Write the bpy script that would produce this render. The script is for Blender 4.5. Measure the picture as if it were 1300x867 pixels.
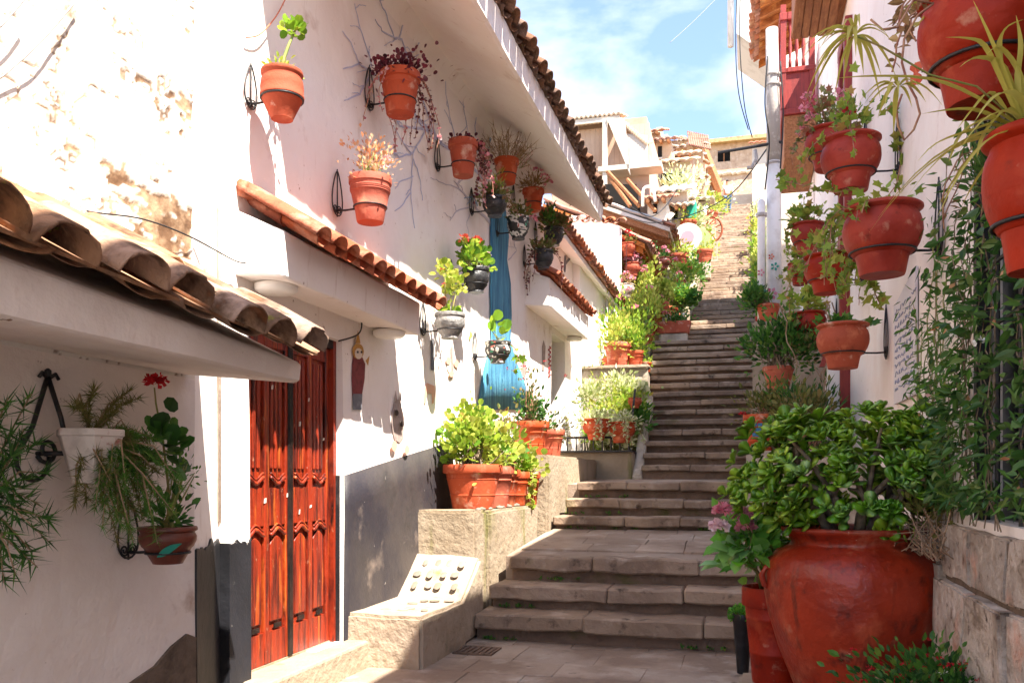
import bpy, bmesh, math, random
import numpy as np
from mathutils import Vector, Matrix, noise
R = math.radians
rnd = random.Random(7)
# clear
for o in list(bpy.data.objects): bpy.data.objects.remove(o)
scene = bpy.context.scene
col = scene.collection

# ---------------------------------------------------------------- camera
# z = 0 is eye level; the lower street lies 1.38 m below. +Y runs up the stair street.
FPX = 1100.0                      # focal length in pixels of a 1300 px wide picture
TH = math.atan(300 / FPX)         # camera turned to the left of the street axis
HOR = 607.0
cd = bpy.data.cameras.new('camera'); cam = bpy.data.objects.new('camera', cd); col.objects.link(cam)
cd.sensor_width = 36; cd.lens = FPX / 1300 * 36; cd.shift_y = (HOR - 433.5) / 1300
cd.clip_start = .05; cd.clip_end = 2000
cam.rotation_euler = (R(90), 0, TH)
scene.camera = cam
# ---------------------------------------------------------------- light
SUN = Vector((.45, -.32, .86)).normalized()       # direction towards the sun
EXPOSURE = 2.82
SUN_STRENGTH = 2.8
SKY = .076
sd = bpy.data.lights.new('sun', 'SUN'); sd.energy = SUN_STRENGTH; sd.angle = R(.5); sd.color = (1, .93, .82)
so = bpy.data.objects.new('sun', sd); col.objects.link(so)
so.rotation_euler = SUN.to_track_quat('Z', 'Y').to_euler(); so.location = (8, -6, 20)
w = bpy.data.worlds.new('World'); scene.world = w; w.use_nodes = True
nt = w.node_tree; nt.nodes.clear()
wo = nt.nodes.new('ShaderNodeOutputWorld'); bg = nt.nodes.new('ShaderNodeBackground')
sky = nt.nodes.new('ShaderNodeTexSky'); sky.sky_type = 'NISHITA'; sky.sun_disc = False
sky.sun_elevation = math.asin(SUN.z); sky.sun_rotation = math.atan2(SUN.x, SUN.y)
sky.altitude = 3400; sky.air_density = 1.0; sky.dust_density = 1.6; sky.ozone_density = 4.0
tc = nt.nodes.new('ShaderNodeTexCoord'); mp = nt.nodes.new('ShaderNodeMapping'); mp.inputs['Scale'].default_value = (1.0, 1.0, 2.2)
mp.inputs['Location'].default_value = (.35, .2, .15)
n1 = nt.nodes.new('ShaderNodeTexNoise'); n1.inputs['Scale'].default_value = 4.6; n1.inputs['Detail'].default_value = 7; n1.inputs['Roughness'].default_value = .52; n1.inputs['Distortion'].default_value = .25
cr = nt.nodes.new('ShaderNodeValToRGB'); cr.color_ramp.elements[0].position = .46; cr.color_ramp.elements[0].color = (.1, .1, .1, 1)
cr.color_ramp.elements[1].position = .74; cr.color_ramp.elements[1].color = (.92, .92, .92, 1)
mx = nt.nodes.new('ShaderNodeMix'); mx.data_type = 'RGBA'
mx.inputs['B'].default_value = (3.4, 3.5, 3.7, 1)
L = nt.links.new
L(tc.outputs['Generated'], mp.inputs['Vector']); L(mp.outputs['Vector'], n1.inputs['Vector']); L(n1.outputs['Fac'], cr.inputs['Fac'])
L(cr.outputs['Color'], mx.inputs['Factor']); L(sky.outputs['Color'], mx.inputs['A']); L(mx.outputs['Result'], bg.inputs['Color'])
bg.inputs['Strength'].default_value = SKY; L(bg.outputs['Background'], wo.inputs['Surface'])
vs = scene.view_settings; vs.view_transform = 'Standard'; vs.look = 'None'; vs.exposure = EXPOSURE; vs.gamma = 1; vs.use_curve_mapping = False
scene.render.engine = 'CYCLES'
scene.cycles.max_bounces = 8; scene.cycles.diffuse_bounces = 5; scene.cycles.transparent_max_bounces = 6
scene.render.resolution_x = 1024; scene.render.resolution_y = 682

# ---------------------------------------------------------------- measuring helpers
FW = Vector((-math.sin(TH), math.cos(TH), 0)); RT = Vector((math.cos(TH), math.sin(TH), 0)); UP = Vector((0, 0, 1))
def ray(px, py): return FW + RT * ((px - 650) / FPX) + UP * ((HOR - py) / FPX)
def onX(px, py, X): d = ray(px, py); return d * (X / d.x)
def onY(px, py, Y): d = ray(px, py); return d * (Y / d.y)
def onZ(px, py, Z): d = ray(px, py); return d * (Z / d.z)
def att(px, py, t): return ray(px, py) * t
def V(*a): return Vector(a)

# ---------------------------------------------------------------- materials
def lin(h):
    h = h.lstrip('#'); c = [int(h[i:i+2], 16) / 255 for i in (0, 2, 4)]
    return tuple(((x + .055) / 1.055) ** 2.4 if x > .04045 else x / 12.92 for x in c)
MATS = {}
def mat(name, c, rough=.85, mixes=(), bump=(), spec=.3, island=None, objrand=0, transl=0, metallic=0, attr=None, coat=0, stretch=None, emit=None, isval=.25):
    m = bpy.data.materials.new(name); m.use_nodes = True; t = m.node_tree; N = t.nodes; N.clear(); l = t.links.new
    out = N.new('ShaderNodeOutputMaterial'); b = N.new('ShaderNodeBsdfPrincipled')
    b.inputs['Roughness'].default_value = rough; b.inputs['Specular IOR Level'].default_value = spec; b.inputs['Metallic'].default_value = metallic
    if coat: b.inputs['Coat Weight'].default_value = coat; b.inputs['Coat Roughness'].default_value = .15
    tcn = N.new('ShaderNodeTexCoord'); vec = tcn.outputs['Object']
    geo = N.new('ShaderNodeNewGeometry')
    vec = geo.outputs['Position']
    if stretch:
        mpn = N.new('ShaderNodeMapping'); mpn.inputs['Scale'].default_value = stretch; l(vec, mpn.inputs['Vector']); vec = mpn.outputs['Vector']
    rgb = N.new('ShaderNodeRGB'); rgb.outputs[0].default_value = (*c, 1); cur = rgb.outputs[0]
    if island:
        ir = N.new('ShaderNodeValToRGB'); e = ir.color_ramp.elements
        cs = [c] + list(island)
        e[0].color = (*cs[0], 1); e[-1].color = (*cs[-1], 1)
        for i in range(1, len(cs) - 1):
            q = e.new(i / (len(cs) - 1)); q.color = (*cs[i], 1)
        l(geo.outputs['Random Per Island'], ir.inputs['Fac']); cur = ir.outputs['Color']
    if objrand:
        oi = N.new('ShaderNodeObjectInfo'); hs = N.new('ShaderNodeHueSaturation')
        mr = N.new('ShaderNodeMapRange'); mr.inputs['To Min'].default_value = 1 - objrand; mr.inputs['To Max'].default_value = 1 + objrand
        l(oi.outputs['Random'], mr.inputs['Value']); l(mr.outputs['Result'], hs.inputs['Value']); l(cur, hs.inputs['Color'])
        ml = N.new('ShaderNodeMath'); ml.operation = 'MULTIPLY'; ml.inputs[1].default_value = 7.31; l(oi.outputs['Random'], ml.inputs[0])
        fr = N.new('ShaderNodeMath'); fr.operation = 'FRACT'; l(ml.outputs[0], fr.inputs[0])
        m2 = N.new('ShaderNodeMapRange'); m2.inputs['To Min'].default_value = .65 if objrand >= .2 else .94; m2.inputs['To Max'].default_value = 1.1
        l(fr.outputs[0], m2.inputs['Value']); l(m2.outputs['Result'], hs.inputs['Saturation'])
        cur = hs.outputs['Color']
    for mxx in mixes:
        c2, sc, lo, hi = mxx[:4]; det = mxx[4] if len(mxx) > 4 else 6; st = mxx[5] if len(mxx) > 5 else None
        nn = N.new('ShaderNodeTexNoise'); nn.inputs['Scale'].default_value = sc; nn.inputs['Detail'].default_value = det; nn.inputs['Roughness'].default_value = .6
        if st:
            mq = N.new('ShaderNodeMapping'); mq.inputs['Scale'].default_value = st; l(geo.outputs['Position'], mq.inputs['Vector']); l(mq.outputs['Vector'], nn.inputs['Vector'])
        else: l(vec, nn.inputs['Vector'])
        mrr = N.new('ShaderNodeMapRange'); mrr.inputs['From Min'].default_value = lo; mrr.inputs['From Max'].default_value = hi; mrr.clamp = True
        l(nn.outputs['Fac'], mrr.inputs['Value'])
        mm = N.new('ShaderNodeMix'); mm.data_type = 'RGBA'; mm.inputs['B'].default_value = (*c2, 1)
        l(mrr.outputs['Result'], mm.inputs['Factor']); l(cur, mm.inputs['A']); cur = mm.outputs['Result']
    if attr:
        an, c2 = attr; at = N.new('ShaderNodeAttribute'); at.attribute_name = an
        mm = N.new('ShaderNodeMix'); mm.data_type = 'RGBA'
        nn = N.new('ShaderNodeTexNoise'); nn.inputs['Scale'].default_value = 9; nn.inputs['Detail'].default_value = 6; l(vec, nn.inputs['Vector'])
        m3 = N.new('ShaderNodeMix'); m3.data_type = 'RGBA'; m3.inputs['A'].default_value = (*c2[0], 1); m3.inputs['B'].default_value = (*c2[1], 1); 
        mr3 = N.new('ShaderNodeMapRange'); mr3.inputs['From Min'].default_value = .4; mr3.inputs['From Max'].default_value = .6; l(nn.outputs['Fac'], mr3.inputs['Value']); l(mr3.outputs['Result'], m3.inputs['Factor'])
        l(at.outputs['Fac'], mm.inputs['Factor']); l(cur, mm.inputs['A']); l(m3.outputs['Result'], mm.inputs['B']); cur = mm.outputs['Result']
    l(cur, b.inputs['Base Color'])
    prev = None
    for sc, stg in bump:
        nn = N.new('ShaderNodeTexNoise'); nn.inputs['Scale'].default_value = sc; nn.inputs['Detail'].default_value = 6; l(vec, nn.inputs['Vector'])
        bp = N.new('ShaderNodeBump'); bp.inputs['Strength'].default_value = stg; bp.inputs['Distance'].default_value = .6 / sc
        l(nn.outputs['Fac'], bp.inputs['Height'])
        if prev: l(prev, bp.inputs['Normal'])
        prev = bp.outputs['Normal']
    if prev: l(prev, b.inputs['Normal'])
    sh = b.outputs['BSDF']
    if transl:
        tr = N.new('ShaderNodeBsdfTranslucent'); l(cur, tr.inputs['Color']); ms = N.new('ShaderNodeMixShader'); ms.inputs['Fac'].default_value = transl
        l(sh, ms.inputs[1]); l(tr.outputs['BSDF'], ms.inputs[2]); sh = ms.outputs[0]
    l(sh, out.inputs['Surface'])
    MATS[name] = m
    return m

mat('plaster', lin('#f1e8e2'), .9, [(lin('#e2d3ca'), .7, .45, .8), (lin('#f3ede8'), 2.2, .5, .75), (lin('#c4ad9e'), 3.0, .62, .80, 8), (lin('#c9b3a5'), 4, .63, .80, 7, (1, 2.2, .4)), (lin('#a88f7f'), 17, .69, .74, 4)], [(6, .12), (60, .12)])
mat('plaster_old', lin('#e8ddd5'), .92, [(lin('#d3bfb2'), .8, .45, .75), (lin('#a98b76'), 2.6, .64, .78, 9), (lin('#8a6a55'), 14, .70, .76, 4)], [(5, .25), (45, .2)])
mat('plaster_peel', lin('#e0d9d0'), .92, [(lin('#c4b4a2'), 1.2, .5, .8), (lin('#8f7862'), 6, .60, .72, 9)], [(8, .3), (60, .25)], attr=('peel', (lin('#ab8f72'), lin('#6c503a'))))
mat('plaster_shadeless', lin('#efe9e4'), .9, [(lin('#dcd0c6'), .6, .5, .8)], [(12, .1)])
mat('concrete', lin('#b9ab99'), .95, [(lin('#8d7f6c'), 2, .45, .7), (lin('#d8cdbd'), 5, .55, .75), (lin('#6d6b3f'), 1.7, .62, .74, 6, (1, 1, .35))], [(20, .5), (90, .4)])
mat('concrete_lit', lin('#9c8c78'), .95, [(lin('#8a7963'), 2.4, .45, .7), (lin('#6b6a2c'), 1.6, .56, .68, 6, (1.6, 1.6, .3)), (lin('#5d5147'), 6, .66, .8)], [(16, .5), (70, .5)])
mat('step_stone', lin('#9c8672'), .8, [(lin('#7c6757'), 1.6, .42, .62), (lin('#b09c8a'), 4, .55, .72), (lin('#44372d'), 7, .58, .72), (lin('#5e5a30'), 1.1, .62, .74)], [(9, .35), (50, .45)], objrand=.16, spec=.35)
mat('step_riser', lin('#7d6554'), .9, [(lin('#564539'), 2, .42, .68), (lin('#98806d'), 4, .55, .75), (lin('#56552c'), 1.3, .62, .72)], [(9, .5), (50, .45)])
mat('flag_stone', lin('#a3907f'), .75, [(lin('#85705f'), 1.3, .42, .62), (lin('#b5a799'), 3.4, .55, .75), (lin('#57493e'), 8, .64, .76)], [(7, .3), (60, .4)], objrand=.14, spec=.4)
mat('dirt', lin('#6f5e50'), .95, [(lin('#4b3f35'), 6, .45, .7)], [(30, .6)])
mat('black_paint', lin('#17171b'), .6, [(lin('#26262c'), 1.3, .4, .7), (lin('#8a8580'), 11, .68, .73, 8), (lin('#4a4340'), 3, .62, .8)], [(8, .15), (60, .15)], spec=.4)
mat('dado_paint_sunlit', lin('#2b282f'), .6, [(lin('#4a4340'), 1.1, .42, .66), (lin('#1e1d22'), 2.2, .55, .75), (lin('#a8a09a'), 12, .69, .73, 8), (lin('#7d6f66'), 2.6, .64, .8)], [(8, .15), (60, .15)], spec=.4)  # sunlit greying of the black dado put into the colour, plus scratches
mat('grey_paint', lin('#9a9794'), .8, [(lin('#7f7c7a'), 1.3, .4, .7), (lin('#c8c4bf'), 4, .6, .75)], [(10, .2)])
mat('tile', lin('#a9674a'), .9, [(lin('#7d5a46'), 6, .45, .7), (lin('#c99c7e'), 3, .55, .75), (lin('#4d4136'), 9, .6, .75)], [(20, .4), (80, .4)], objrand=.22)
mat('tile_grey', lin('#84604c'), .92, [(lin('#5a4638'), 6, .42, .66), (lin('#b08c74'), 3, .55, .75), (lin('#37302a'), 8, .58, .72), (lin('#8b8438'), 4.5, .68, .74)], [(20, .4), (80, .4)], objrand=.24)
mat('tile_red', lin('#ae6248'), .9, [(lin('#8e4d38'), 6, .45, .7), (lin('#cd9c84'), 4, .52, .72), (lin('#5c3a2c'), 11, .62, .74)], [(20, .3), (80, .3)], objrand=.15)
mat('tile_old', lin('#a67c5e'), .95, [(lin('#5c4433'), 5, .44, .62), (lin('#c9a789'), 4, .54, .70), (lin('#8b8438'), 4.5, .66, .72), (lin('#b06a44'), 2.5, .56, .72), (lin('#3a2f26'), 13, .62, .74)], [(16, .5), (70, .5)], objrand=.2)
mat('mortar', lin('#cdb5a0'), .95, [(lin('#9a7a63'), 5, .45, .7)], [(16, .7), (60, .5)])
mat('door_red', lin('#8a2a10'), .45, [(lin('#45120a'), 4, .46, .62, 8, (1, 6, .5)), (lin('#b4581f'), 4, .57, .70, 8, (1, 7, .5)), (lin('#240a06'), 8, .57, .68, 8, (1, 8, .3)), (lin('#a8745a'), 16, .64, .74, 8, (1, 2, .8)), (lin('#d9c8b8'), 30, .755, .765, 3)], [(30, .2)], spec=.4, coat=.1)
mat('door_dark', lin('#2a1a16'), .5, [(lin('#120c0a'), 8, .4, .6)], [(30, .2)])
mat('iron', lin('#17161a'), .5, [(lin('#3a2b24'), 20, .55, .75)], [(80, .2)], spec=.5)
mat('terracotta', lin('#b0543a'), .76, [(lin('#9c3f26'), 3, .45, .7), (lin('#cf7c58'), 6, .55, .74), (lin('#dcbca4'), 7, .57, .76, 9), (lin('#7a3a26'), 5, .60, .74, 6, (2, 2, .6))], [(30, .15), (120, .1)], spec=.35, objrand=.12)
mat('terracotta_pale', lin('#a4523e'), .8, [(lin('#a04a32'), 4, .45, .7), (lin('#cf8a6c'), 5, .58, .78), (lin('#e3c8b4'), 9, .66, .82, 8)], [(30, .2), (120, .15)], spec=.3, objrand=.08)
mat('pot_red', lin('#9c2a14'), .55, [(lin('#821f10'), 3, .42, .7), (lin('#b24a2c'), 5, .56, .76), (lin('#5a1a10'), 8, .62, .76), (lin('#c08a70'), 9, .60, .78, 9)], [(26, .15), (7, .15)], spec=.25, objrand=.14)
mat('jar_red', lin('#a63214'), .40, [(lin('#8a240e'), 2.6, .42, .62), (lin('#bb5234'), 4, .55, .72), (lin('#4d140b'), 7, .58, .72, 8), (lin('#c08062'), 5, .60, .78, 9), (lin('#d8b49a'), 22, .70, .74, 5), (lin('#5a1a0e'), 3, .56, .70, 7, (3, 3, .5))], [(4, .28), (22, .16), (90, .1)], spec=.5)
mat('pot_brown', lin('#6b3324'), .45, [(lin('#4a2117'), 6, .45, .7)], [(40, .2)], spec=.45)
mat('pot_white', lin('#cfc3ba'), .5, [(lin('#94857a'), 6, .46, .68), (lin('#6d5a4c'), 11, .60, .74), (lin('#a06a5e'), 9, .60, .66), (lin('#5c5f86'), 8, .70, .74)], [(30, .1)], spec=.45)
mat('pot_black', lin('#2b2b2d'), .4, [(lin('#4c4a4a'), 12, .5, .7), (lin('#9a9690'), 26, .66, .74)], [(34, .6)], spec=.5)
mat('pot_grey', lin('#8c8985'), .6, [(lin('#5f5c5a'), 12, .45, .65), (lin('#c4c0bb'), 20, .6, .75)], [(34, .7)], spec=.4)
mat('pot_folk', lin('#393631'), .5, [(lin('#d6d0c6'), 11, .56, .58, 2), (lin('#3f8f6e'), 16, .64, .66, 2), (lin('#b75a4a'), 21, .66, .68, 2)], [(34, .3)], spec=.45)
mat('plastic_black', lin('#16161a'), .4, [(lin('#303036'), 10, .5, .7)], spec=.5)
mat('paint_teal', lin('#2f8f7c'), .55); mat('paint_blue', lin('#3a6f94'), .6, [(lin('#8fb0c4'), 20, .6, .7)])
mat('soil', lin('#2c211a'), 1, [(lin('#4a3a2c'), 30, .45, .65)], [(60, .8)])
mat('bark', lin('#8b7a66'), .9, [(lin('#5b4b3b'), 20, .4, .65)], [(60, .5)])
mat('stem_green', lin('#6c7c3c'), .7, [(lin('#93804f'), 20, .4, .65)])
mat('stem_red', lin('#8d5a4a'), .7, [(lin('#b08a6a'), 20, .4, .65)])
mat('dry_twig', lin('#9c8168'), .9)
def leaf(name, cs, transl=.3, rough=.5, spec=.35): mat(name, lin(cs[0]), rough, island=[lin(c) for c in cs[1:]], transl=transl, spec=spec)
leaf('leaf_bright', ['#4f7a24', '#7fa32c', '#a5bd3a', '#5f8a2b', '#c2cc4e'], .42)
leaf('leaf_yellow', ['#7f9a32', '#a9b84a', '#c9cc62', '#8fa63c', '#b8a24c'], .42)
leaf('leaf_mid', ['#2f5a22', '#4a7a2c', '#5f8f34', '#3a682a', '#7d9a3c'], .34)
leaf('leaf_deep', ['#24451e', '#345c26', '#47762c', '#2b5222', '#5f8834'], .28)
leaf('leaf_jade', ['#4f7c18', '#73a022', '#90b62c', '#5a8a1c', '#aec83e', '#47721a'], .18, .32, .5)
leaf('leaf_hydrangea', ['#3e7a26', '#5a9a30', '#74ad3c', '#4a8a2c', '#8dbb4a'], .35, .45)
leaf('leaf_vine', ['#2c4a22', '#42682e', '#5c8038', '#33562a', '#7d9048'], .3, .42)
leaf('leaf_olive', ['#4c5228', '#6a6b34', '#7d7a40', '#565a2a', '#8c7a4a'], .3, .6)
leaf('leaf_spider', ['#8a9a3a', '#b0aa48', '#c9b85a', '#a0a544', '#d2c878'], .4, .5)
leaf('leaf_ivy', ['#6b8a30', '#8aa23c', '#a6a84a', '#5f7f2e', '#b58a48'], .4, .5)
leaf('leaf_purple', ['#4a1826', '#5e1f2f', '#7a2c3c', '#3a141f', '#8f4a52'], .25, .45)
leaf('leaf_pinkish', ['#c46a78', '#dca0a4', '#a84a5c', '#e6c4c0', '#8c3444'], .35, .5)
leaf('leaf_apricot', ['#d89a6a', '#e6b88c', '#c77a50', '#d9c49a', '#e0a0a0'], .4, .6)
leaf('leaf_brown', ['#8a6a48', '#a38258', '#74583a', '#b49a6c', '#7d7040'], .3, .7)
leaf('leaf_cream', ['#b9bf86', '#dcdcb4', '#93a65a', '#e6e2c8', '#a7b56a'], .4, .6)
leaf('leaf_succulent', ['#5a6a34', '#7f8a4c', '#8f5a44', '#6b7a3c', '#a39a6a'], .25, .5)
leaf('petal_red', ['#b3121c', '#c8202a', '#a00f1c'], .3, .6)
leaf('petal_pink', ['#d8798c', '#e8a6b0', '#c9607a'], .35, .6)
leaf('petal_pale', ['#e6c4c8', '#f0dcdc', '#dba8b4'], .35, .6)
leaf('petal_coral', ['#d0503c', '#e07a5a', '#c03c34'], .35, .6)
leaf('petal_white', ['#eceae4', '#f4f2ec', '#dcdcd0'], .3, .6)
mat('mural_blue', lin('#5394b2'), .85, [(lin('#35698c'), 3, .38, .6, 6, (3, 9, .7)), (lin('#7ab8cc'), 4, .54, .70, 6, (3, 10, .6)), (lin('#1f4a70'), 6, .6, .75, 6, (3, 12, .5))], [(30, .2)])
mat('mural_lilac', lin('#b4b5cc'), .9, [(lin('#d4cdd4'), 9, .5, .7)], [(40, .2)])
mat('mural_steel', lin('#8aa4bf'), .9, [(lin('#9ab0c4'), 9, .5, .7)], [(40, .2)])
mat('mural_grey', lin('#c4bcc4'), .9, [(lin('#cfc6c4'), 9, .5, .7)])
mat('fig_maroon', lin('#7d3a3c'), .8, [(lin('#5a2a2c'), 20, .5, .7)]); mat('fig_tan', lin('#c98f70'), .8); mat('fig_grey', lin('#6a6a70'), .8, [(lin('#8a8a8e'), 12, .5, .7)])
mat('fig_ochre', lin('#b98a4a'), .8); mat('fig_taupe', lin('#a4938c'), .85, [(lin('#7d6e6a'), 18, .5, .7)]); mat('fig_peach', lin('#d8a58e'), .8); mat('fig_dark', lin('#3a2c2c'), .8); mat('fig_cream', lin('#dccabb'), .8)
mat('lamp_white', lin('#e8e2da'), .4)
mat('cable', lin('#2a2a2c'), .6); mat('cable_orange', lin('#c8694a'), .6); mat('cable_pale', lin('#a7a3a0'), .6)
mat('wood_red', lin('#8c2e26'), .5, [(lin('#6a1f1a'), 5, .45, .7, 6, (6, 6, .6)), (lin('#b4584c'), 16, .66, .75)], [(40, .15)], spec=.4)
mat('wood_brown', lin('#a06a44'), .7, [(lin('#7d4e30'), 4, .42, .65, 6, (6, 1, 6)), (lin('#c08e60'), 7, .55, .75, 6, (8, 1, 8))], [(30, .3)])
mat('wood_warm', lin('#b06a34'), .8, [(lin('#7f4520'), 3, .42, .62, 6, (1, 8, 1)), (lin('#d39a5c'), 6, .55, .75, 6, (1, 10, 1))], [(24, .5)], objrand=.15)
mat('pole_grey', lin('#a39c95'), .8, [(lin('#96908a'), 3, .45, .7), (lin('#d6d0ca'), 9, .55, .75)], [(30, .2)])
mat('pole_white', lin('#e4e0dc'), .7, [(lin('#c4bcb4'), 4, .5, .75)], [(30, .1)])
mat('pvc', lin('#c8c4c0'), .5, [(lin('#a8a29c'), 4, .5, .75)])
mat('ink', lin('#8f93a6'), .9); mat('board', lin('#d9d4d6'), .85, [(lin('#c6c0c4'), 2, .45, .7)])
mat('wall_stone', lin('#b3a598'), .9, [(lin('#8a7a6c'), 3.5, .44, .62), (lin('#cbbcae'), 6, .54, .68), (lin('#54443a'), 14, .60, .70), (lin('#c8927a'), 2.3, .60, .72)], [(9, .9), (45, .8), (140, .5)], objrand=.19)
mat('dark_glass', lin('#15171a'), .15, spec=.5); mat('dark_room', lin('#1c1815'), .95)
mat('adobe', lin('#cfae92'), .95, [(lin('#b8947a'), 3, .42, .65), (lin('#e0cab4'), 5, .55, .75)], [(10, .4)])
mat('far_cream', lin('#c4aa90'), .95, [(lin('#a88a70'), .7, .45, .7), (lin('#d8c8b4'), 2, .55, .75)], [(6, .3)])
mat('far_white', lin('#cfc3b6'), .95, [(lin('#b8a593'), .8, .45, .7)], [(6, .25)])
mat('far_pink', lin('#c0a18c'), .9, [(lin('#a88670'), .6, .45, .7)], stretch=(1, 1, 1))
mat('zinc', lin('#b8aca2'), .7, [(lin('#b4a496'), 2, .45, .7)], [(9, .2)])
mat('rust_sheet', lin('#96705e'), .8, [(lin('#6a3428'), 3, .45, .7)])
mat('hill', lin('#8f8264'), 1, [(lin('#6d7048'), .2, .45, .65), (lin('#a3906e'), .6, .5, .7)])
mat('denim', lin('#5a6f8c'), .9); mat('shirt', lin('#e4dedb'), .9); mat('skin', lin('#a8735a'), .7); mat('hair', lin('#1c1512'), .7)
mat('teal_box', lin('#2f9a80'), .7); mat('awning', lin('#c4b8aa'), .9, [(lin('#bfb2a4'), 2, .45, .7)], [(6, .3)])
mat('thatch', lin('#b99a70'), .95, [(lin('#967650'), 6, .45, .7)], [(30, .6)])
mat('wheel_wood', lin('#8f4a30'), .8)
mat('moss', lin('#75752a'), 1, [(lin('#4c4f22'), 12, .4, .7)], [(40, .6)])
mat('pebble', lin('#877a6a'), .8, [(lin('#6d645a'), 6, .45, .7)], objrand=.25)
mat('chalk_stone', lin('#a69582'), .95, [(lin('#94836e'), 3, .45, .7), (lin('#6d5e4c'), 8, .62, .76), (lin('#66642f'), 1.9, .62, .74, 6, (1.6, 1.6, .5))], [(14, .5), (60, .4)])

# ---------------------------------------------------------------- mesh builder
WL = {}
def empty(name, loc, label=None, cat=None, group=None, kind=None):
    o = bpy.data.objects.new(name, None); o.empty_display_size = .1; col.objects.link(o); o.location = loc; WL[o] = Vector(loc)
    tag(o, label, cat, group, kind); return o
def tag(o, label=None, cat=None, group=None, kind=None):
    if label: o['label'] = label
    if cat: o['category'] = cat
    if group: o['group'] = group
    if kind: o['kind'] = kind
    return o
LEAF = {
 'round': ([(0,0,0),(.30,.12,.05),(.50,.45,.07),(.36,.82,.02),(0,.95,-.05),(-.36,.82,.02),(-.50,.45,.07),(-.30,.12,.05),(0,.45,-.04)], [(8,i,i+1) for i in range(0,7)]+[(8,7,0)]),
 'oval': ([(0,0,0),(.24,.3,.05),(.22,.65,.04),(0,1,-.10),(-.22,.65,.04),(-.24,.3,.05),(0,.5,-.03)], [(6,0,1),(6,1,2),(6,2,3),(6,3,4),(6,4,5),(6,5,0)]),
 'lance': ([(0,0,0),(.11,.35,.02),(0,1,-.12),(-.11,.35,.02)], [(0,1,2),(0,2,3)]),
 'needle': ([(-.035,0,0),(.035,0,0),(0,1,.02)], [(0,1,2)]),
 'petal': ([(0,0,0),(.32,.55,.06),(0,1,.0),(-.32,.55,.06)], [(0,1,2),(0,2,3)]),
 'ivy': ([(0,0,0),(.45,-.05,.03),(.36,.32,.05),(.55,.62,0),(.2,.62,.04),(0,1,-.08),(-.2,.62,.04),(-.55,.62,0),(-.36,.32,.05),(-.45,-.05,.03),(0,.4,-.03)], [(10,i,i+1) for i in range(9)]+[(10,9,0)]),
 'fat': ([(0,0,0),(.2,.4,.06),(.24,.75,.07),(0,1,.02),(-.24,.75,.07),(-.2,.4,.06),(0,.5,-.10)], [(0,1,5),(1,2,4,5),(2,3,4),(6,1,0),(6,2,1),(6,3,2),(6,4,3),(6,5,4),(6,0,5)]),
}
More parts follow.
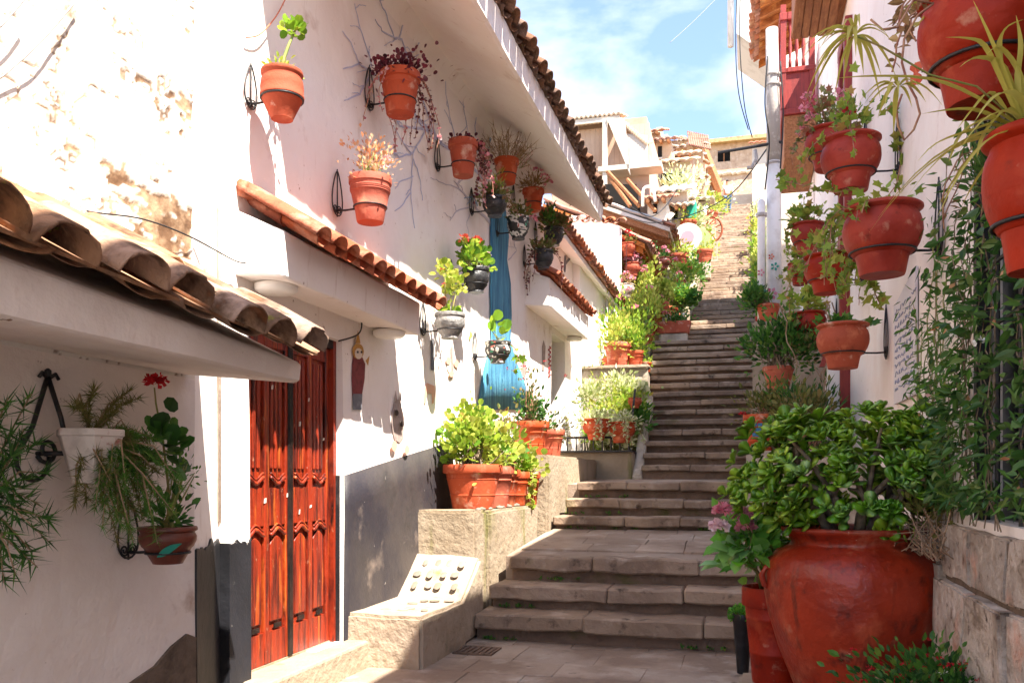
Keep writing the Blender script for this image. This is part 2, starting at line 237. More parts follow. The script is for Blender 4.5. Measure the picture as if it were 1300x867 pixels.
class MB:
    def __init__(s): s.v = []; s.f = []
    def add(s, vs, fs):
        b = len(s.v); s.v.extend([tuple(p) for p in vs]); s.f.extend([tuple(i + b for i in f) for f in fs])
    def box(s, x0, x1, y0, y1, z0, z1):
        s.add([(x0,y0,z0),(x1,y0,z0),(x1,y1,z0),(x0,y1,z0),(x0,y0,z1),(x1,y0,z1),(x1,y1,z1),(x0,y1,z1)],
              [(0,3,2,1),(4,5,6,7),(0,1,5,4),(1,2,6,5),(2,3,7,6),(3,0,4,7)]); return s
    def hexa(s, p):   # 8 points, bottom ring then top ring
        s.add(p, [(0,3,2,1),(4,5,6,7),(0,1,5,4),(1,2,6,5),(2,3,7,6),(3,0,4,7)]); return s
    def obox(s, c, ax, ay, az):  # oriented box: centre and half axes
        c = Vector(c); ax, ay, az = Vector(ax), Vector(ay), Vector(az)
        return s.hexa([c-ax-ay-az, c+ax-ay-az, c+ax+ay-az, c-ax+ay-az, c-ax-ay+az, c+ax-ay+az, c+ax+ay+az, c-ax+ay+az])
    def prism(s, pts, ext):   # polygon pts extruded by vector ext
        n = len(pts); e = Vector(ext); p = [Vector(q) for q in pts]
        s.add(p + [q + e for q in p], [tuple(range(n - 1, -1, -1)), tuple(range(n, 2 * n))] + [(i, (i + 1) % n, n + (i + 1) % n, n + i) for i in range(n)]); return s
    def tube(s, pts, r, n=6, closed=False):
        P = [Vector(p) for p in pts]; m = len(P); rr = r if isinstance(r, (list, tuple)) else [r] * m
        vs = []; prevn = None
        for i in range(m):
            if closed: d = P[(i + 1) % m] - P[i - 1]
            else: d = P[min(i + 1, m - 1)] - P[max(i - 1, 0)]
            if d.length < 1e-9: d = Vector((0, 0, 1))
            d.normalize()
            if prevn is None: a = d.orthogonal().normalized()
            else:
                a = prevn - d * prevn.dot(d)
                a = a.normalized() if a.length > 1e-6 else d.orthogonal().normalized()
            prevn = a; b = d.cross(a)
            for k in range(n):
                t = 2 * math.pi * k / n; vs.append(P[i] + (a * math.cos(t) + b * math.sin(t)) * rr[i])
        fs = []
        for i in range(m if closed else m - 1):
            j = (i + 1) % m
            for k in range(n): fs.append((i*n+k, i*n+(k+1)%n, j*n+(k+1)%n, j*n+k))
        if not closed: fs += [tuple(range(n - 1, -1, -1)), tuple(range((m-1)*n, m*n))]
        s.add(vs, fs); return s
    def lathe(s, prof, c, n=28, wob=0, sx=1, sy=1, rot=0):
        c = Vector(c); vs = []; m = len(prof)
        for r, z in prof:
            for k in range(n):
                t = 2 * math.pi * k / n + rot; q = r
                if wob: q = r * (1 + wob * noise.noise(Vector((math.cos(t) * 1.3, math.sin(t) * 1.3, z * 2.2 + c.x * 3))))
                vs.append(c + Vector((q * math.cos(t) * sx, q * math.sin(t) * sy, z)))
        fs = [(i*n+k, i*n+(k+1)%n, (i+1)*n+(k+1)%n, (i+1)*n+k) for i in range(m-1) for k in range(n)]
        fs += [tuple(range(n - 1, -1, -1)), tuple(range((m-1)*n, m*n))]
        s.add(vs, fs); return s
    def leaves(s, kind, pos, dr, size, rg, upb=.8, wid=1.0):
        if len(pos) == 0: return s
        lv, lf = LEAF[kind]; lv = np.array(lv); pos = np.array(pos, float); dr = np.array(dr, float); n = len(pos)
        size = np.array(size, float) if np.ndim(size) else np.full(n, size)
        y = dr / np.maximum(np.linalg.norm(dr, axis=1, keepdims=True), 1e-6)
        up = rg.normal(0, .55, (n, 3)); up[:, 2] += upb
        up -= y * (up * y).sum(1, keepdims=True); z = up / np.maximum(np.linalg.norm(up, axis=1, keepdims=True), 1e-6)
        x = np.cross(y, z)
        vv = pos[:, None] + size[:, None, None] * (x[:, None] * lv[None, :, 0:1] * wid + y[:, None] * lv[None, :, 1:2] + z[:, None] * lv[None, :, 2:3])
        b = len(s.v); k = len(lv)
        s.v.extend(map(tuple, vv.reshape(-1, 3).tolist()))
        for i in range(n):
            o = b + i * k
            s.f.extend([tuple(j + o for j in f) for f in lf])
        return s
    def blade(s, pts, w, side=None):
        P = [Vector(p) for p in pts]; m = len(P); vs = []
        for i in range(m):
            d = (P[min(i+1, m-1)] - P[max(i-1, 0)]).normalized(); a = d.cross(Vector((0, 0, 1)))
            a = a.normalized() if a.length > 1e-4 else Vector((1, 0, 0))
            ww = w * math.sin(math.pi * (.12 + .88 * i / (m - 1))) if i < m - 1 else w * .03
            vs += [P[i] - a * ww + Vector((0, 0, ww * .5)), P[i], P[i] + a * ww + Vector((0, 0, ww * .5))]
        s.add(vs, [f for i in range(m-1) for f in ((3*i, 3*i+1, 3*i+4, 3*i+3), (3*i+1, 3*i+2, 3*i+5, 3*i+4))]); return s
    def mesh(s, name, m, smooth=False):
        me = bpy.data.meshes.new(name); me.from_pydata(s.v, [], s.f); me.materials.append(MATS[m] if isinstance(m, str) else m)
        if smooth: me.polygons.foreach_set('use_smooth', [True] * len(me.polygons))
        me.update(); return me
    def build(s, name, m, parent=None, smooth=False, kind=None, org=None, label=None, cat=None, group=None):
        if parent is not None: o0 = WL[parent]
        elif org is not None: o0 = Vector(org)
        else:
            a = np.array(s.v); o0 = Vector(((a[:, 0].min() + a[:, 0].max()) / 2, (a[:, 1].min() + a[:, 1].max()) / 2, a[:, 2].min()))
        if org is not None: o0 = Vector(org)
        s.v = [(p[0] - o0.x, p[1] - o0.y, p[2] - o0.z) for p in s.v]
        me = s.mesh(name, m, smooth); ob = bpy.data.objects.new(name, me); col.objects.link(ob); WL[ob] = Vector(o0)
        if parent is not None:
            ob.parent = parent; ob.location = o0 - WL[parent]
        else: ob.location = o0
        tag(ob, label, cat, group, kind); return ob
def inst(name, me, M, parent):
    ob = bpy.data.objects.new(name, me); col.objects.link(ob); ob.parent = parent
    ob.matrix_local = Matrix.Translation(-WL[parent]) @ M; WL[ob] = M.to_translation(); return ob
def bevel(ob, wd=.01, seg=1):
    m = ob.modifiers.new('bevel', 'BEVEL'); m.width = wd; m.segments = seg; m.limit_method = 'ANGLE'; m.angle_limit = R(40); return ob
def slab(name, x0, x1, y0, y1, z0, z1, m, parent, jit=.008, bev=.012, nx=1, slope=0, seed=0):
    """hand cut stone block: chamfered, edges jittered"""
    bm = bmesh.new()
    nx = max(1, nx); xs = [x0 + (x1 - x0) * i / nx for i in range(nx + 1)]
    ring = []
    for x in xs: ring.append([bm.verts.new((x, y0, z0)), bm.verts.new((x, y1, z0 )), bm.verts.new((x, y1, z1 + slope)), bm.verts.new((x, y0, z1))])
    for i in range(nx):
        a, b = ring[i], ring[i + 1]
        for k in range(4): bm.faces.new((a[k], a[(k+1) % 4], b[(k+1) % 4], b[k]))
    bm.faces.new(ring[0][::-1]); bm.faces.new(ring[-1])
    bmesh.ops.recalc_face_normals(bm, faces=bm.faces)
    ed = [e for e in bm.edges if len(e.link_faces) == 2 and e.calc_face_angle(0) > .6]
    bmesh.ops.bevel(bm, geom=ed, offset=bev, segments=1, affect='EDGES')
    c = Vector(((x0 + x1) / 2, (y0 + y1) / 2, z0))
    for v in bm.verts:
        v.co += Vector((noise.noise(v.co * 5.1 + Vector((seed, 0, 0))), noise.noise(v.co * 4.7 + Vector((0, seed, 9))), .6 * noise.noise(v.co * 4.3 + Vector((5, 3, seed))))) * jit
        v.co -= c
    me = bpy.data.meshes.new(name); bm.to_mesh(me); bm.free(); me.materials.append(MATS[m])
    ob = bpy.data.objects.new(name, me); col.objects.link(ob); ob.location = c; WL[ob] = c
    if parent is not None: ob.parent = parent; ob.location = c - WL[parent]
    return ob
def lin_s(a, b, n): return [a + (b - a) * i / n for i in range(n + 1)]
def coords(a, b, step, marks=()):
    ms = sorted(set([a, b] + [m for m in marks if a < m < b])); r = []
    for p, q in zip(ms, ms[1:]):
        n = max(1, round((q - p) / step)); r += lin_s(p, q, n)[:-1]
    return r + [b]
def wall_sheet(name, parent, m, p0, p1, z0, z1, holes=(), amp=.01, step=.12, thick=.3, peel=None, lean=0):
    """plaster wall between ground points p0 and p1 (outward normal to the right of p0->p1), real thickness"""
    a = Vector((p1[0] - p0[0], p1[1] - p0[1], 0)); Ln = a.length; a.normalize(); nrm = Vector((a.y, -a.x, 0))
    S = coords(0, Ln, step, [h[0] for h in holes] + [h[1] for h in holes]); Z = coords(z0, z1, step, [h[2] for h in holes] + [h[3] for h in holes])
    vs = []; pv = []
    for z in Z:
        for s in S:
            q = Vector((p0[0], p0[1], 0)) + a * s; q.z = z
            d = amp * noise.noise(Vector((q.x * .9 + 3, q.y * .9, z * .9))) + amp * .5 * noise.noise(Vector((q.x * 3, q.y * 3, z * 3)))
            if z0 < z < z1: d += lean * (z1 - z)
            pk = 0
            if peel: pk = peel(q); d -= pk * .006; d += .012 * noise.noise(q * 2.2) + .003 * noise.noise(q * 11)
            vs.append(q + nrm * d); pv.append(pk)
    ns = len(S); fs = []
    for j in range(len(Z) - 1):
        for i in range(ns - 1):
            sm, zm = (S[i] + S[i+1]) / 2, (Z[j] + Z[j+1]) / 2
            if any(h[0] < sm < h[1] and h[2] < zm < h[3] for h in holes): continue
            fs.append((j*ns+i, j*ns+i+1, (j+1)*ns+i+1, (j+1)*ns+i))
    mb = MB(); mb.add(vs, fs); ob = mb.build(name, m, parent, smooth=True)
    if peel:
        at = ob.data.attributes.new('peel', 'FLOAT', 'POINT'); at.data.foreach_set('value', pv)
    so = ob.modifiers.new('solid', 'SOLIDIFY'); so.thickness = thick; so.offset = -1
    es = ob.modifiers.new('split', 'EDGE_SPLIT'); es.split_angle = R(40)
    return ob
# ================================================================ SETTING
# hillside under everything
def terr(y):
    if y < 7.5: return -1.42
    if y < 12: return -1.42 + (y - 7.5) * .22
    if y < 46: return -.43 + (y - 12) * .405
    return 13.3 + (y - 46) * .22
mb = MB(); ys = [-40, -10, 0, 4, 7, 8, 10, 12, 14, 17, 20, 24, 28, 33, 38, 43, 46, 52, 60, 80, 120, 200, 400]; xs = [-300, -120, -60, -30, -15, -8, -4, 0, 4, 8, 15, 30, 60, 120, 300]
for y in ys:
    for x in xs: mb.v.append((x, y, terr(y) - .3 - (0 if abs(x) < 9 else (abs(x) - 9) * .02)))
for j in range(len(ys) - 1):
    for i in range(len(xs) - 1):
        k = j * len(xs) + i; mb.f.append((k, k + 1, k + 1 + len(xs), k + len(xs)))
mb.build('ground', 'hill', org=(0, 0, 0), kind='structure')
# street pavement with flagstones
G = -1.38
pave = MB().box(-3.2, 1.3, -3, 7.4, G - .3, G - .009).build('pavement', 'flag_stone', org=(0, 3, G - .3), kind='structure')
rg = random.Random(3)
y = 2.6; row = 0
while y < 7.1:
    h = rg.uniform(.34, .6); x = -2.72 + (row % 2) * .17
    while x < 1.1:
        wd = rg.uniform(.38, .8); x1 = min(x + wd, 1.15)
        if y + h > 2.6: slab('flagstone', x + .002, x1 - .002, y + .002, min(y + h, 7.35) - .002, G - .06, G + rg.uniform(-.005, .003), 'flag_stone', pave, .015, .004, 3, seed=x * 3 + y)
        x = x1
    y += h; row += 1
# ---------------------------------------------------------------- stairs
st = empty('stairs', (-1, 7, G), kind='structure')
ST = []   # (y nose, z top, xl, xr, y back)
low = [(7.03, -1.155, -2.27, .5), (7.38, -.94, -2.23, .5), (7.74, -.72, -2.14, .5)]
mid = [(9.62, -.435, -2.14, -.03), (10.02, -.24, -2.08, -.02), (10.42, -.045, -2.02, -.01)]
def add_step(k, yn, zt, zprev, xl, xr, yb, npc, thick=.12, m='step_stone', nx=3, slope=0, jit=.012):
    r2 = random.Random(k * 17 + 5)
    cuts = [xl] + sorted([xl + (xr - xl) * (i + r2.uniform(-.18, .18)) / npc for i in range(1, npc)]) + [xr]
    for i in range(npc):
        dz = r2.uniform(-.008, .008); dy = r2.uniform(-.012, .012)
        slab('step_slab', cuts[i] + .0025, cuts[i+1] - .0025, yn + dy, min(yb, yn + .55), zt - thick + r2.uniform(-.01, .01), zt + dz, m, st, jit, .014, nx, slope, seed=k + i * .37)
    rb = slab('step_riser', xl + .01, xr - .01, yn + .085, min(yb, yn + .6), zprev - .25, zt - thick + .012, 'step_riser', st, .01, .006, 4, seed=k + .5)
k = 0
zp = G
for (yn, zt, xl, xr), yb in zip(low, [7.5, 7.86, 8.2]):
    add_step(k, yn, zt, zp, xl, xr, yb, 3, .125, nx=9, jit=.03); zp = zt; k += 1
# first landing: flagstones on a gentle slope
def zl(y): return -.72 + (y - 7.74) / (9.68 - 7.74) * .15
lb = MB(); lb.hexa([(-2.2, 7.85, -1.3), (.5, 7.85, -1.3), (.5, 9.75, -1.3), (-2.2, 9.75, -1.3), (-2.2, 7.85, -.73), (.5, 7.85, -.73), (.5, 9.75, -.588), (-2.2, 9.75, -.588)])
lb.build('landing_bed', 'flag_stone', st)
y = 8.2; row = 0
while y < 9.6:
    h = rg.uniform(.3, .5); x = -2.14; y1 = min(y + h, 9.66)
    while x < .42:
        x1 = min(x + rg.uniform(.35, .75), .45)
        slab('flagstone', x + .002, x1 - .002, y + .002, y1 - .002, zl(y) - .08, zl(y), 'flag_stone', st, .016, .004, 3, slope=zl(y1) - zl(y), seed=x + y)
        x = x1
    y = y1
    if y > 9.6: break
zp = -.575
for (yn, zt, xl, xr), yb in zip(mid, [10.15, 10.55, 10.9]):
    add_step(k, yn, zt, zp, xl, xr, yb, 3, .105, nx=8, jit=.026); zp = zt; k += 1
MB().hexa([(-2.3, 10.6, -.6), (.4, 10.6, -.6), (.4, 12.8, -.6), (-2.3, 12.8, -.6), (-2.3, 10.6, -.075), (.4, 10.6, -.075), (.4, 12.8, -.01), (-2.3, 12.8, -.01)]).build('landing_bed', 'flag_stone', st)
# second flight
zp = -.01
def f2(i): return 12.6 + .4 * (i - 1), .19 * i
N2 = 15
for i in range(1, N2 + 1):
    yn, zt = f2(i); q = (i - 1) / (N2 - 1)
    add_step(k, yn, zt, zp, -1.50 - .42 * q, .03 + .12 * q, yn + .55, (1, 2, 2, 1, 3)[i % 5], .088, nx=5, jit=.016); zp = zt; k += 1
# landing and third flight
yb, zb = f2(N2)
MB().box(-2.2, .3, yb + .3, yb + 1.6, zb - .5, zb - .012).build('landing_bed', 'flag_stone', st)
def f3(i): return yb + 1.3 + .455 * (i - 1), zb + .19 * i
N3 = 58
for i in range(1, N3 + 1):
    yn, zt = f3(i); q = i / N3
    add_step(k, yn, zt, zp, -1.36 - .02 * q, .17 + .03 * q, yn + .6, (1, 2, 1)[i % 3] if i < 26 else 1, .095, nx=3, jit=.014); zp = zt; k += 1
YT, ZT = f3(N3)
MB().box(-3, 3, YT + .3, YT + 14, ZT - .6, ZT - .02).build('upper_path', 'flag_stone', org=(0, YT, ZT - .6), kind='structure')

# ================================================================ roof tiles
def tile_mesh(name, L_, r0, r1, th, m, n=8, arc=1.0, bend=0):
    vs = []; fs = []
    for x, r in ((0, r0), (L_ * .5, (r0 + r1) / 2), (L_, r1)):
        for rr in (r, r - th):
            for i in range(n + 1):
                t = math.pi * (.5 + arc / 2 - arc * i / n)
                vs.append((x, rr * math.cos(t), rr * math.sin(t) * .82))
    w_ = n + 1
    for s in range(2):
        a = s * 2 * w_; b = a + 2 * w_
        for i in range(n):
            fs.append((a + i, a + i + 1, b + i + 1, b + i)); fs.append((a + w_ + i, b + w_ + i, b + w_ + i + 1, a + w_ + i + 1))
        fs.append((a, b, b + w_, a + w_)); fs.append((a + n, a + w_ + n, b + w_ + n, b + n))
    for i in range(n):
        fs.append((i, i + w_, i + w_ + 1, i + 1)); e = 4 * w_; fs.append((e + i, e + i + 1, e + i + w_ + 1, e + i + w_))
    mb = MB(); mb.add(vs, fs); return mb.mesh(name, m, True)
def old_variant(me, sd):
    m2 = me.copy(); n = len(m2.vertices)
    for v in m2.vertices:
        q = v.co
        if q.x < .05: v.co.x += max(0, .05 * noise.noise(V(q.y * 14, q.z * 14, sd)) + .02 * noise.noise(V(q.y * 50, sd, 1)))
        v.co.y += .012 * noise.noise(V(q.x * 6, sd, q.y * 5)); v.co.z += .012 * noise.noise(V(q.x * 6, q.y * 7, sd + 4))
    return m2
def tile_rows(parent, p0, along, up, n, pitch, rows, me, length, jit=.012, seed=1, pans=True, lift=.02, pz=.72, back=.045, pw=.82):
    """p0: eave start (world), along: unit vector along the eave, up: unit vector up the slope"""
    r2 = random.Random(seed); a = Vector(along).normalized(); u = Vector(up).normalized(); nn = u.cross(a).normalized()
    if nn.z < 0: nn = -nn
    b = nn.cross(u)
    M0 = Matrix(((u.x, b.x, nn.x), (u.y, b.y, nn.y), (u.z, b.z, nn.z))).to_4x4()
    flip = Matrix.Rotation(math.pi, 4, 'X')
    for rr in range(rows):
        for i in range(n):
            for kind in ((0, 1) if pans else (0,)):
                pos = Vector(p0) + a * (pitch * (i + (.5 if kind else 0))) + u * (rr * length * .78) + nn * (lift + (-pitch * .06 if kind else -pitch * .07) + rr * .004) + u * (back if kind else 0)
                pos += a * r2.uniform(-jit, jit) + u * r2.uniform(-jit * 1.6, jit * 1.6) + nn * r2.uniform(-jit * .4, jit * .4)
                M = Matrix.Translation(pos) @ M0 @ Matrix.Rotation(r2.uniform(-.04, .04), 4, 'Z') @ Matrix.Rotation(r2.uniform(-.03, .03) - .035, 4, 'Y')
                if kind: M = M @ flip @ Matrix.Diagonal((1, pw, pz, 1))
                inst('tile', me if not isinstance(me, list) else r2.choice(me), M, parent)
TM_old = [old_variant(tile_mesh('tile', .44, .124, .102, .011, 'tile_old', 12), s) for s in (1.3, 4.7, 8.1, 12.9)]
TM_b = tile_mesh('tile', .42, .104, .088, .013, 'tile_grey')
TM_red = tile_mesh('tile', .34, .090, .078, .012, 'tile_red')
TM_small = tile_mesh('tile', .36, .102, .086, .013, 'tile')

# ================================================================ NEAR LEFT HOUSE (peeling wall, low canopy)
XA = -2.70; XB = -2.86
hA = empty('near_house', (XA, 2.0, G), 'white house with peeling sunlit plaster and a low tiled canopy', 'house')
def peel(q):
    y, z = q.y, q.z
    v = noise.noise(Vector((y * 1.8, z * 4.2, 4.2))) * .42 + noise.noise(Vector((y * 6, z * 15, 1.1))) * .38 + noise.noise(Vector((y * 22, z * 34, 2))) * .36
    lines = .0
    zz = (z * 1.9) % 1.0
    lines = .28 * math.exp(-((zz - .5) / .09) ** 2)
    low_ = max(0, 1 - (z - 1.0) / .55) * .6 if z > .6 else 0
    low_ *= max(0, min(1, (y - 2.9) / .5))
    top = v + lines + low_
    ck = abs(noise.noise(Vector((y * 3.1, z * 6.5, 8))) + .35 * noise.noise(Vector((y * 14, z * 20, 3)))); reg = noise.noise(Vector((y * 1.3, z * 2.0, 6)))
    crack = 1 if ck < .035 and reg > -.05 else 0
    return max(crack * .9, max(0, min(1, (top - .34) / .08)))
wall_sheet('wall', hA, 'plaster_peel', (XA, 1.6), (XA, 3.80), .50, 3.7, amp=.004, step=.0125, thick=.3, peel=peel)
wall_sheet('wall', hA, 'plaster_old', (XA, -1.5), (XA, 1.6), .50, 3.7, amp=.01, step=.2, thick=.3)
wall_sheet('wall', hA, 'plaster_old', (XA, -1.5), (XA, 3.80), G - .1, .50, amp=.012, step=.06, thick=.3)
wall_sheet('corner_wall', hA, 'plaster', (XA, 3.80), (-2.93, 4.345), -1.5, 3.7, amp=.008, step=.06, thick=.3)
pA, pZ = V(XA, 3.80, 0), V(-2.93, 4.345, 0); dA = (pZ - pA).normalized(); nA = V(dA.y, -dA.x, 0); mb = MB(); nb = 60; rk = []
for i in range(nb + 1):
    q = pA + (pZ - pA) * (i / nb)
    top = -.36 + .07 * noise.noise(V(i * .07, 3, 1)) + .02 * noise.noise(V(i * .15, 7, 1))
    for z in (G - .1, -1.1, -.8, -.55, top): mb.v.append(tuple(q + nA * (.016 if z < -1 else .013) + UP * z))
for i in range(nb):
    for k_ in range(4): mb.f.append((i*5+k_, i*5+5+k_, i*5+6+k_, i*5+1+k_))
cb = mb.build('corner_base', 'black_paint', hA, label='ragged black painted base'); s_ = cb.modifiers.new('s', 'SOLIDIFY'); s_.thickness = .02; s_.offset = -1
MB().tube([(-2.915, 4.335, -.25), (-2.915, 4.335, 3.7)], .012, 8).build('conduit', 'far_white', hA, True)
# grey worn render at the foot of the near wall
MB().prism([(XA - .004, 2.0, G), (XA - .004, 3.79, G), (XA - .004, 3.79, -.80), (XA - .004, 3.72, -.77), (XA - .004, 3.6, -.81), (XA - .004, 3.48, -.88), (XA - .004, 3.2, -.95), (XA - .004, 2.8, -1.03), (XA - .004, 2.0, -1.2)], (.024, 0, 0)).build('plinth', 'dirt', hA)
MB().box(XA - 4, XA - .31, -1.5, 4.3, 3.3, 3.6).build('flat_roof', 'plaster_old', hA)
# canopy beam of the near house
cA = empty('tiled_canopy', (XA, 2.5, .45), 'low white canopy slab topped with old mossy clay tiles', 'canopy')
XC = -2.08; YC = 3.74
mb = MB(); prof = [(XA - .03, .52), (XC, .455), (XC + .012, .47), (XC + .02, .625), (XA - .03, .95)]
ny = 26
for j in range(ny + 1):
    yy = .4 + (YC - .4) * j / ny; tilt = -.052 * (yy - 2.2)
    for (x, z) in prof:
        d = .010 * noise.noise(Vector((x * 3, yy * 2.2, z * 3))); zz = z + (tilt if z > .58 else 0)
        ye = yy
        mb.v.append((x + d, ye, zz + d * .7))
n5 = len(prof)
for j in range(ny):
    for i in range(n5): mb.f.append((j*n5+i, (j+1)*n5+i, (j+1)*n5+(i+1) % n5, j*n5+(i+1) % n5))
mb.f.append(tuple(range(n5))); mb.f.append(tuple(range(ny*n5 + n5 - 1, ny*n5 - 1, -1)))
bevel(mb.build('beam', 'plaster_old', cA), .035, 3)
up = V(-.73, 0, .37).normalized(); al = V(0, 1, -.052).normalized()
tile_rows(cA, (XC + .17, .98, .735), al, up, 10, .283, 2, TM_old, .42, .034, 11, lift=.0, pz=.45, back=.06, pw=1.12)
bd = MB(); n_ = V(up.z, 0, -up.x).normalized(); e0 = V(XC + .17, 0, .735) + up * .05 - n_ * .028; e1 = e0 + up * .74
bd.prism([V(q.x, .8, q.z - .052 * (.8 - .98)) for q in (e0, e1, e1 - n_ * .02, e0 - n_ * .012)], (0, YC - .8 - .02, -.052 * (YC - .82))).build('sun_stop_slab', 'tile_old', cA)  # added slab under the tiles, stops sun leaking through gaps onto the beam
mb = MB()   # mortar packed along the wall above the tiles
for j in range(40):
    y0 = .5 + j * .083; zz = 1.09 - .052 * (y0 - 2.2); a = .05 * noise.noise(Vector((y0 * 3, 0, 1)))
    mb.tube([(XA + .01, y0 - .05, zz + a), (XA + .05, y0 + .05, zz - .02 + a)], .07 + .02 * noise.noise(Vector((y0 * 7, 2, 1))), 7)
mb.build('mortar', 'mortar', cA, True)
# moss tufts on the canopy edge
for yy, zz in ((2.95, .70), (3.28, .68), (2.1, .74)):
    mb = MB()
    for i in range(26):
        a = rg.uniform(0, 6.28); mb.leaves('oval', [(XC + .07 + rg.uniform(-.02, .03), yy + rg.uniform(-.05, .05), zz + rg.uniform(-.01, .02))], [(math.cos(a), math.sin(a), .6)], .025, np.random.default_rng(i))
    mb.build('moss', 'moss', cA, kind='stuff')

# ================================================================ MURAL HOUSE
YB0, YB1 = 4.34, 14.4
hB = empty('mural_house', (XB, 9, G), 'long white house painted with a blue tree and hung with flower pots', 'house')
D1 = (4.56, 5.78, -1.19, 1.0); D2 = (12.75, 13.75, .0, 2.2)
wall_sheet('wall', hB, 'plaster', (XB, YB0), (XB, 11.9), G - .2, 4.12, [(D1[0] - YB0, D1[1] - YB0, D1[2], D1[3])], amp=.014, step=.14, thick=.36)
wall_sheet('wall', hB, 'plaster', (XB, 11.9), (XB, YB1), G - .2, 3.68, [(D2[0] - 11.9, D2[1] - 11.9, D2[2], D2[3])], amp=.014, step=.14, thick=.36)
# black dado following the street up the hill (3 mm proud)
mb = MB()
def dado(y0, y1, zb0, zb1, zt0, zt1, n=26):
    r = []
    for j in range(n + 1):
        q = j / n; yy = y0 + (y1 - y0) * q; zt = zt0 + (zt1 - zt0) * q
        for i in range(7):
            z = (zb0 + (zb1 - zb0) * q) * (1 - i / 6) + zt * i / 6
            d = .014 * noise.noise(Vector((XB * .9 + 3, yy * .9, z * .9))) + .007 * noise.noise(Vector((XB * 3, yy * 3, z * 3)))
            mb.v.append((XB + .008 + d, yy, z))
    for j in range(n):
        for i in range(6): b = j * 7 + i; mb.f.append((b, b + 7, b + 8, b + 1))
dado(5.79, 8.2, -1.4, -1.2, .02, .37)
tp_ = [(XB + .014, 4.332 + .224 * i / 30, -.37 + .05 * noise.noise(V(i * .14, 5, 2)) + .022 * noise.noise(V(i * .6, 9, 2))) for i in range(31)]
MB().prism([(XB + .014, 4.556, -1.5), (XB + .014, 4.332, -1.5)][::-1] + tp_[::-1], (-.10, 0, 0)).build('dado', 'black_paint', hB)
db = mb.build('dado', 'dado_paint_sunlit', hB, True, label='black painted dado with scratches')
so_ = db.modifiers.new('solid', 'SOLIDIFY'); so_.thickness = .012; so_.offset = -1
# lower jamb black strip + sill
MB().box(XB - .088, XB - .02, D1[1] - .012, D1[1] - .002, D1[2] - .02, .02).build('jamb_paint', 'black_paint', hB)
bevel(MB().box(XB - .34, XB + .17, D1[0] - .1, D1[1] + .12, G - .05, D1[2]).build('doorstep', 'concrete_lit', hB), .02, 2)
# door
dr = empty('double_door', (XB - .09, 5.17, D1[2]), 'varnished red wooden double door with carved panels and peeling paper', 'door')
xd = XB - .10
MB().box(xd - .02, xd + .05, D1[0], D1[0] + .045, D1[2], D1[3]).build('frame_post', 'door_red', dr)
MB().box(xd - .02, xd + .05, D1[1] - .045, D1[1], D1[2], D1[3]).build('frame_post', 'door_red', dr)
MB().box(xd - .02, xd + .05, D1[0] + .045, D1[1] - .045, D1[3] - .06, D1[3]).build('frame_head', 'door_dark', dr)
MB().box(xd - .03, xd + .02, D1[0] + .045, D1[1] - .045, D1[2], D1[2] + .012).build('threshold', 'concrete_lit', dr)
ym = 5.17
for (a, b) in ((D1[0] + .048, ym - .004), (ym + .004, D1[1] - .048)):
    z0, z1 = D1[2] + .014, D1[3] - .062
    lf = MB().box(xd - .03, xd - .004, a, b, z0, z1).build('door_leaf', 'door_red', dr)
    wd = b - a
    for yy, ww in ((a, .05), (a + wd / 2 - .03, .06), (b - .05, .05)):
        bevel(MB().box(xd - .005, xd + .018, yy, yy + ww, z0, z1).build('stile', 'door_red', lf), .006, 2)
    for zz, hh in ((z0, .20), (-.30, .24), (z1 - .10, .10)):
        for ya, yb_ in ((a + .05, a + wd / 2 - .03), (a + wd / 2 + .03, b - .05)):
            MB().box(xd - .005, xd + .014, ya, yb_, zz, zz + hh).build('rail', 'door_red', lf)
    for ya, yb_ in ((a + .05, a + wd / 2 - .03), (a + wd / 2 + .03, b - .05)):
        yc = (ya + yb_) / 2; hw = (yb_ - ya) / 2 - .022
        # lower raised panel with arched head
        pts = [(xd + .0, yc - hw, z0 + .26), (xd, yc + hw, z0 + .26)]
        for i in range(11):
            t = i / 10; pts.append((xd, yc + hw - 2 * hw * t, -.42 + .05 * math.sin(math.pi * t)))
        bevel(MB().prism(pts, (.012, 0, 0)).build('panel', 'door_red', lf), .006, 2)
        MB().box(xd + .012, xd + .02, yc - hw * .55, yc + hw * .55, z0 + .215, z0 + .245).build('slot', 'door_dark', lf)
        # upper narrow raised staves
        for s in (-1, 0, 1):
            bevel(MB().box(xd - .004, xd + .010, yc + s * hw * .66 - hw * .22, yc + s * hw * .66 + hw * .22, .06, z1 - .13).build('stave', 'door_red', lf), .008, 2)
        # carved wavy mouldings
        for zc, hgt in ((-.015, .018), (-.34, .018)):
            P = []
            for i in range(13):
                t = i / 12; P.append((xd + .018, yc - hw * 1.15 + 2.3 * hw * t, zc + .02 * (math.cos(2 * math.pi * t) if zc > -.2 else -math.cos(2 * math.pi * t))))
            MB().tube(P, .013, 7).build('carved_moulding', 'door_red', lf, True)
            MB().tube([(p[0], p[1], p[2] + .028) for p in P], .007, 6).build('carved_moulding', 'door_red', lf, True)
bevel(MB().box(xd + .0, xd + .03, ym - .03, ym + .03, D1[2] + .015, D1[3] - .063).build('centre_batten', 'door_dark', dr), .008, 2)
# paper scraps on the door
r5 = random.Random(5)
for i in range(9):
    yy = r5.uniform(D1[0] + .08, D1[1] - .08); zz = r5.uniform(-.35, .62)
    MB().obox((xd + .021, yy, zz), (.0012, 0, 0), (0, .007 + r5.random() * .006, .002), (0, .002, .008 + r5.random() * .008)).build('paper_scrap', 'far_white', dr)
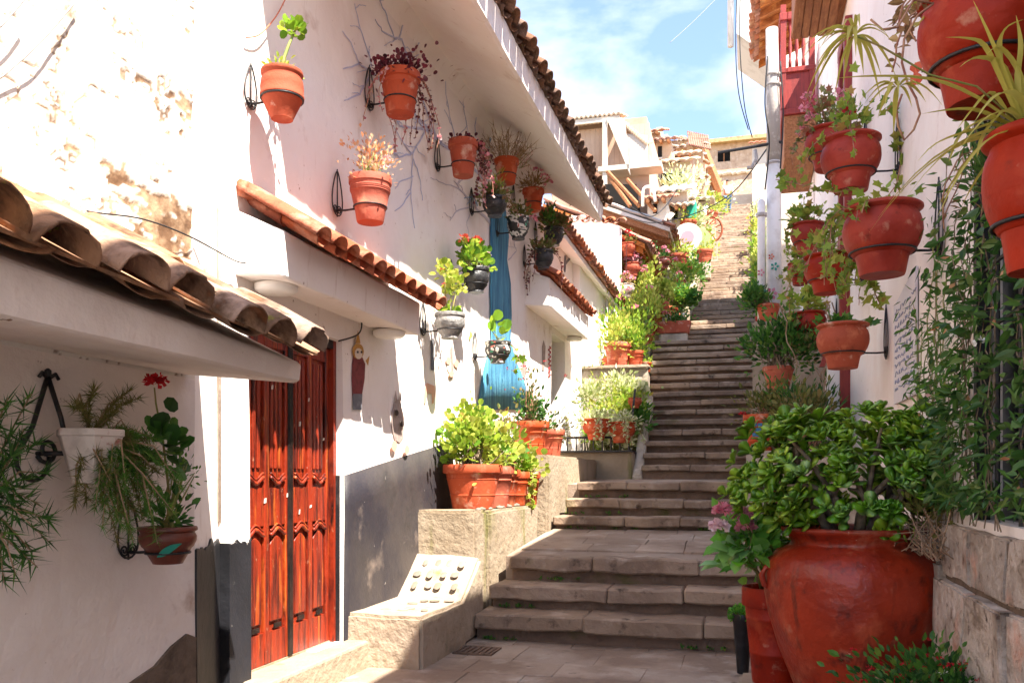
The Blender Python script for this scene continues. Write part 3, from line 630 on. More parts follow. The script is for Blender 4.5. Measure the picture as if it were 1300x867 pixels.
# second door
d2 = empty('house_door', (XB - .3, 13.25, D2[2]), 'dark wooden door deep in white wall under small red tiled canopy', 'door')
MB().box(XB - .34, XB - .28, D2[0], D2[1], D2[2], D2[3]).build('door_leaf', 'door_dark', d2)
for yy in (D2[0] + .01, D2[0] + .46, D2[1] - .09): MB().box(XB - .28, XB - .262, yy, yy + .08, D2[2] + .02, D2[3] - .02).build('stile', 'door_dark', d2)
# main eave with coved soffit
ev = MB(); prof = [(XB - .02, 3.80), (XB + .02, 3.93), (XB + .09, 4.0), (XB + .18, 3.995), (-1.99, 3.55), (-1.955, 3.56), (-1.93, 3.765), (-2.2, 3.95), (XB - .02, 4.4)]
YE0, YE1 = 4.36, 11.9
n9 = len(prof); NY = 30
for j in range(NY + 1):
    yy = YE0 + (YE1 - YE0) * j / NY
    for (x, z) in prof:
        d = .007 * noise.noise(Vector((x, yy * 1.4, z))); ev.v.append((x + d, yy, z + d))
for j in range(NY):
    for i in range(n9): ev.f.append((j*n9+i, (j+1)*n9+i, (j+1)*n9+(i+1) % n9, j*n9+(i+1) % n9))
ev.f.append(tuple(range(n9))); ev.f.append(tuple(range(NY*n9 + n9 - 1, NY*n9 - 1, -1)))
eo = ev.build('eave', 'plaster', hB, True); e_ = eo.modifiers.new('split', 'EDGE_SPLIT'); e_.split_angle = R(38)
bm = bmesh.new(); bm.from_mesh(eo.data); bmesh.ops.recalc_face_normals(bm, faces=bm.faces); bm.to_mesh(eo.data); bm.free()
rf = MB().prism([(-1.95, YE0 - .02, 3.775), (-6.0, YE0 - .02, 6.3), (-6.0, YE0 - .02, 6.15), (-2.1, YE0 - .02, 3.70)], (0, YE1 - YE0 + .04, 0)).build('roof', 'tile_old', hB)
upB = V(-.85, 0, .53).normalized()
tile_rows(rf, (-1.84, YE0 + .08, 3.775), (0, 1, 0), upB, 34, .222, 2, TM_b, .42, .014, 21, lift=.01)
# canopy over the red door
cB = empty('tiled_canopy', (XB, 5.5, 1.2), 'white canopy beam with new red tiles above the red door', 'canopy')
yA, yZ = 4.42, 6.55
mb = MB(); XF = -2.56
ncan = 22; pr = [(XB - .02, 1.18), (XF, 1.15), (XF + .01, 1.41), (XB - .02, 1.56)]
for j in range(ncan + 1):
    yy = yA + (yZ - yA) * j / ncan
    for x, z in pr: d = .006 * noise.noise(Vector((x * 2, yy * 2, z * 2))); mb.v.append((x + d, yy, z + d))
for j in range(ncan):
    for i in range(4): mb.f.append((j*4+i, (j+1)*4+i, (j+1)*4+(i+1) % 4, j*4+(i+1) % 4))
mb.f.append((0, 1, 2, 3)); mb.f.append((ncan*4+3, ncan*4+2, ncan*4+1, ncan*4))
bevel(mb.build('beam', 'plaster', cB), .015, 2)
tile_rows(cB, (-2.345, yA + .07, 1.385), (0, 1, 0), V(-.52, 0, .29), 11, .195, 2, TM_red, .34, .010, 31, lift=0)
mb = MB(); mb.tube([(XB + .03, yA + j * .16, 1.68 + .012 * math.sin(j * 2.1)) for j in range(14)], .05, 7); mb.build('mortar', 'tile_red', cB, True)
tag(MB().lathe([(.02, 0), (.10, .002), (.125, .02), (.13, .05), (.10, .06), (.02, .06)], (XB + .13, yA + .22, 1.105), 22).build('ceiling_lamp', 'lamp_white', None, True), 'round white lamp under the beam above the red door beside peeling wall', 'lamp')
tag(MB().lathe([(.02, 0), (.10, .002), (.125, .02), (.13, .05), (.10, .06), (.02, .06)], (XB + .13, yZ - .22, 1.105), 22).build('ceiling_lamp', 'lamp_white', None, True), 'round white lamp under far end of the red door canopy beside flower pots', 'lamp')
# small canopy over the second door
cC = empty('tiled_canopy', (XB, 12.6, 2.3), 'small white door canopy with dark red tiles above the deep doorway', 'canopy')
bevel(MB().hexa([(XB - .02, 11.15, 2.3), (-2.52, 11.15, 2.26), (-2.52, 14.0, 2.26), (XB - .02, 14.0, 2.3), (XB - .02, 11.15, 2.78), (-2.52, 11.15, 2.64), (-2.52, 14.0, 2.64), (XB - .02, 14.0, 2.78)]).build('beam', 'plaster', cC), .02, 2)
tile_rows(cC, (-2.40, 11.15, 2.665), (0, 1, 0), V(-.42, 0, .22), 15, .195, 1, TM_red, .34, .012, 41, lift=0)
tag(MB().lathe([(.02, 0), (.12, .002), (.135, .03), (.10, .06), (.02, .06)], (XB + .15, 13.75, 2.215), 18).build('ceiling_lamp', 'lamp_white', None, True), 'round white lamp under the small canopy of the deep doorway', 'lamp')

# ================================================================ NEXT HOUSE (C)
XCW = -2.74
hC = empty('white_house', (XCW, 16, 0), 'plain sunlit white house beyond the doorway with low red tiled eave', 'house')
wall_sheet('wall', hC, 'plaster_shadeless', (XCW, 14.42), (XCW, 19.4), -.3, 3.75, amp=.02, step=.25, thick=.36)
ew = MB().prism([(-6.5, 18.35, 0), (-2.64, 18.35, 0), (-2.64, 18.35, 5.35), (-3.4, 18.35, 5.62), (-6.5, 18.35, 5.9)], (0, .34, 0)).build('end_wall', 'plaster_shadeless', hC)
tile_rows(ew, (-2.6, 18.2, 5.40), (-1, 0, .12), (0, .9, .3), 15, .222, 1, TM_small, .36, .02, 55, lift=.02)
MB().hexa([(XCW + .002, 14.45, -.3), (XCW + .02, 14.45, -.3), (XCW + .02, 19.38, -.3), (XCW + .002, 19.38, -.3), (XCW + .002, 14.45, 1.45), (XCW + .02, 14.45, 1.45), (XCW + .02, 19.38, 3.1), (XCW + .002, 19.38, 3.1)]).build('dado', 'grey_paint', hC, label='grey painted dado rising with the stairs')
rC = MB().prism([(-2.60, 11.95, 3.60), (-6, 11.95, 5.13), (-6, 11.95, 4.95), (-2.60, 11.95, 3.52)], (0, 6.3, 0)).build('roof', 'plaster_shadeless', hC)
tile_rows(rC, (-2.47, 12.0, 3.63), (0, 1, 0), V(-.91, 0, .41), 28, .222, 2, TM_small, .36, .018, 51, lift=0)
MB().tube([(XCW + .05, 16.9, 3.5), (XCW + .05, 16.9, -.2)], .03, 8).build('drain_pipe', 'pvc', hC, True)
# wooden cross painted/bracketed on the wall
# ================================================================ BENCH AND PLANTERS, LEFT OF THE STAIRS
be = empty('stone_bench', (-2.5, 6.4, G), 'pale plastered stone bench with sloping back inlaid with pebbles', 'bench')
def rough_block(name, p8, m, parent, cuts=3, jit=.014, bev=.025):
    bm = bmesh.new(); mb = MB(); mb.hexa(p8)
    vs = [bm.verts.new(v) for v in mb.v]
    for f in mb.f: bm.faces.new([vs[i] for i in f])
    bmesh.ops.recalc_face_normals(bm, faces=bm.faces)
    bmesh.ops.bevel(bm, geom=list(bm.edges), offset=bev, segments=2, affect='EDGES')
    bmesh.ops.subdivide_edges(bm, edges=[e for e in bm.edges if e.calc_length() > .15], cuts=cuts, use_grid_fill=True)
    o0 = WL[parent] if parent is not None else Vector(p8[0])
    for v in bm.verts:
        v.co += Vector((noise.noise(v.co * 3.1), noise.noise(v.co * 3.3 + Vector((7, 0, 0))), noise.noise(v.co * 3.7 + Vector((0, 9, 0))))) * jit
        v.co -= o0
    me = bpy.data.meshes.new(name); bm.to_mesh(me); bm.free(); me.materials.append(MATS[m])
    me.polygons.foreach_set('use_smooth', [True] * len(me.polygons))
    ob = bpy.data.objects.new(name, me); col.objects.link(ob); WL[ob] = Vector(o0)
    es = ob.modifiers.new('split', 'EDGE_SPLIT'); es.split_angle = R(32)
    if parent is not None: ob.parent = parent
    else: ob.location = o0
    return ob
def blk(name, x0, x1, y0, y1, z0, z1, m, parent, **k):
    return rough_block(name, [(x0,y0,z0),(x1,y0,z0),(x1,y1,z0),(x0,y1,z0),(x0,y0,z1),(x1,y0,z1),(x1,y1,z1),(x0,y1,z1)], m, parent, **k)
XS = -2.27
blk('seat', XB - .03, XS, 5.86, 6.86, G - .05, -1.0, 'chalk_stone', be)
rough_block('backrest', [(XB - .03, 6.8, G), (XS, 6.8, G), (XS, 7.4, G), (XB - .03, 7.4, G), (XB - .03, 6.78, -1.02), (XS, 6.78, -1.02), (XS + .01, 7.27, -.68), (XB - .03, 7.27, -.66)], 'chalk_stone', be)
pm = MB(); 
bm = bmesh.new(); bmesh.ops.create_icosphere(bm, subdivisions=1, radius=1); pm.add([v.co for v in bm.verts], [[v.index for v in f.verts] for f in bm.faces]); bm.free()
peb = pm.mesh('pebble', 'pebble', True)
rp = random.Random(9)
for i in range(4):
    for j in range(3):
        q = (j + .5) / 3; yy = 6.84 + q * .36; zz = -.98 + (yy - 6.8) * .69 + .004
        M = Matrix.Translation((XB + .12 + i * .115 + rp.uniform(-.025, .025), yy + rp.uniform(-.03, .03), zz)) @ Matrix.Rotation(R(35), 4, 'X') @ Matrix.Diagonal((.026 + rp.random() * .018, .040 + rp.random() * .02, .007, 1))
        inst('pebble', peb, M, be)
for i in range(9):
    M = Matrix.Translation((XB + .12 + rp.uniform(0, .4), 6.1 + rp.uniform(0, .55), -.995)) @ Matrix.Rotation(rp.uniform(0, 3), 4, 'Z') @ Matrix.Diagonal((.05, .03, .012, 1))
    inst('pebble', peb, M, be)
pl = empty('stone_planter', (-2.5, 8.2, G), 'mossy plastered planter block above the bench beside lower landing', 'planter')
blk('front_block', XB - .03, -2.32, 7.28, 7.62, G, -.285, 'concrete_lit', pl)
blk('side_block', XB - .03, -2.29, 7.62, 9.5, G, -.30, 'concrete_lit', pl, jit=.02)
pl2 = empty('stone_planter', (-2.5, 11, -1), 'upper plastered planter step below the deep doorway holding red pots', 'planter')
blk('block', XB - .03, -2.17, 9.5, 12.75, -1.1, .27, 'concrete_lit', pl2)
for i in range(12):   # pebbles lying along the planter lips
    yy = 7.5 + i * .16; M = Matrix.Translation((-2.36 + rp.uniform(-.04, .02), yy, -.285)) @ Matrix.Diagonal((.03 + rp.random() * .02, .035, .022, 1))
    inst('pebble', peb, M, pl)
pl3 = empty('garden_bed', (-2.2, 13.5, -.1), 'walled garden bed full of plants beside second flight of steps', 'planter')
blk('front_wall', XB - .02, -1.63, 12.72, 12.95, -.3, .39, 'concrete_lit', pl3)
blk('bed', XB - .02, -1.64, 12.95, 14.6, -.3, .42, 'soil', pl3)
par = rough_block('parapet', [(-1.63, 12.62, -.2), (-1.49, 12.62, -.2), (-1.55, 14.75, -.2), (-1.70, 14.75, -.2), (-1.63, 12.62, .04), (-1.49, 12.62, .04), (-1.55, 14.75, 1.42), (-1.70, 14.75, 1.42)], 'concrete', None)
tag(par, 'sloping concrete kerb wall between garden bed and steps', 'kerb wall')
pl4 = empty('terrace_block', (-2.2, 15, 0), 'pale concrete terrace block above the garden bed carrying large pots', 'terrace')
rough_block('block', [(XCW - .1, 14.6, 0), (-1.62, 14.6, 0), (-1.9, 18.2, 0), (XCW - .1, 18.2, 0), (XCW - .1, 14.6, 1.86), (-1.62, 14.6, 1.86), (-1.94, 18.2, 1.86), (XCW - .1, 18.2, 1.86)], 'concrete', pl4)
rough_block('coping', [(XCW - .1, 14.54, 1.84), (-1.60, 14.54, 1.84), (-1.60, 14.9, 1.84), (XCW - .1, 14.9, 1.84), (XCW - .1, 14.54, 1.91), (-1.60, 14.54, 1.91), (-1.60, 14.9, 1.91), (XCW - .1, 14.9, 1.91)], 'chalk_stone', pl4)
rough_block('upper_block', [(XCW - .4, 18.2, 1), (-1.98, 18.2, 1), (-1.98, 19.4, 1), (XCW - .4, 19.4, 1), (XCW - .4, 18.2, 2.75), (-1.98, 18.2, 2.75), (-1.98, 19.4, 2.75), (XCW - .4, 19.4, 2.75)], 'concrete', pl4)
# kerb and terraces along the third flight, left
kb = empty('kerb_wall', (-1.45, 19.4, 2.8), 'long pale kerb climbing along the left edge of the upper steps', 'kerb wall')
for j in range(12):
    y0, y1 = 19.35 + j * 2.2, 19.35 + (j + 1) * 2.2; z0, z1 = 2.95 + (y0 - 19.35) * .4176, 2.95 + (y1 - 19.35) * .4176
    rough_block('kerb_stone', [(-1.56, y0, z0 - .6), (-1.385, y0, z0 - .6), (-1.385, y1 - .01, z1 - .6), (-1.56, y1 - .01, z1 - .6), (-1.56, y0, z0 + .28), (-1.385, y0, z0 + .28), (-1.385, y1 - .01, z1 + .28), (-1.56, y1 - .01, z1 + .28)], 'chalk_stone', kb)
tl = empty('planting_terraces', (-2.3, 22, 2), 'stepped stone terraces crowded with pots left of upper steps', 'terrace')
TERR = []
for j in range(9):
    y0, y1 = 19.4 + j * 2.9, 19.4 + (j + 1) * 2.9; z = 3.15 + (y0 + 1 - 19.4) * .4176; TERR.append((y0, y1, z))
    MB().box(-4.4, -1.57, y0, y1, z - 2.6, z).build('terrace', 'concrete', tl)

# ================================================================ RIGHT SIDE
XR = 1.05
hR0 = empty('right_house', (XR + 1, 4, G), 'white house wall on the right hung with large red pots and a grilled window', 'house')
wall_sheet('wall', hR0, 'plaster', (XR, 10.4), (XR, 1.2), G - .2, 5.36, [(10.4 - 4.62, 10.4 - 1.7, -.2, 1.7)], amp=.016, step=.16, thick=.3)
wall_sheet('wall', hR0, 'plaster', (XR, 1.2), (XR, -6), G - .2, 6.5, amp=.016, step=.4, thick=.3)
MB().box(XR + .31, XR + 5, -6, 1.2, 6.1, 6.3).build('flat_roof', 'plaster', hR0)
MB().box(XR + .31, XR + 5, 1.2, 10.4, 4.95, 5.15).build('flat_roof', 'plaster', hR0)
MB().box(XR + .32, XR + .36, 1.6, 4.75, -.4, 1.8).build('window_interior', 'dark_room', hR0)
# painted board with faded lines of writing
sg = empty('painted_notice', (XR - .02, 8.0, .8), 'faded grey notice with rows of writing painted on white wall', 'sign')
p = onX(1133, 390, XR - .03); q = onX(1160, 500, XR - .03)
MB().hexa([(XR - .022, q.y, q.z), (XR - .006, q.y, q.z), (XR - .006, p.y, q.z), (XR - .022, p.y, q.z), (XR - .022, q.y, p.z + .1), (XR - .006, q.y, p.z + .1), (XR - .006, p.y, p.z), (XR - .022, p.y, p.z)]).build('board', 'board', sg)
r6 = random.Random(4)
for i in range(11):
    zz = p.z - .06 - i * (p.z - q.z - .1) / 11; yy = p.y - .08; mb = MB()
    while yy > q.y + .1:
        ln = r6.uniform(.05, .16); P = []
        for s in range(7): P.append((XR - .0235, yy - ln * s / 6, zz + r6.uniform(-.016, .018)))
        mb.tube(P, .0045, 4); yy -= ln + .04
    mb.build('writing_line', 'ink', sg)
# iron grille window
gw = empty('window_grille', (XR, 3.2, -.2), 'black iron window grille behind the climbing vine', 'grille')
for i in range(8):
    yy = 1.85 + i * .36; MB().tube([(XR + .04, yy, -.24), (XR + .04, yy, 1.72)], .011, 6).build('bar', 'iron', gw)
for zz in (-.12, .15, .42, .70, .98, 1.26, 1.54): MB().tube([(XR + .035, 1.68, zz), (XR + .035, 4.64, zz)], .010, 6).build('crossbar', 'iron', gw)
MB().box(XR + .0, XR + .06, 4.57, 4.63, -.2, 1.7).build('frame', 'iron', gw)
MB().box(XR + .12, XR + .13, 1.7, 4.6, -.2, 1.7).build('pane', 'dark_glass', gw)
# low stone wall
sw = empty('stone_wall', (1.0, 3.5, G), 'low wall of large rough pale stone blocks beside the big jar', 'wall')
r8 = random.Random(12)
for zz, hh, ys_ in ((-.50, .27, (5.0, 4.42, 3.86, 3.3, 2.5, 1.8)), (-.96, .45, (5.05, 4.35, 3.75, 2.9, 1.9)), (G - .05, .46, (5.0, 4.1, 3.3, 2.2, 1.6))):
    for a, b in zip(ys_, ys_[1:]):
        d = r8.uniform(-.02, .02); blk('stone_block', .955 + d + (.03 if zz > -.6 else 0), XR + .04, b + .008, a - .008, zz, zz + hh - .012, 'wall_stone', sw, jit=.022, bev=.010, cuts=5)
MB().box(1.0, XR + .03, 1.6, 4.98, G, -.26).build('mortar_core', 'dirt', sw)
# terraces right of the steps
tr = empty('retaining_wall', (.5, 10, G), 'stepped plastered retaining wall carrying pots right of the steps', 'wall')
blk('block', -.02, XR, 8.6, 10.7, G, .265, 'concrete', tr)
blk('block', .035, XR, 10.7, 13.0, G, 1.02, 'chalk_stone', tr)
rough_block('block', [(.06, 13.0, -.5), (XR, 13.0, -.5), (XR, 18.8, -.5), (.18, 18.8, -.5), (.06, 13.0, 2.25), (XR, 13.0, 2.25), (XR, 18.8, 3.3), (.18, 18.8, 3.3)], 'chalk_stone', tr)
rough_block('block', [(.22, 18.8, 2), (1.4, 18.8, 2), (1.4, 46, 13), (.24, 46, 13), (.22, 18.8, 3.2), (1.4, 18.8, 3.2), (1.4, 46, 14.4), (.24, 46, 14.4)], 'concrete', tr, cuts=8)
# second right house with red woodwork
hR2 = empty('balcony_house', (XR + 1, 12.5, 0), 'white house with red timber balcony and red framed window', 'house')
wall_sheet('wall', hR2, 'plaster', (XR, 15.0), (XR, 10.42), .5, 6.75, amp=.01, step=.3, thick=.3)
MB().box(XR + .31, XR + 5, 10.42, 15, 6.0, 6.2).build('flat_roof', 'plaster', hR2)
# red window and posts
for yy in (9.75, 10.35): bevel(MB().box(XR - .07, XR + .02, yy, yy + .13, 2.7, 4.72).build('window_post', 'wood_red', hR2), .01)
bevel(MB().box(XR - .07, XR + .02, 9.70, 10.53, 4.72, 4.86).build('window_head', 'wood_red', hR2), .01)
bevel(MB().box(XR - .07, XR + .02, 9.70, 10.53, 2.58, 2.70).build('window_sill', 'wood_red', hR2), .01)
MB().box(XR - .012, XR + .01, 9.88, 10.35, 2.7, 4.72).build('window_pane', 'dark_glass', hR2)
# red door post with diagonal brace
bevel(MB().box(XR - .10, XR + .02, 9.9, 10.05, .7, 2.58).build('door_post', 'wood_red', hR2), .01)
MB().obox((XR - .16, 9.97, 1.55), (.028, 0, 0), (0, .05, 0), (.12, 0, .34)).build('brace', 'wood_red', hR2)
# balcony
bl = empty('balcony', (.75, 15.1, 5.0), 'red timber balcony with turned balusters and brown boxed floor', 'balcony')
x0, x1, y0, y1 = .50, XR - .03, 14.2, 16.0
bevel(MB().box(x0 + .04, x1, y0 + .04, y1 - .04, 5.0, 5.68).build('floor_box', 'wood_brown', bl), .01)
bevel(MB().box(x0, x1, y0, y1, 5.68, 5.78).build('floor_rim', 'wood_red', bl), .01)
for a in ((x0 + .02, x0 + .05, y0 + .05, y1 - .05), (x0 + .05, x1 - .02, y0 + .02, y0 + .05)): MB().box(*a, 5.78, 6.33).build('panel', 'wood_red', bl)
bevel(MB().box(x0 - .02, x0 + .08, y0 - .02, y1, 6.33, 6.41).build('rail', 'wood_red', bl), .01); bevel(MB().box(x0 + .08, x1 - .01, y0 - .02, y0 + .07, 6.33, 6.41).build('rail', 'wood_red', bl), .01)
bevel(MB().box(x0 - .03, x0 + .09, y0 - .03, y1, 7.15, 7.27).build('hand_rail', 'wood_red', bl), .01); bevel(MB().box(x0 + .09, x1 - .01, y0 - .03, y0 + .08, 7.15, 7.27).build('hand_rail', 'wood_red', bl), .01)
for xx, yy in ((x0 + .03, y0 + .03), (x0 + .03, y1 - .06), (x1 - .06, y0 + .03)): MB().box(xx - .04, xx + .04, yy - .04, yy + .04, 5.78, 7.4).build('corner_post', 'wood_red', bl)
bal = [(.024, 0), (.026, .1), (.014, .15), (.032, .32), (.017, .45), (.014, .54), (.026, .62), (.024, .74)]
for i in range(4): MB().lathe(bal, (x0 + .13 + i * .1, y0 + .03, 6.41), 8).build('baluster', 'wood_red', bl, True)
for i in range(10): MB().lathe(bal, (x0 + .03, y0 + .18 + i * .155, 6.41), 8).build('baluster', 'wood_red', bl, True)
b2 = empty('balcony', (.8, 9.8, 5.2), 'brown plank underside of the upper wooden bay above the red window', 'balcony')
bevel(MB().box(.50, .98, 9.4, 10.9, 5.26, 6.0).build('bay_box', 'wood_brown', b2), .01)
for i in range(5): MB().box(.52 + i * .09, .60 + i * .09, 9.42, 10.88, 5.24, 5.262).build('plank', 'wood_brown', b2)
MB().box(.98, XR + .05, 9.5, 10.8, 5.3, 5.5).build('beam', 'wood_brown', b2)
# third right house: wooden eave
hR3 = empty('eave_house', (1.5, 17, 2), 'tall house with broad timbered eave of warm planks and clay tiles', 'house')
MB().box(XR - .02, XR + 4, 15.02, 18.9, 1.5, 8.7).build('wall', 'plaster', hR3)
er = MB().prism([(.22, 15.6, 8.30), (1.1, 15.6, 8.62), (1.1, 15.6, 8.70), (.22, 15.6, 8.38)], (0, 2.5, 0)).build('roof', 'wood_warm', hR3)
for i in range(7): MB().hexa([(.2, 15.65 + i * .38, 8.19), (1.08, 15.65 + i * .38, 8.52), (1.08, 15.75 + i * .38, 8.52), (.2, 15.75 + i * .38, 8.19), (.2, 15.65 + i * .38, 8.30), (1.08, 15.65 + i * .38, 8.61), (1.08, 15.75 + i * .38, 8.61), (.2, 15.75 + i * .38, 8.30)]).build('rafter', 'wood_warm', er)
tile_rows(er, (.05, 15.66, 8.37), (0, 1, 0), V(.93, 0, .36), 11, .222, 3, TM_small, .36, .014, 61, lift=0)
hR4 = empty('gutter_house', (1.5, 21, 5), 'pale boarded house end with hanging gutter behind the utility pole', 'house')
MB().box(.62, 5, 20.2, 21.6, 3, 10.2).build('wall', 'far_white', hR4)
MB().hexa([(-.25, 19.95, 9.9), (.7, 19.95, 9.1), (.7, 21.7, 9.1), (-.25, 21.7, 9.9), (-.25, 19.95, 12.6), (.7, 19.95, 12.2), (.7, 21.7, 12.2), (-.25, 21.7, 12.6)]).build('gable_board', 'pvc', hR4)
MB().tube([(-.38, 19.9, 9.6), (-.38, 19.9, 12.9)], .07, 8).build('down_pipe', 'pvc', hR4, True)
MB().obox((-.30, 19.75, 10.95), (.2, 0, 0), (0, .1, 0), (0, 0, .06)).build('lamp_head', 'pole_grey', hR4)
# utility pole
po = empty('utility_pole', (.37, 13.6, 2.2), 'round grey concrete utility pole with white lower half', 'pole')
MB().tube([(.37, 13.6, 2.0), (.37, 13.6, 4.75)], [.115, .105], 16).build('lower_shaft', 'pole_white', po, True)
MB().tube([(.37, 13.6, 4.75), (.34, 13.6, 6.75)], [.104, .09], 16).build('upper_shaft', 'pole_grey', po, True)
for z in (4.72, 5.9, 6.05): MB().lathe([(.108, -.02), (.114, -.015), (.114, .015), (.108, .02)], (.36, 13.6, z), 16).build('band', 'pole_grey', po, True)
MB().tube([(-.45, 13.55, 4.95), (.5, 13.55, 5.02)], .022, 6).build('cross_arm', 'iron', po)
MB().tube([(.10, 13.6, 4.95), (.12, 13.55, 4.8), (.05, 13.5, 4.66), (-.02, 13.5, 4.66)], .03, 7).build('insulator', 'pole_grey', po, True)
# painted flowers on the shaft
def fl(o, c, ax, ay, r, m, petals=6):
    mb = MB(); c = Vector(c); ax = Vector(ax); ay = Vector(ay)
    for i in range(petals):
        t = 6.283 * i / petals; d = ax * math.cos(t) + ay * math.sin(t); e = ax * -math.sin(t) + ay * math.cos(t); nrm = ax.cross(ay) * .004
        mb.prism([c + d * r * .2, c + d * r * .65 - e * r * .28, c + d * r, c + d * r * .65 + e * r * .28], nrm)
    mb.build('painted_flower', m, o)
ax_, ay_ = V(1, 0, 0), V(0, 0, 1)
fl(po, (.33, 13.478, 2.75), ax_, ay_, .10, 'petal_pink'); fl(po, (.38, 13.478, 3.15), ax_, ay_, .07, 'paint_teal', 5); fl(po, (.33, 13.478, 3.3), ax_, ay_, .05, 'petal_coral', 5)
dp = empty('drain_pipe', (.20, 13.4, 2.2), 'white drainpipe with painted bird and flowers beside the pole', 'pipe')
MB().tube([(.19, 13.45, 2.2), (.19, 13.45, 3.95), (.19, 13.5, 4.1), (.19, 13.6, 4.15)], .06, 10).build('pipe', 'pole_white', dp, True)
MB().lathe([(.062, -.03), (.08, -.025), (.08, .025), (.062, .03)], (.19, 13.45, 3.92), 12).build('collar', 'pole_grey', dp, True)
fl(dp, (.18, 13.382, 3.05), ax_, ay_, .06, 'petal_pink', 5); fl(dp, (.2, 13.382, 2.78), ax_, ay_, .07, 'paint_teal', 4); fl(dp, (.19, 13.382, 2.52), ax_, ay_, .05, 'petal_coral', 5)
# side stair railing
rl = empty('iron_railing', (.8, 10.2, .2), 'black iron railing of the side steps below hanging pots', 'railing')
P0, P1 = V(.66, 10.3, .95), V(.98, 9.3, 1.12)
a0 = att(1066, 545, 9.6); a1 = att(1091, 490, 9.2)
for i in range(5):
    q = i / 4; b = att(1068 + 18 * q, 560, 9.5); tpt = att(1068 + 18 * q, 497 - 14 * q, 9.5)
    MB().tube([V(b.x, b.y, .262), tpt], .016, 6).build('bar', 'iron', rl)
for off in (0, 28): MB().tube([att(1064, 500 + off, 9.5), att(1090, 478 + off, 9.5)], .02, 6).build('rail', 'iron', rl)
gp = att(1059, 520, 9.4); MB().box(gp.x - .07, gp.x + .05, gp.y - .06, gp.y + .06, .262, 1.3).build('post', 'pole_white', rl)

# ================================================================ FAR HOUSES
def corrug(name, p00, p10, p01, m, parent, n=20, amp=.06):
    """a field of barrel tiles too far away to pick apart: corrugated sheet with thickness"""
    p00, p10, p01 = map(Vector, (p00, p10, p01)); a = p10 - p00; u = p01 - p00; nn = a.cross(u).normalized()
    if nn.z < 0: nn = -nn
    mb = MB(); k = 6; rows = 5
    for j in range(rows + 1):
        for i in range(n * k + 1):
            mb.v.append(p00 + a * (i / (n * k)) + u * (j / rows) + nn * (amp * abs(math.sin(math.pi * i / k)) + .03 * (j % 2)))
    w_ = n * k + 1
    for j in range(rows):
        for i in range(n * k): b = j * w_ + i; mb.f.append((b, b + 1, b + 1 + w_, b + w_))
    mb.v = [tuple(v) for v in mb.v]
    o = mb.build(name, m, parent, kind='stuff'); s_ = o.modifiers.new('solid', 'SOLIDIFY'); s_.thickness = .05; return o
# porch roofs beside the pots
pD = empty('porch', (-3, 19.5, 3), 'open porch with orange plank ceiling over hanging pots behind white house', 'porch')
MB().prism([(-2.15, 18.75, 4.95), (-4.4, 18.75, 6.0), (-4.4, 18.75, 6.1), (-2.15, 18.75, 5.05)], (0, 3.45, 0)).build('roof', 'wood_warm', pD)
for i in range(7):
    yy = 18.85 + i * .48; MB().hexa([(-2.2, yy, 4.85), (-4.3, yy, 5.83), (-4.3, yy + .12, 5.83), (-2.2, yy + .12, 4.85), (-2.2, yy, 4.98), (-4.3, yy, 5.96), (-4.3, yy + .12, 5.96), (-2.2, yy + .12, 4.98)]).build('rafter', 'wood_warm', pD)
tile_rows(pD, (-2.02, 18.78, 5.06), (0, 1, 0), V(-.906, 0, .42), 15, .222, 1, TM_small, .36, .016, 71, lift=0)
corrug('tile_field', (-2.32, 18.75, 5.22), (-2.32, 22.2, 5.22), (-4.4, 18.75, 6.2), 'tile', pD, 15)
MB().box(-4.5, -4.2, 18.8, 22.2, 2.5, 6.0).build('back_wall', 'far_pink', pD)
MB().box(-4.2, -4.16, 19.7, 20.6, 3.2, 5.1).build('doorway', 'dark_room', pD)
MB().tube([(-2.3, 22.0, 3.5), (-2.3, 22.0, 4.9)], .06, 8).build('post', 'wood_brown', pD)
pE = empty('porch', (-3, 24.5, 5), 'further porch with grey raftered eave and scalloped tile edge', 'porch')
MB().prism([(-1.95, 22.6, 6.35), (-4.2, 22.6, 7.3), (-4.2, 22.6, 7.4), (-1.95, 22.6, 6.45)], (0, 3.6, 0)).build('roof', 'far_white', pE)
for i in range(6):
    yy = 22.7 + i * .6; MB().hexa([(-2.0, yy, 6.22), (-4.1, yy, 7.1), (-4.1, yy + .14, 7.1), (-2.0, yy + .14, 6.22), (-2.0, yy, 6.37), (-4.1, yy, 7.25), (-4.1, yy + .14, 7.25), (-2.0, yy + .14, 6.37)]).build('rafter', 'wood_brown', pE)
tile_rows(pE, (-1.82, 22.62, 6.46), (0, 1, 0), V(-.92, 0, .39), 16, .222, 1, TM_small, .36, .016, 72, lift=0)
corrug('tile_field', (-2.12, 22.6, 6.6), (-2.12, 26.2, 6.6), (-4.2, 22.6, 7.48), 'zinc', pE, 16)
MB().box(-4.3, -4.0, 22.5, 26.2, 4.2, 7.2).build('back_wall', 'far_white', pE)
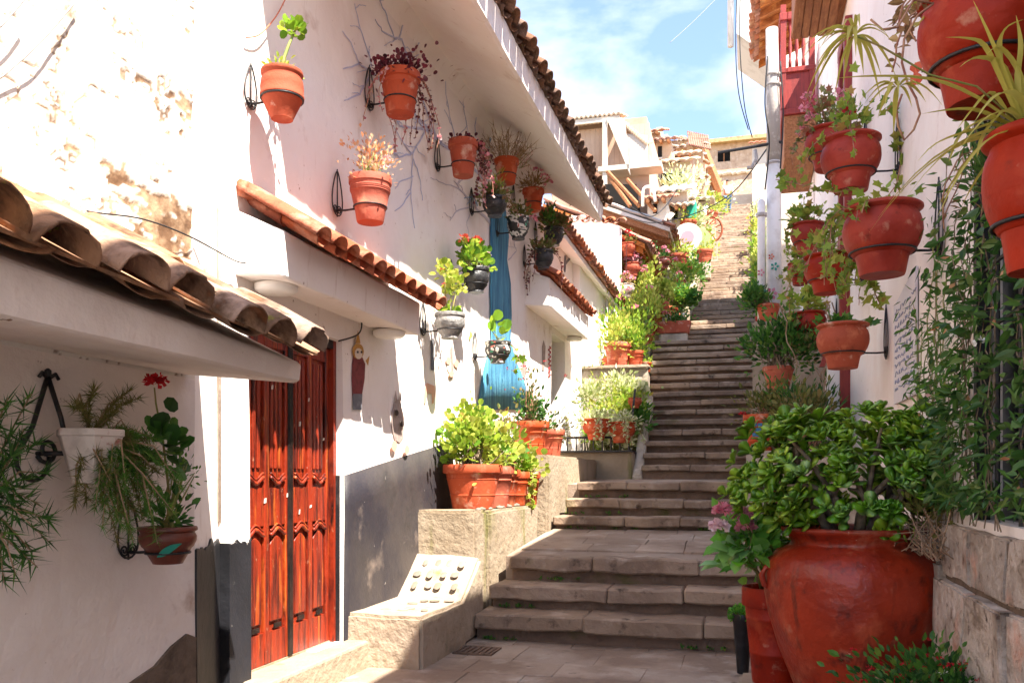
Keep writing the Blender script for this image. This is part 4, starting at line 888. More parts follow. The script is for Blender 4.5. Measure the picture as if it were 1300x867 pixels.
# tall house with veranda
hE = empty('veranda_house', (-5, 27, 5), 'tall pale house with veranda posts and tiled eaves above the white roofs', 'house')
YE = 27.0
def fy(px, py, Y): return onY(px, py, Y)
a = fy(700, 250, YE); b = fy(824, 130, YE); c_ = fy(775, 145, YE)
MB().box(a.x, b.x, YE, YE + 5, 5.5, fy(700, 205, YE).z).build('lower_wall', 'far_pink', hE)
MB().box(a.x, b.x - .1, YE + .25, YE + 5, fy(700, 205, YE).z, c_.z - .1).build('upper_wall', 'far_pink', hE)
for i in range(20):   # vertical boards
    xx = a.x + (b.x - a.x) * i / 20; MB().box(xx + .02, xx + .17, YE - .03, YE, fy(700, 222, YE).z, fy(700, 170, YE).z).build('board', 'far_pink', hE)
corrug('tile_field', (a.x, YE - .55, c_.z - .25), (c_.x + .4, YE - .55, c_.z - .25), (a.x, YE + 1.2, c_.z + .35), 'far_cream', hE, 16)
corrug('tile_field', (a.x, YE - .35, fy(700, 168, YE).z), (c_.x + .2, YE - .35, fy(700, 168, YE).z), (a.x, YE + .2, fy(700, 158, YE).z), 'far_cream', hE, 16)
corrug('tile_field', (c_.x + .4, YE - .55, fy(790, 165, YE).z), (b.x, YE - .55, fy(850, 190, YE).z), (c_.x + .4, YE + 1.0, fy(790, 140, YE).z), 'far_cream', hE, 12)
MB().box(a.x, c_.x + .35, YE - .5, YE - .42, c_.z - .42, c_.z - .27).build('fascia', 'far_white', hE)
pp = fy(768, 240, YE - .6); MB().box(pp.x - .07, pp.x + .07, YE - .65, YE - .52, fy(768, 246, YE - .6).z, fy(768, 152, YE - .6).z).build('post', 'far_white', hE)
MB().prism([fy(770, 150, YE - .7), fy(793, 150, YE - .7), fy(800, 222, YE - .7)], (0, .06, 0)).build('awning', 'awning', hE)
MB().prism([fy(795, 170, YE - .5), fy(822, 172, YE - .5), fy(823, 210, YE - .5), fy(800, 212, YE - .5)], (0, .06, 0)).build('shutter', 'zinc', hE)
MB().box(fy(760, 250, YE - .6).x, fy(840, 250, YE - .6).x, YE - .7, YE, fy(760, 228, YE).z, fy(760, 222, YE).z).build('balcony_slab', 'far_white', hE)
# leaning timber and dark shed under the veranda
sh = empty('lean_to_shed', (-4, 23, 5.5), 'dark lean to shed with slanted orange timbers below the veranda', 'shed')
MB().hexa([fy(762, 282, 26) , fy(815, 282, 26), fy(815, 282, 26.6), fy(762, 282, 26.6), fy(768, 234, 26), fy(808, 234, 26), fy(808, 234, 26.6), fy(768, 234, 26.6)]).build('wall', 'dark_room', sh)
for x0_, y0_, x1_, y1_ in ((771, 218, 812, 262), (796, 228, 832, 268), (774, 226, 800, 262)):
    MB().tube([fy(x0_, y0_, 25.6), fy(x1_, y1_, 25.2)], .06, 6).build('timber', 'wood_brown', sh)
arc = [fy(816, 262, 25)] + [fy(816 + 7 - 7 * math.cos(t), 244 - 7 * math.sin(t), 25) for t in [0, .6, 1.2, 1.8, 2.4, 3.1]] + [fy(832, 256, 25)]
MB().tube(arc, .045, 7).build('white_pipe', 'lamp_white', sh, True)
# stepped small roofs climbing the hill
def small_house(px0, px1, pyr, pyb, Y, depth, label, wm='far_white', rm='far_cream', rise=14, gable=False):
    a = fy(px0, pyb, Y); b = fy(px1, pyr, Y); h = empty('hill_house', ((a.x + b.x) / 2, Y + 1, a.z), label, 'house', None)
    MB().box(a.x, b.x, Y, Y + depth, a.z, b.z).build('wall', wm, h)
    t = fy(px0, pyr - rise, Y)
    corrug('tile_field', (a.x - .2, Y - .4, b.z - .08), (b.x + .25, Y - .4, b.z - .08), (a.x - .2, Y + depth * .6, t.z + .4), rm, h, max(5, int((b.x - a.x) / .24)))
    return h, a, b
h, a, b = small_house(818, 876, 205, 262, 31, 4, 'cream house with sagging pale tile roof left of the hill path')
MB().box(a.x + .6, a.x + 1.3, 30.97, 31.01, b.z - 1.2, b.z - .35).build('window', 'dark_room', h)
h, a, b = small_house(826, 872, 243, 290, 28, 3, 'low white house with bleached awning roof above raftered porch', 'far_white', 'awning', 10)
h, a, b = small_house(858, 892, 185, 250, 38, 4, 'narrow cream house under rusty sheet roof beside the adobe house', 'far_cream', 'far_cream', 12)
corrug('rusty_sheet', fy(874, 184, 37.2), fy(903, 190, 37.2), fy(872, 168, 39.5), 'rust_sheet', h, 10, .04)
MB().box(fy(872, 180, 38).x, fy(880, 180, 38).x, 37.9, 38.0, fy(872, 240, 38).z, fy(872, 182, 38).z).build('white_pilaster', 'far_white', h)
h, a, b = small_house(835, 862, 222, 262, 34, 3, 'tiny white chimney shaped house among the stepped tile roofs', 'far_white', 'tile', 6)
h, a, b = small_house(884, 906, 235, 300, 44, 3, 'white house corner with dark timber stair beside top of steps', 'far_white', 'far_cream', 8)
MB().tube([fy(893, 192, 43.5), fy(917, 252, 43.2)], .25, 6).build('timber_stair', 'wood_brown', h)
for (x0_, x1_, yr_, yb2, Yd, lab, wm, rm) in ((828, 852, 178, 215, 33, 'cream gable with broken tiles under the skyline', 'far_cream', 'tile'), (846, 880, 196, 232, 35, 'peach house with slumped tile roof mid hill', 'far_pink', 'far_cream'), (822, 846, 252, 285, 25.5, 'white parapet roof beside the teal box', 'far_white', 'tile'), (848, 872, 262, 290, 27.5, 'small white roofed shed above the raftered porch', 'far_white', 'far_cream'), (872, 898, 215, 262, 41, 'pale house front under dark timber slope', 'far_cream', 'tile'), (806, 838, 168, 205, 36, 'skyline house with patched pale tiles', 'far_pink', 'tile')):
    h, a, b = small_house(x0_, x1_, yr_, yb2, Yd, 3, lab, wm, rm, 8)
    w2 = (b.x - a.x); MB().box(a.x + w2 * .3, a.x + w2 * .52, Yd - .03, Yd + .01, b.z - (b.z - a.z) * .62, b.z - (b.z - a.z) * .2).build('window', 'dark_room', h); MB().box(a.x + w2 * .28, a.x + w2 * .54, Yd - .08, Yd - .03, b.z - (b.z - a.z) * .68, b.z - (b.z - a.z) * .62).build('sill', 'far_white', h)
    for q in (.1, .5, .9): MB().tube([(a.x + w2 * q, Yd - .45, b.z - .16), (a.x + w2 * q, Yd + .4, b.z - .02)], .06, 6).build('rafter', 'wood_brown', h)
rj = random.Random(77); used_l = set()
for j in range(44):
    px = rj.uniform(808, 880); py = rj.uniform(168, 290); Yd = 24 + (300 - py) * .16 + rj.uniform(-1, 2); wpx = rj.uniform(14, 30); hp_ = rj.uniform(8, 20)
    a = fy(px, py + hp_, Yd); b = fy(px + wpx, py, Yd)
    if px + wpx > 888 - (py - 168) * -.15: continue
    word = ('cream', 'white', 'peach', 'ivory', 'chalky')[j % 5]; feat = ('with slumped tile edge', 'with bare parapet', 'with patched awning', 'with short chimney stub')[j % 4]; place = 'near the skyline' if py < 195 else 'under the skyline roofs' if py < 225 else 'above the raftered porch' if py < 258 else 'close beside the white plates'; lab = f"{'broad' if wpx > 22 else 'narrow'} {word} hillside house {feat} {place}"
    if lab in used_l: continue
    used_l.add(lab)
    h = empty('roof_house', ((a.x + b.x) / 2, Yd, a.z - 1), lab, 'house', 'small houses crowding the hillside')
    MB().box(a.x, b.x, Yd, Yd + 2.5, a.z - 1.2, b.z).build('wall', ('far_cream', 'far_white', 'far_pink')[j % 3], h)
    rm = ('far_cream', 'far_white', 'awning', 'far_white', 'tile')[j % 5]
    corrug('tile_field', (a.x - .15, Yd - .45, b.z - .05 + rj.uniform(-.1, .1)), (b.x + .2, Yd - .45, b.z - .05), (a.x - .15, Yd + 1.6, b.z + rj.uniform(.3, .8)), rm, h, max(4, int((b.x - a.x) / .24)), .07)
    MB().tube([(a.x - .1, Yd - .3, b.z + .02), (b.x + .15, Yd - .3, b.z - .02 + rj.uniform(-.1, .1))], .06, 6).build('eave_board', ('wood_brown', 'far_white')[j % 2], h)
    if j % 4 == 3: MB().box(b.x - .5, b.x - .2, Yd + .6, Yd + .9, b.z, b.z + .9).build('chimney', 'far_cream', h)
    if j % 2: MB().box(a.x + .2, a.x + .2 + (b.x - a.x) * .25, Yd - .02, Yd + .02, a.z, b.z - .25).build('window', 'dark_room', h)
# brick / adobe house at the top
hK = empty('adobe_house', (-1, 60, 16), 'orange adobe house with small dark window at top of the street', 'house')
a = fy(899, 262, 58); b = fy(962, 178, 58)
mb = MB(); wz0, wz1 = fy(912, 206, 58).z, fy(912, 191, 58).z; wx0, wx1 = fy(911, 200, 58).x, fy(927, 200, 58).x
for bx in ((a.x, wx0, a.z - 4, b.z), (wx1, b.x + 3, a.z - 4, b.z), (wx0, wx1, a.z - 4, wz0), (wx0, wx1, wz1, b.z)): mb.box(bx[0], bx[1], 58, 62, bx[2], bx[3])
mb.build('wall', 'adobe', hK)
MB().box(wx0, wx1, 58.3, 58.35, wz0, wz1).build('window', 'dark_room', hK)
MB().box((wx0 + wx1) / 2 - .04, (wx0 + wx1) / 2 + .04, 58.2, 58.28, wz0, wz1).build('mullion', 'wood_brown', hK)
MB().hexa([(a.x - .4, 57.4, b.z - .1), (b.x + 3.2, 57.4, b.z - .1), (b.x + 3.2, 62, b.z + .5), (a.x - .4, 62, b.z + .5), (a.x - .4, 57.4, b.z + .15), (b.x + 3.2, 57.4, b.z + .15), (b.x + 3.2, 62, b.z + .8), (a.x - .4, 62, b.z + .8)]).build('roof', 'thatch', hK)
mb = MB()
for i in range(14): mb.tube([(a.x + i * .3, 57.95, fy(920, 222, 58).z + .06 * math.sin(i * 2)), (a.x + .28 + i * .3, 57.95, fy(920, 221, 58).z)], .12, 6)
mb.build('string_course', 'far_cream', hK)
h, a, b = small_house(955, 1010, 178, 300, 50, 4, 'bleached white house right of the steps behind the pole', 'far_white', 'tile_red', 8)
tkh = empty('water_tank', (1.2, 49, 18), 'pale round water tank on the house roof behind the pole', 'tank')
tp = fy(944, 178, 56); MB().lathe([(.45, 0), (.5, .1), (.5, 1.0), (.4, 1.2), (.12, 1.3)], (tp.x, 59, tp.z - .1), 16).build('drum', 'far_white', tkh, True)
gt = empty('white_gateway', (-.3, YT + 6, ZT), 'bright white wall with opening at the head of the steps', 'wall')
gb = fy(925, 262, YT + 6); 
MB().box(fy(908, 260, YT + 6).x, fy(985, 260, YT + 6).x, YT + 6, YT + 6.4, ZT - .3, fy(930, 248, YT + 6).z).build('wall', 'far_white', gt)
# ================================================================ POTS AND PLANTS
PROF = {
 'taper': [(.60,0),(.66,.0),(.68,.03),(.75,.30),(.765,.305),(.765,.33),(.755,.335),(.86,.66),(.875,.665),(.875,.69),(.865,.695),(.90,.80),(.98,.805),(1.0,.82),(1.0,.97),(.98,1.0),(.90,1.0),(.88,.97),(.84,.86)],
 'ribbed': [(.55,0),(.60,.0),(.63,.03),(.74,.34),(.78,.345),(.79,.37),(.77,.385),(.90,.66),(.93,.67),(.92,.69),(.945,.70),(.945,.72),(.925,.725),(.95,.74),(.95,.76),(.93,.77),(.96,.84),(1.0,.85),(1.0,.97),(.98,1.0),(.90,1.0),(.88,.95),(.86,.86)],
 'globe': [(.45,0),(.52,.0),(.54,.03),(.98,.44),(1.04,.45),(1.04,.50),(1.0,.52),(1.02,.66),(.98,.80),(.90,.88),(.92,.90),(.98,.92),(1.0,.96),(.98,1.0),(.88,1.0),(.84,.95),(.84,.86)],
 'bell': [(.50,0),(.58,.0),(.60,.03),(.66,.20),(.70,.29),(.76,.30),(.78,.32),(.84,.34),(.95,.44),(1.0,.52),(1.01,.54),(1.02,.55),(1.04,.64),(1.03,.74),(.98,.83),(.90,.89),(.90,.905),(1.0,.93),(1.05,.95),(1.05,.98),(1.0,1.0),(.92,1.0),(.86,.95),(.84,.86)],
 'bowl': [(.48,0),(.56,.0),(.57,.05),(.54,.09),(.66,.20),(.78,.28),(.80,.31),(.78,.34),(.90,.44),(.97,.56),(.98,.68),(.93,.78),(.90,.82),(.92,.85),(.99,.87),(1.0,.92),(1.0,.97),(.97,1.0),(.88,1.0),(.85,.95),(.82,.86)],
 'cone': [(.50,0),(.56,.0),(.57,.03),(.95,.86),(1.0,.87),(1.0,.98),(.98,1.0),(.92,1.0),(.90,.95),(.86,.88)],
 'urn': [(.42,0),(.50,.0),(.52,.03),(.60,.14),(.80,.42),(.86,.46),(.96,.62),(.97,.74),(.90,.84),(.92,.87),(1.0,.90),(1.0,.96),(.97,1.0),(.88,1.0),(.85,.95),(.82,.86)],
}
def prof_r(kind, q):
    P = PROF[kind]
    for a, b in zip(P, P[1:]):
        if a[1] <= q <= b[1] and b[1] > a[1]: return a[0] + (b[0] - a[0]) * (q - a[1]) / (b[1] - a[1])
    return 1
SEED = [100]
def make_pot(root, c, r, h, kind, m, n=30, sx=1, sy=1):
    """c: centre of the base"""
    c = Vector(c); mb = MB(); mb.lathe([(a * r, b * h) for a, b in PROF[kind]], c, n, .012, sx, sy, rot=SEED[0]); o = mb.build('pot', m, root, True)
    e = o.modifiers.new('split', 'EDGE_SPLIT'); e.split_angle = R(50)
    mb = MB(); q = prof_r(kind, .86); mb.lathe([(.01, .87 * h), (.4 * r, .885 * h), (.86 * r, .865 * h), (.86 * r, .80 * h), (.01, .79 * h)], c, 16, .05, sx, sy); mb.build('soil', 'soil', root, True)
def unit(v): return v / np.maximum(np.linalg.norm(v, axis=-1, keepdims=True), 1e-6)
def bush(root, c, rad, kind, m, n, size, ncl=14, lift=0, stem='stem_green', spread=.30, sr=.006, up=.5, name='foliage', base=None, droop=0, shell=.55, upb=.8, stems=True):
    SEED[0] += 1; g = np.random.default_rng(SEED[0]); c = np.array(c, float); rad = np.array(rad, float)
    base = np.array(base if base is not None else c, float)
    cc = c + np.array([0, 0, lift])
    d = unit(g.normal(0, 1, (ncl, 3))); d[:, 2] = np.abs(d[:, 2]) * 1.0 - .25
    rr = (shell + (1 - shell) * g.random((ncl, 1))) * (g.random((ncl, 1)) ** .35)
    cl = cc + d * rr * rad
    mb = MB()
    idx = g.integers(0, ncl, n); wgt = .5 + g.random(ncl)
    pos = cl[idx] + g.normal(0, 1, (n, 3)) * (spread * rad * wgt[idx][:, None])
    dr = unit(pos - (cc - np.array([0, 0, rad[2] * .4]))) * .8 + unit(pos - cl[idx]) * .7 + g.normal(0, .35, (n, 3)); dr[:, 2] += up - 1.0 * droop
    mb.leaves(kind, pos, dr, size * (.55 + .75 * g.random(n)), g, upb)
    f = mb.build(name, m, root, kind='stuff')
    if stems and stem:
        sb = MB()
        for k in range(ncl):
            b0 = base + np.array([g.normal(0, .18) * rad[0], g.normal(0, .18) * rad[1], 0]); e = cl[k]; mid_ = (b0 + e) / 2 + g.normal(0, .12, 3) * rad + np.array([0, 0, .12 * rad[2]])
            sb.tube([b0, b0 * .6 + mid_ * .4 + np.array([0, 0, .02]), mid_, e], [sr, sr * .85, sr * .7, sr * .4], 5)
        sb.build('stems', stem, root, True)
    return cl
def spiky(root, c, r, m, n, ln, kind='needle', width=1.0, up=.9, name='foliage', spreadr=.7):
    SEED[0] += 1; g = np.random.default_rng(SEED[0]); c = np.array(c, float)
    a = g.random(n) * 6.283; q = g.random(n) ** .5 * r * spreadr
    pos = c + np.stack([np.cos(a) * q, np.sin(a) * q, np.zeros(n)], 1)
    dr = np.stack([np.cos(a) * q / r, np.sin(a) * q / r, np.full(n, up)], 1) + g.normal(0, .25, (n, 3))
    mb = MB()
    stems = MB()
    for i in range(n // 6):
        e = pos[i] + unit(dr[i]) * ln * (.5 + .5 * g.random()); stems.tube([pos[i], (pos[i] + e) / 2 + g.normal(0, .01, 3), e], .003, 4)
        k = 14; t = .25 + .75 * g.random(k); pp = pos[i] + (e - pos[i]) * t[:, None]
        mb.leaves(kind, pp, unit(e - pos[i]) * .6 + g.normal(0, .6, (k, 3)), ln * .22 * (.6 + .6 * g.random(k)), g, .5, width)
    mb.build(name, m, root, kind='stuff'); stems.build('stems', 'dry_twig' if 'brown' in m else 'stem_green', root)
def trail(root, c, r, ntr, ln, kind, m, size, dens=26, ang=None, out=.05, stem='stem_red', name='trailing_foliage', wig=.02):
    SEED[0] += 1; g = np.random.default_rng(SEED[0]); c = np.array(c, float); mb = MB(); sb = MB()
    for k in range(ntr):
        a = g.random() * 6.283 if ang is None else ang + g.normal(0, .5)
        p = c + np.array([math.cos(a) * r * .95, math.sin(a) * r * .95, .015]); P = [c + np.array([math.cos(a) * r * .5, math.sin(a) * r * .5, .0]), p]
        L_ = ln * (.45 + .7 * g.random()); step = .045; vel = np.array([math.cos(a) * out, math.sin(a) * out, -.01])
        while L_ > 0:
            vel = vel * .72 + np.array([0, 0, -step * .34]) + g.normal(0, wig * .35, 3); v = vel / np.linalg.norm(vel) * step; p = p + v; P.append(p); L_ -= step
        sb.tube(P, .0032, 4)
        A = np.array(P); nl = max(4, int(dens * len(P) / 10)); t = g.random(nl) * (len(P) - 1.01); i = t.astype(int); fr = (t - i)[:, None]
        pos = A[i] * (1 - fr) + A[i + 1] * fr; mb.leaves(kind, pos, g.normal(0, 1, (nl, 3)) + np.array([0, 0, -.2]), size * (.6 + .7 * g.random(nl)), g, .6)
    mb.build(name, m, root, kind='stuff'); sb.build('trailing_stems', stem, root)
def flowers(root, pts, m, size, n=22, name='flower', stem=None):
    for p in pts:
        SEED[0] += 1; g = np.random.default_rng(SEED[0]); p = np.array(p, float); d = unit(g.normal(0, 1, (n, 3))); d[:, 2] = np.abs(d[:, 2]) * .8 - .15
        mb = MB(); mb.leaves('petal', p + d * size * .45, d + g.normal(0, .5, (n, 3)), size * .55, g, .3, 1.3); mb.build(name, m, root)
        if stem is not None:
            s = np.array(stem, float); MB().tube([s, (s * .5 + p * .5) + g.normal(0, .02, 3), p], .0035, 4).build('flower_stem', 'stem_green', root)
def spiral(c, ex, ez, r0, turns, n=22, start=0, sgn=1):
    return [Vector(c) + (Vector(ex) * math.cos(start + sgn * 6.283 * turns * i / n) + Vector(ez) * math.sin(start + sgn * 6.283 * turns * i / n)) * (r0 * (1 - .78 * i / n)) for i in range(n + 1)]
def bracket(wx, side, c, r, h, kind, label, group=None, scale=1.0, ringq=.34):
    """wall bracket: wall at x = wx, side +1 points away from the wall; c = pot base centre"""
    c = Vector(c); y = c.y; zr = c.z + h * ringq; rr = r * prof_r(kind, ringq) + .004
    b = empty('wall_bracket', (wx, y, zr), label, 'bracket', group); k = scale * max(.10, r * 1.0)
    mb = MB().tube([(c.x + rr * math.cos(t), c.y + rr * math.sin(t), zr) for t in [6.283 * i / 26 for i in range(26)]], .006 * scale, 6, True); mb.build('ring', 'iron', b, True)
    xe = c.x - side * (rr - .002)
    MB().tube([(wx - side * .01, y, zr), ((wx + xe) / 2, y, zr - .004), (xe, y, zr)], .007 * scale, 6).build('arm', 'iron', b, True)
    x = wx + side * .014
    loop = [(x, y + k * .55 * math.sin(t) * (1 - .5 * (1 - math.cos(t)) / 2 * 1.6 + .3), zr - k * .25 + k * 1.05 * (1 - math.cos(t))) for t in [6.283 * i / 24 for i in range(25)]]
    MB().tube(loop, .005 * scale, 6).build('teardrop', 'iron', b, True)
    for s in (-1, 1): MB().tube(spiral((x, y + s * k * .2, zr + k * .05), (0, 1, 0), (0, 0, 1), k * .22, 1.6, 20, 0, s), .0045 * scale, 5).build('scroll', 'iron', b, True)
    MB().tube([(x, y, zr - k * .3), (x, y, zr + k * 1.95)], .005 * scale, 5).build('bar', 'iron', b, True)
    return b
def hang(cx, yr, yb_, wpx, X, kind, m, label, wx, side, blabel, plant=None, br=True, cat='potted plant', bgroup=None, ringq=.34, hs=1):
    P = onX(cx, yr, X); t = FW.dot(P); r = wpx / 2 / FPX * t; h = (yb_ - yr) / FPX * t * hs; c = P - UP * h
    root = empty('potted_plant', c, label, cat); make_pot(root, c, r, h, kind, m)
    if br: bracket(wx, side, c, r, h, kind, blabel, bgroup, ringq=ringq)
    top = c + UP * h * .88
    if plant: plant(root, np.array(top), r)
    return root, c, r, h

# ---- left wall: pots on the mural house
XH = XB + .27
def pl1(o, c, r):
    s = c + np.array([.0, .0, 0]); e = c + np.array([.02, .12, .34]); MB().tube([s, s + np.array([.0, .02, .12]), s + np.array([.01, .06, .22]), e], [.012, .011, .009, .006], 6).build('stem', 'stem_green', o, True)
    bush(o, e, (.05, .07, .05), 'round', 'leaf_bright', 26, .06, 5, stems=False); bush(o, c, (r * .8, r * .9, .07), 'oval', 'leaf_yellow', 120, .035, 8, .03)
hang(358, 92, 152, 53, XB + .22, 'globe', 'terracotta_pale', 'round terracotta pot with one tall leafy stem on scroll bracket', XB - .0, 1, 'thin scroll bracket in the sun holding the round terracotta pot', pl1, ringq=.42)
def pl2_(o, c, r): 
    bush(o, c, (r * 1.2, r * 1.5, .22), 'petal', 'leaf_apricot', 420, .035, 16, .10, 'stem_green'); flowers(o, [c + np.array([.06, .13, .2]), c + np.array([.04, .17, .17])], 'petal_pale', .06)
hang(470, 226, 283, 54, XH, 'ribbed', 'terracotta_pale', 'ribbed terracotta pot of apricot foliage with pale pink bloom', XB, 1, 'curled bracket holding ribbed pot of apricot foliage', pl2_)
def pl3_(o, c, r):
    bush(o, c, (r * 1.25, r * 1.35, .13), 'round', 'leaf_purple', 420, .032, 16, .04, 'stem_red'); trail(o, c + np.array([0, 0, .04]), r, 6, .55, 'round', 'leaf_purple', .022, 22, 1.2); trail(o, c + np.array([0, 0, .04]), r, 4, .62, 'round', 'leaf_pinkish', .022, 22, 1.2); trail(o, c, r, 4, .4, 'round', 'leaf_pinkish', .02, 16, 4.2)
hang(508, 94, 146, 52, XH, 'taper', 'terracotta', 'terracotta pot overflowing with dark purple trailing succulents high on wall', XB, 1, 'black bracket under the high pot of purple succulents', pl3_)
def pl4_(o, c, r):
    bush(o, c, (r * .9, r * 1.0, .05), 'round', 'leaf_purple', 150, .03, 10, .03, 'stem_red'); trail(o, c + np.array([0, 0, .04]), r, 6, .55, 'round', 'leaf_purple', .03, 22, .9); trail(o, c + np.array([0, 0, .04]), r, 5, .55, 'round', 'leaf_pinkish', .03, 22, .9)
hang(588, 180, 224, 38, XH, 'taper', 'terracotta', 'terracotta pot with purple and pink strands trailing from one side', XB, 1, 'black bracket of the pot with one sided pink strands', pl4_)
hang(643, 203, 233, 32, XH, 'taper', 'terracotta', 'terracotta pot of upright dry brown bristly plant', XB, 1, 'black bracket of the pot with brown bristly plant', lambda o, c, r: (spiky(o, c, r * 1.3, 'leaf_brown', 300, .42, up=.8), spiky(o, c + np.array([.05, .15, 0]), r, 'leaf_pinkish', 90, .3, up=.1)))
hang(677, 241, 268, 28, XH, 'taper', 'terracotta', 'plain red clay pot of drooping plant with rose flowers', XB, 1, 'black bracket of the clay pot with rose flowers', lambda o, c, r: (bush(o, c, (r * 1.2, r * 1.3, .16), 'lance', 'leaf_brown', 260, .07, 12, .08, 'stem_red'), flowers(o, [c + np.array([.1, .2, .25]), c + np.array([.12, .3, .2]), c + np.array([.05, .05, .3])], 'petal_pink', .08, 16)))
hang(628, 251, 275, 32, XH, 'bowl', 'pot_black', 'dark pot brimming with mixed rosette succulents', XB, 1, 'black bracket of the pot with rosette succulents', lambda o, c, r: (bush(o, c, (r * 1.2, r * 1.2, .10), 'fat', 'leaf_succulent', 260, .055, 14, .05, None), bush(o, c + np.array([0, .1, .04]), (r * .7, r * .7, .18), 'lance', 'leaf_yellow', 120, .08, 8, .08), trail(o, c, r, 6, .16, 'fat', 'leaf_succulent', .05, 26)))
hang(658, 276, 304, 29, XH, 'bowl', 'pot_folk', 'glazed black pot with pale painted band and low greenery', XB, 1, 'black bracket of the glazed black pot with painted band', lambda o, c, r: (bush(o, c, (r * 1.0, r * 1.0, .11), 'oval', 'leaf_olive', 220, .05, 12, .05), flowers(o, [c + np.array([.1, .25, .08])], 'petal_pink', .09)))
hang(703, 290, 312, 26, XH, 'bowl', 'pot_black', 'black pot of bushy green herbs beside the painted cross mark', XB, 1, 'black bracket of the bushy herb pot', lambda o, c, r: (bush(o, c, (r * 1.4, r * 1.5, .22), 'oval', 'leaf_olive', 380, .06, 16, .06), bush(o, c + np.array([0, -.25, .02]), (r * .5, r * .5, .26), 'oval', 'leaf_mid', 120, .06, 8, .08)))
hang(690, 318, 342, 26, XH, 'bowl', 'pot_black', 'dark pot of reddish succulents with thin hanging strands', XB, 1, 'black bracket of the reddish succulent pot', lambda o, c, r: (bush(o, c, (r * 1.2, r * 1.2, .13), 'fat', 'leaf_succulent', 260, .06, 12, .05), trail(o, c, r, 8, .5, 'round', 'leaf_purple', .03, 10)))
def pl9(o, c, r):
    bush(o, c, (r * 1.0, r * 1.1, .20), 'round', 'leaf_bright', 150, .065, 12, .09, 'stem_green'); bush(o, c + np.array([0, -.24, .0]), (r * .6, r * .6, .16), 'round', 'leaf_bright', 70, .065, 6, .05, 'stem_green')
    flowers(o, [c + np.array([.02, -.06, .28]), c + np.array([.0, -.38, .22])], 'petal_coral', .075, stem=c); flowers(o, [c + np.array([.02, .06, .30])], 'petal_red', .05, stem=c); flowers(o, [c + np.array([.03, .16, .24]), c + np.array([.03, .22, .20]), c + np.array([.05, .12, .22])], 'petal_pale', .075, stem=c)
hang(604, 341, 372, 35, XH, 'bowl', 'pot_black', 'carved black pot with red, coral and pale pink geraniums', XB, 1, 'black bracket of the carved geranium pot', pl9)
def pl10(o, c, r):
    for dy, hh in ((-.12, .36), (.0, .22), (.12, .32)):
        e = c + np.array([.02, dy * 1.6, hh]); MB().tube([c + np.array([0, dy * .4, 0]), c + np.array([0, dy, hh * .5]), e], .006, 5).build('stem', 'stem_green', o, True); bush(o, e, (.08, .08, .12), 'round', 'leaf_yellow', 46, .055, 6, stems=False)
    bush(o, c, (r * .8, r * .8, .06), 'round', 'leaf_bright', 40, .05, 6, .03)
    flowers(o, [c + np.array([.02, -.25, .36]), c + np.array([.02, -.2, .24])], 'petal_red', .03, 8)
hang(571, 398, 430, 39, XH, 'bowl', 'pot_grey', 'carved grey stone pot in sun with leggy pale geranium', XB, 1, 'bracket of the carved grey stone pot', pl10)
hang(632, 434, 461, 34, XH, 'bowl', 'pot_folk', 'painted black and white bowl pot with sparse yellow green leaves', XB, 1, 'bracket of the painted bowl pot before blue trunk', lambda o, c, r: (bush(o, c, (r * .9, r * 1.2, .14), 'round', 'leaf_bright', 14, .11, 5, .10), trail(o, c, r, 2, .3, 'ivy', 'leaf_bright', .09, 4, 1.0)))

# ---- shaded pots under the low canopy
def scrollarm(label, wx, yy, z0, z1, reach, zr):
    b = empty('wall_bracket', (wx, yy, zr), label, 'bracket')
    MB().tube([(wx + .015, yy, z1), (wx + .02, yy - .08, (z0 + z1) / 2), (wx + .03, yy - .17, z0 + .08)], .010, 7).build('brace', 'iron', b, True)
    MB().tube([(wx + .015, yy, z1), (wx + reach * .55, yy + .01, zr + .14), (wx + reach * .8, yy + .01, zr + .02)], .010, 7).build('brace', 'iron', b, True)
    MB().tube([(wx - .01, yy - .05, zr), (wx + reach, yy, zr)], .010, 7).build('arm', 'iron', b, True)
    sc = [(wx + .03, yy - .17, z0 + .08)] + [(wx + .03, yy - .09 + .08 * math.cos(t), z0 + .07 - .08 * math.sin(t)) for t in np.linspace(3.14, -.2, 12)[::1]]
    MB().tube(sc, .009, 6).build('scroll', 'iron', b, True)
    MB().tube(spiral((wx + .03, yy - .02, z0 + .11), (0, 1, 0), (0, 0, 1), .055, 1.3, 18, 3.6, 1), .009, 6).build('scroll', 'iron', b, True)
    for s in (-1, 1): MB().tube([(wx + .015, yy, z1 - .01), (wx + .02, yy + s * .035, z1 + .012), (wx + .02, yy + s * .05, z1 - .008)], .008, 6).build('finial', 'iron', b, True)
    MB().lathe([(.004, -.02), (.013, -.01), (.013, .012), (.004, .02)], (wx + .015, yy, z1 + .012), 8).build('knob', 'iron', b, True)
    return b
P = onX(115, 545, XA + .20); t = FW.dot(P); h = 68 / FPX * t; r = 43 / FPX * t; c = P - UP * h
o = empty('potted_plant', c, 'white painted tapered pot spilling fine needle leaved plant', 'potted plant')
mb = MB(); mb.lathe([(a * r, b * h) for a, b in PROF['cone']], c, 6, 0, rot=.3); bevel(mb.build('pot', 'pot_white', o), .008, 2)
MB().lathe([(.01, .9 * h), (.70 * r, .88 * h), (.70 * r, .8 * h), (.01, .8 * h)], c, 12).build('soil', 'soil', o)
wp = onX(72, 480, XA); scrollarm('black wrought iron triangle bracket holding the white tapered pot', XA, c.y - .02, c.z + .02, wp.z, .20 - r * .7 + .02, c.z + h * .55)
ca = np.array(c + UP * h * .88)
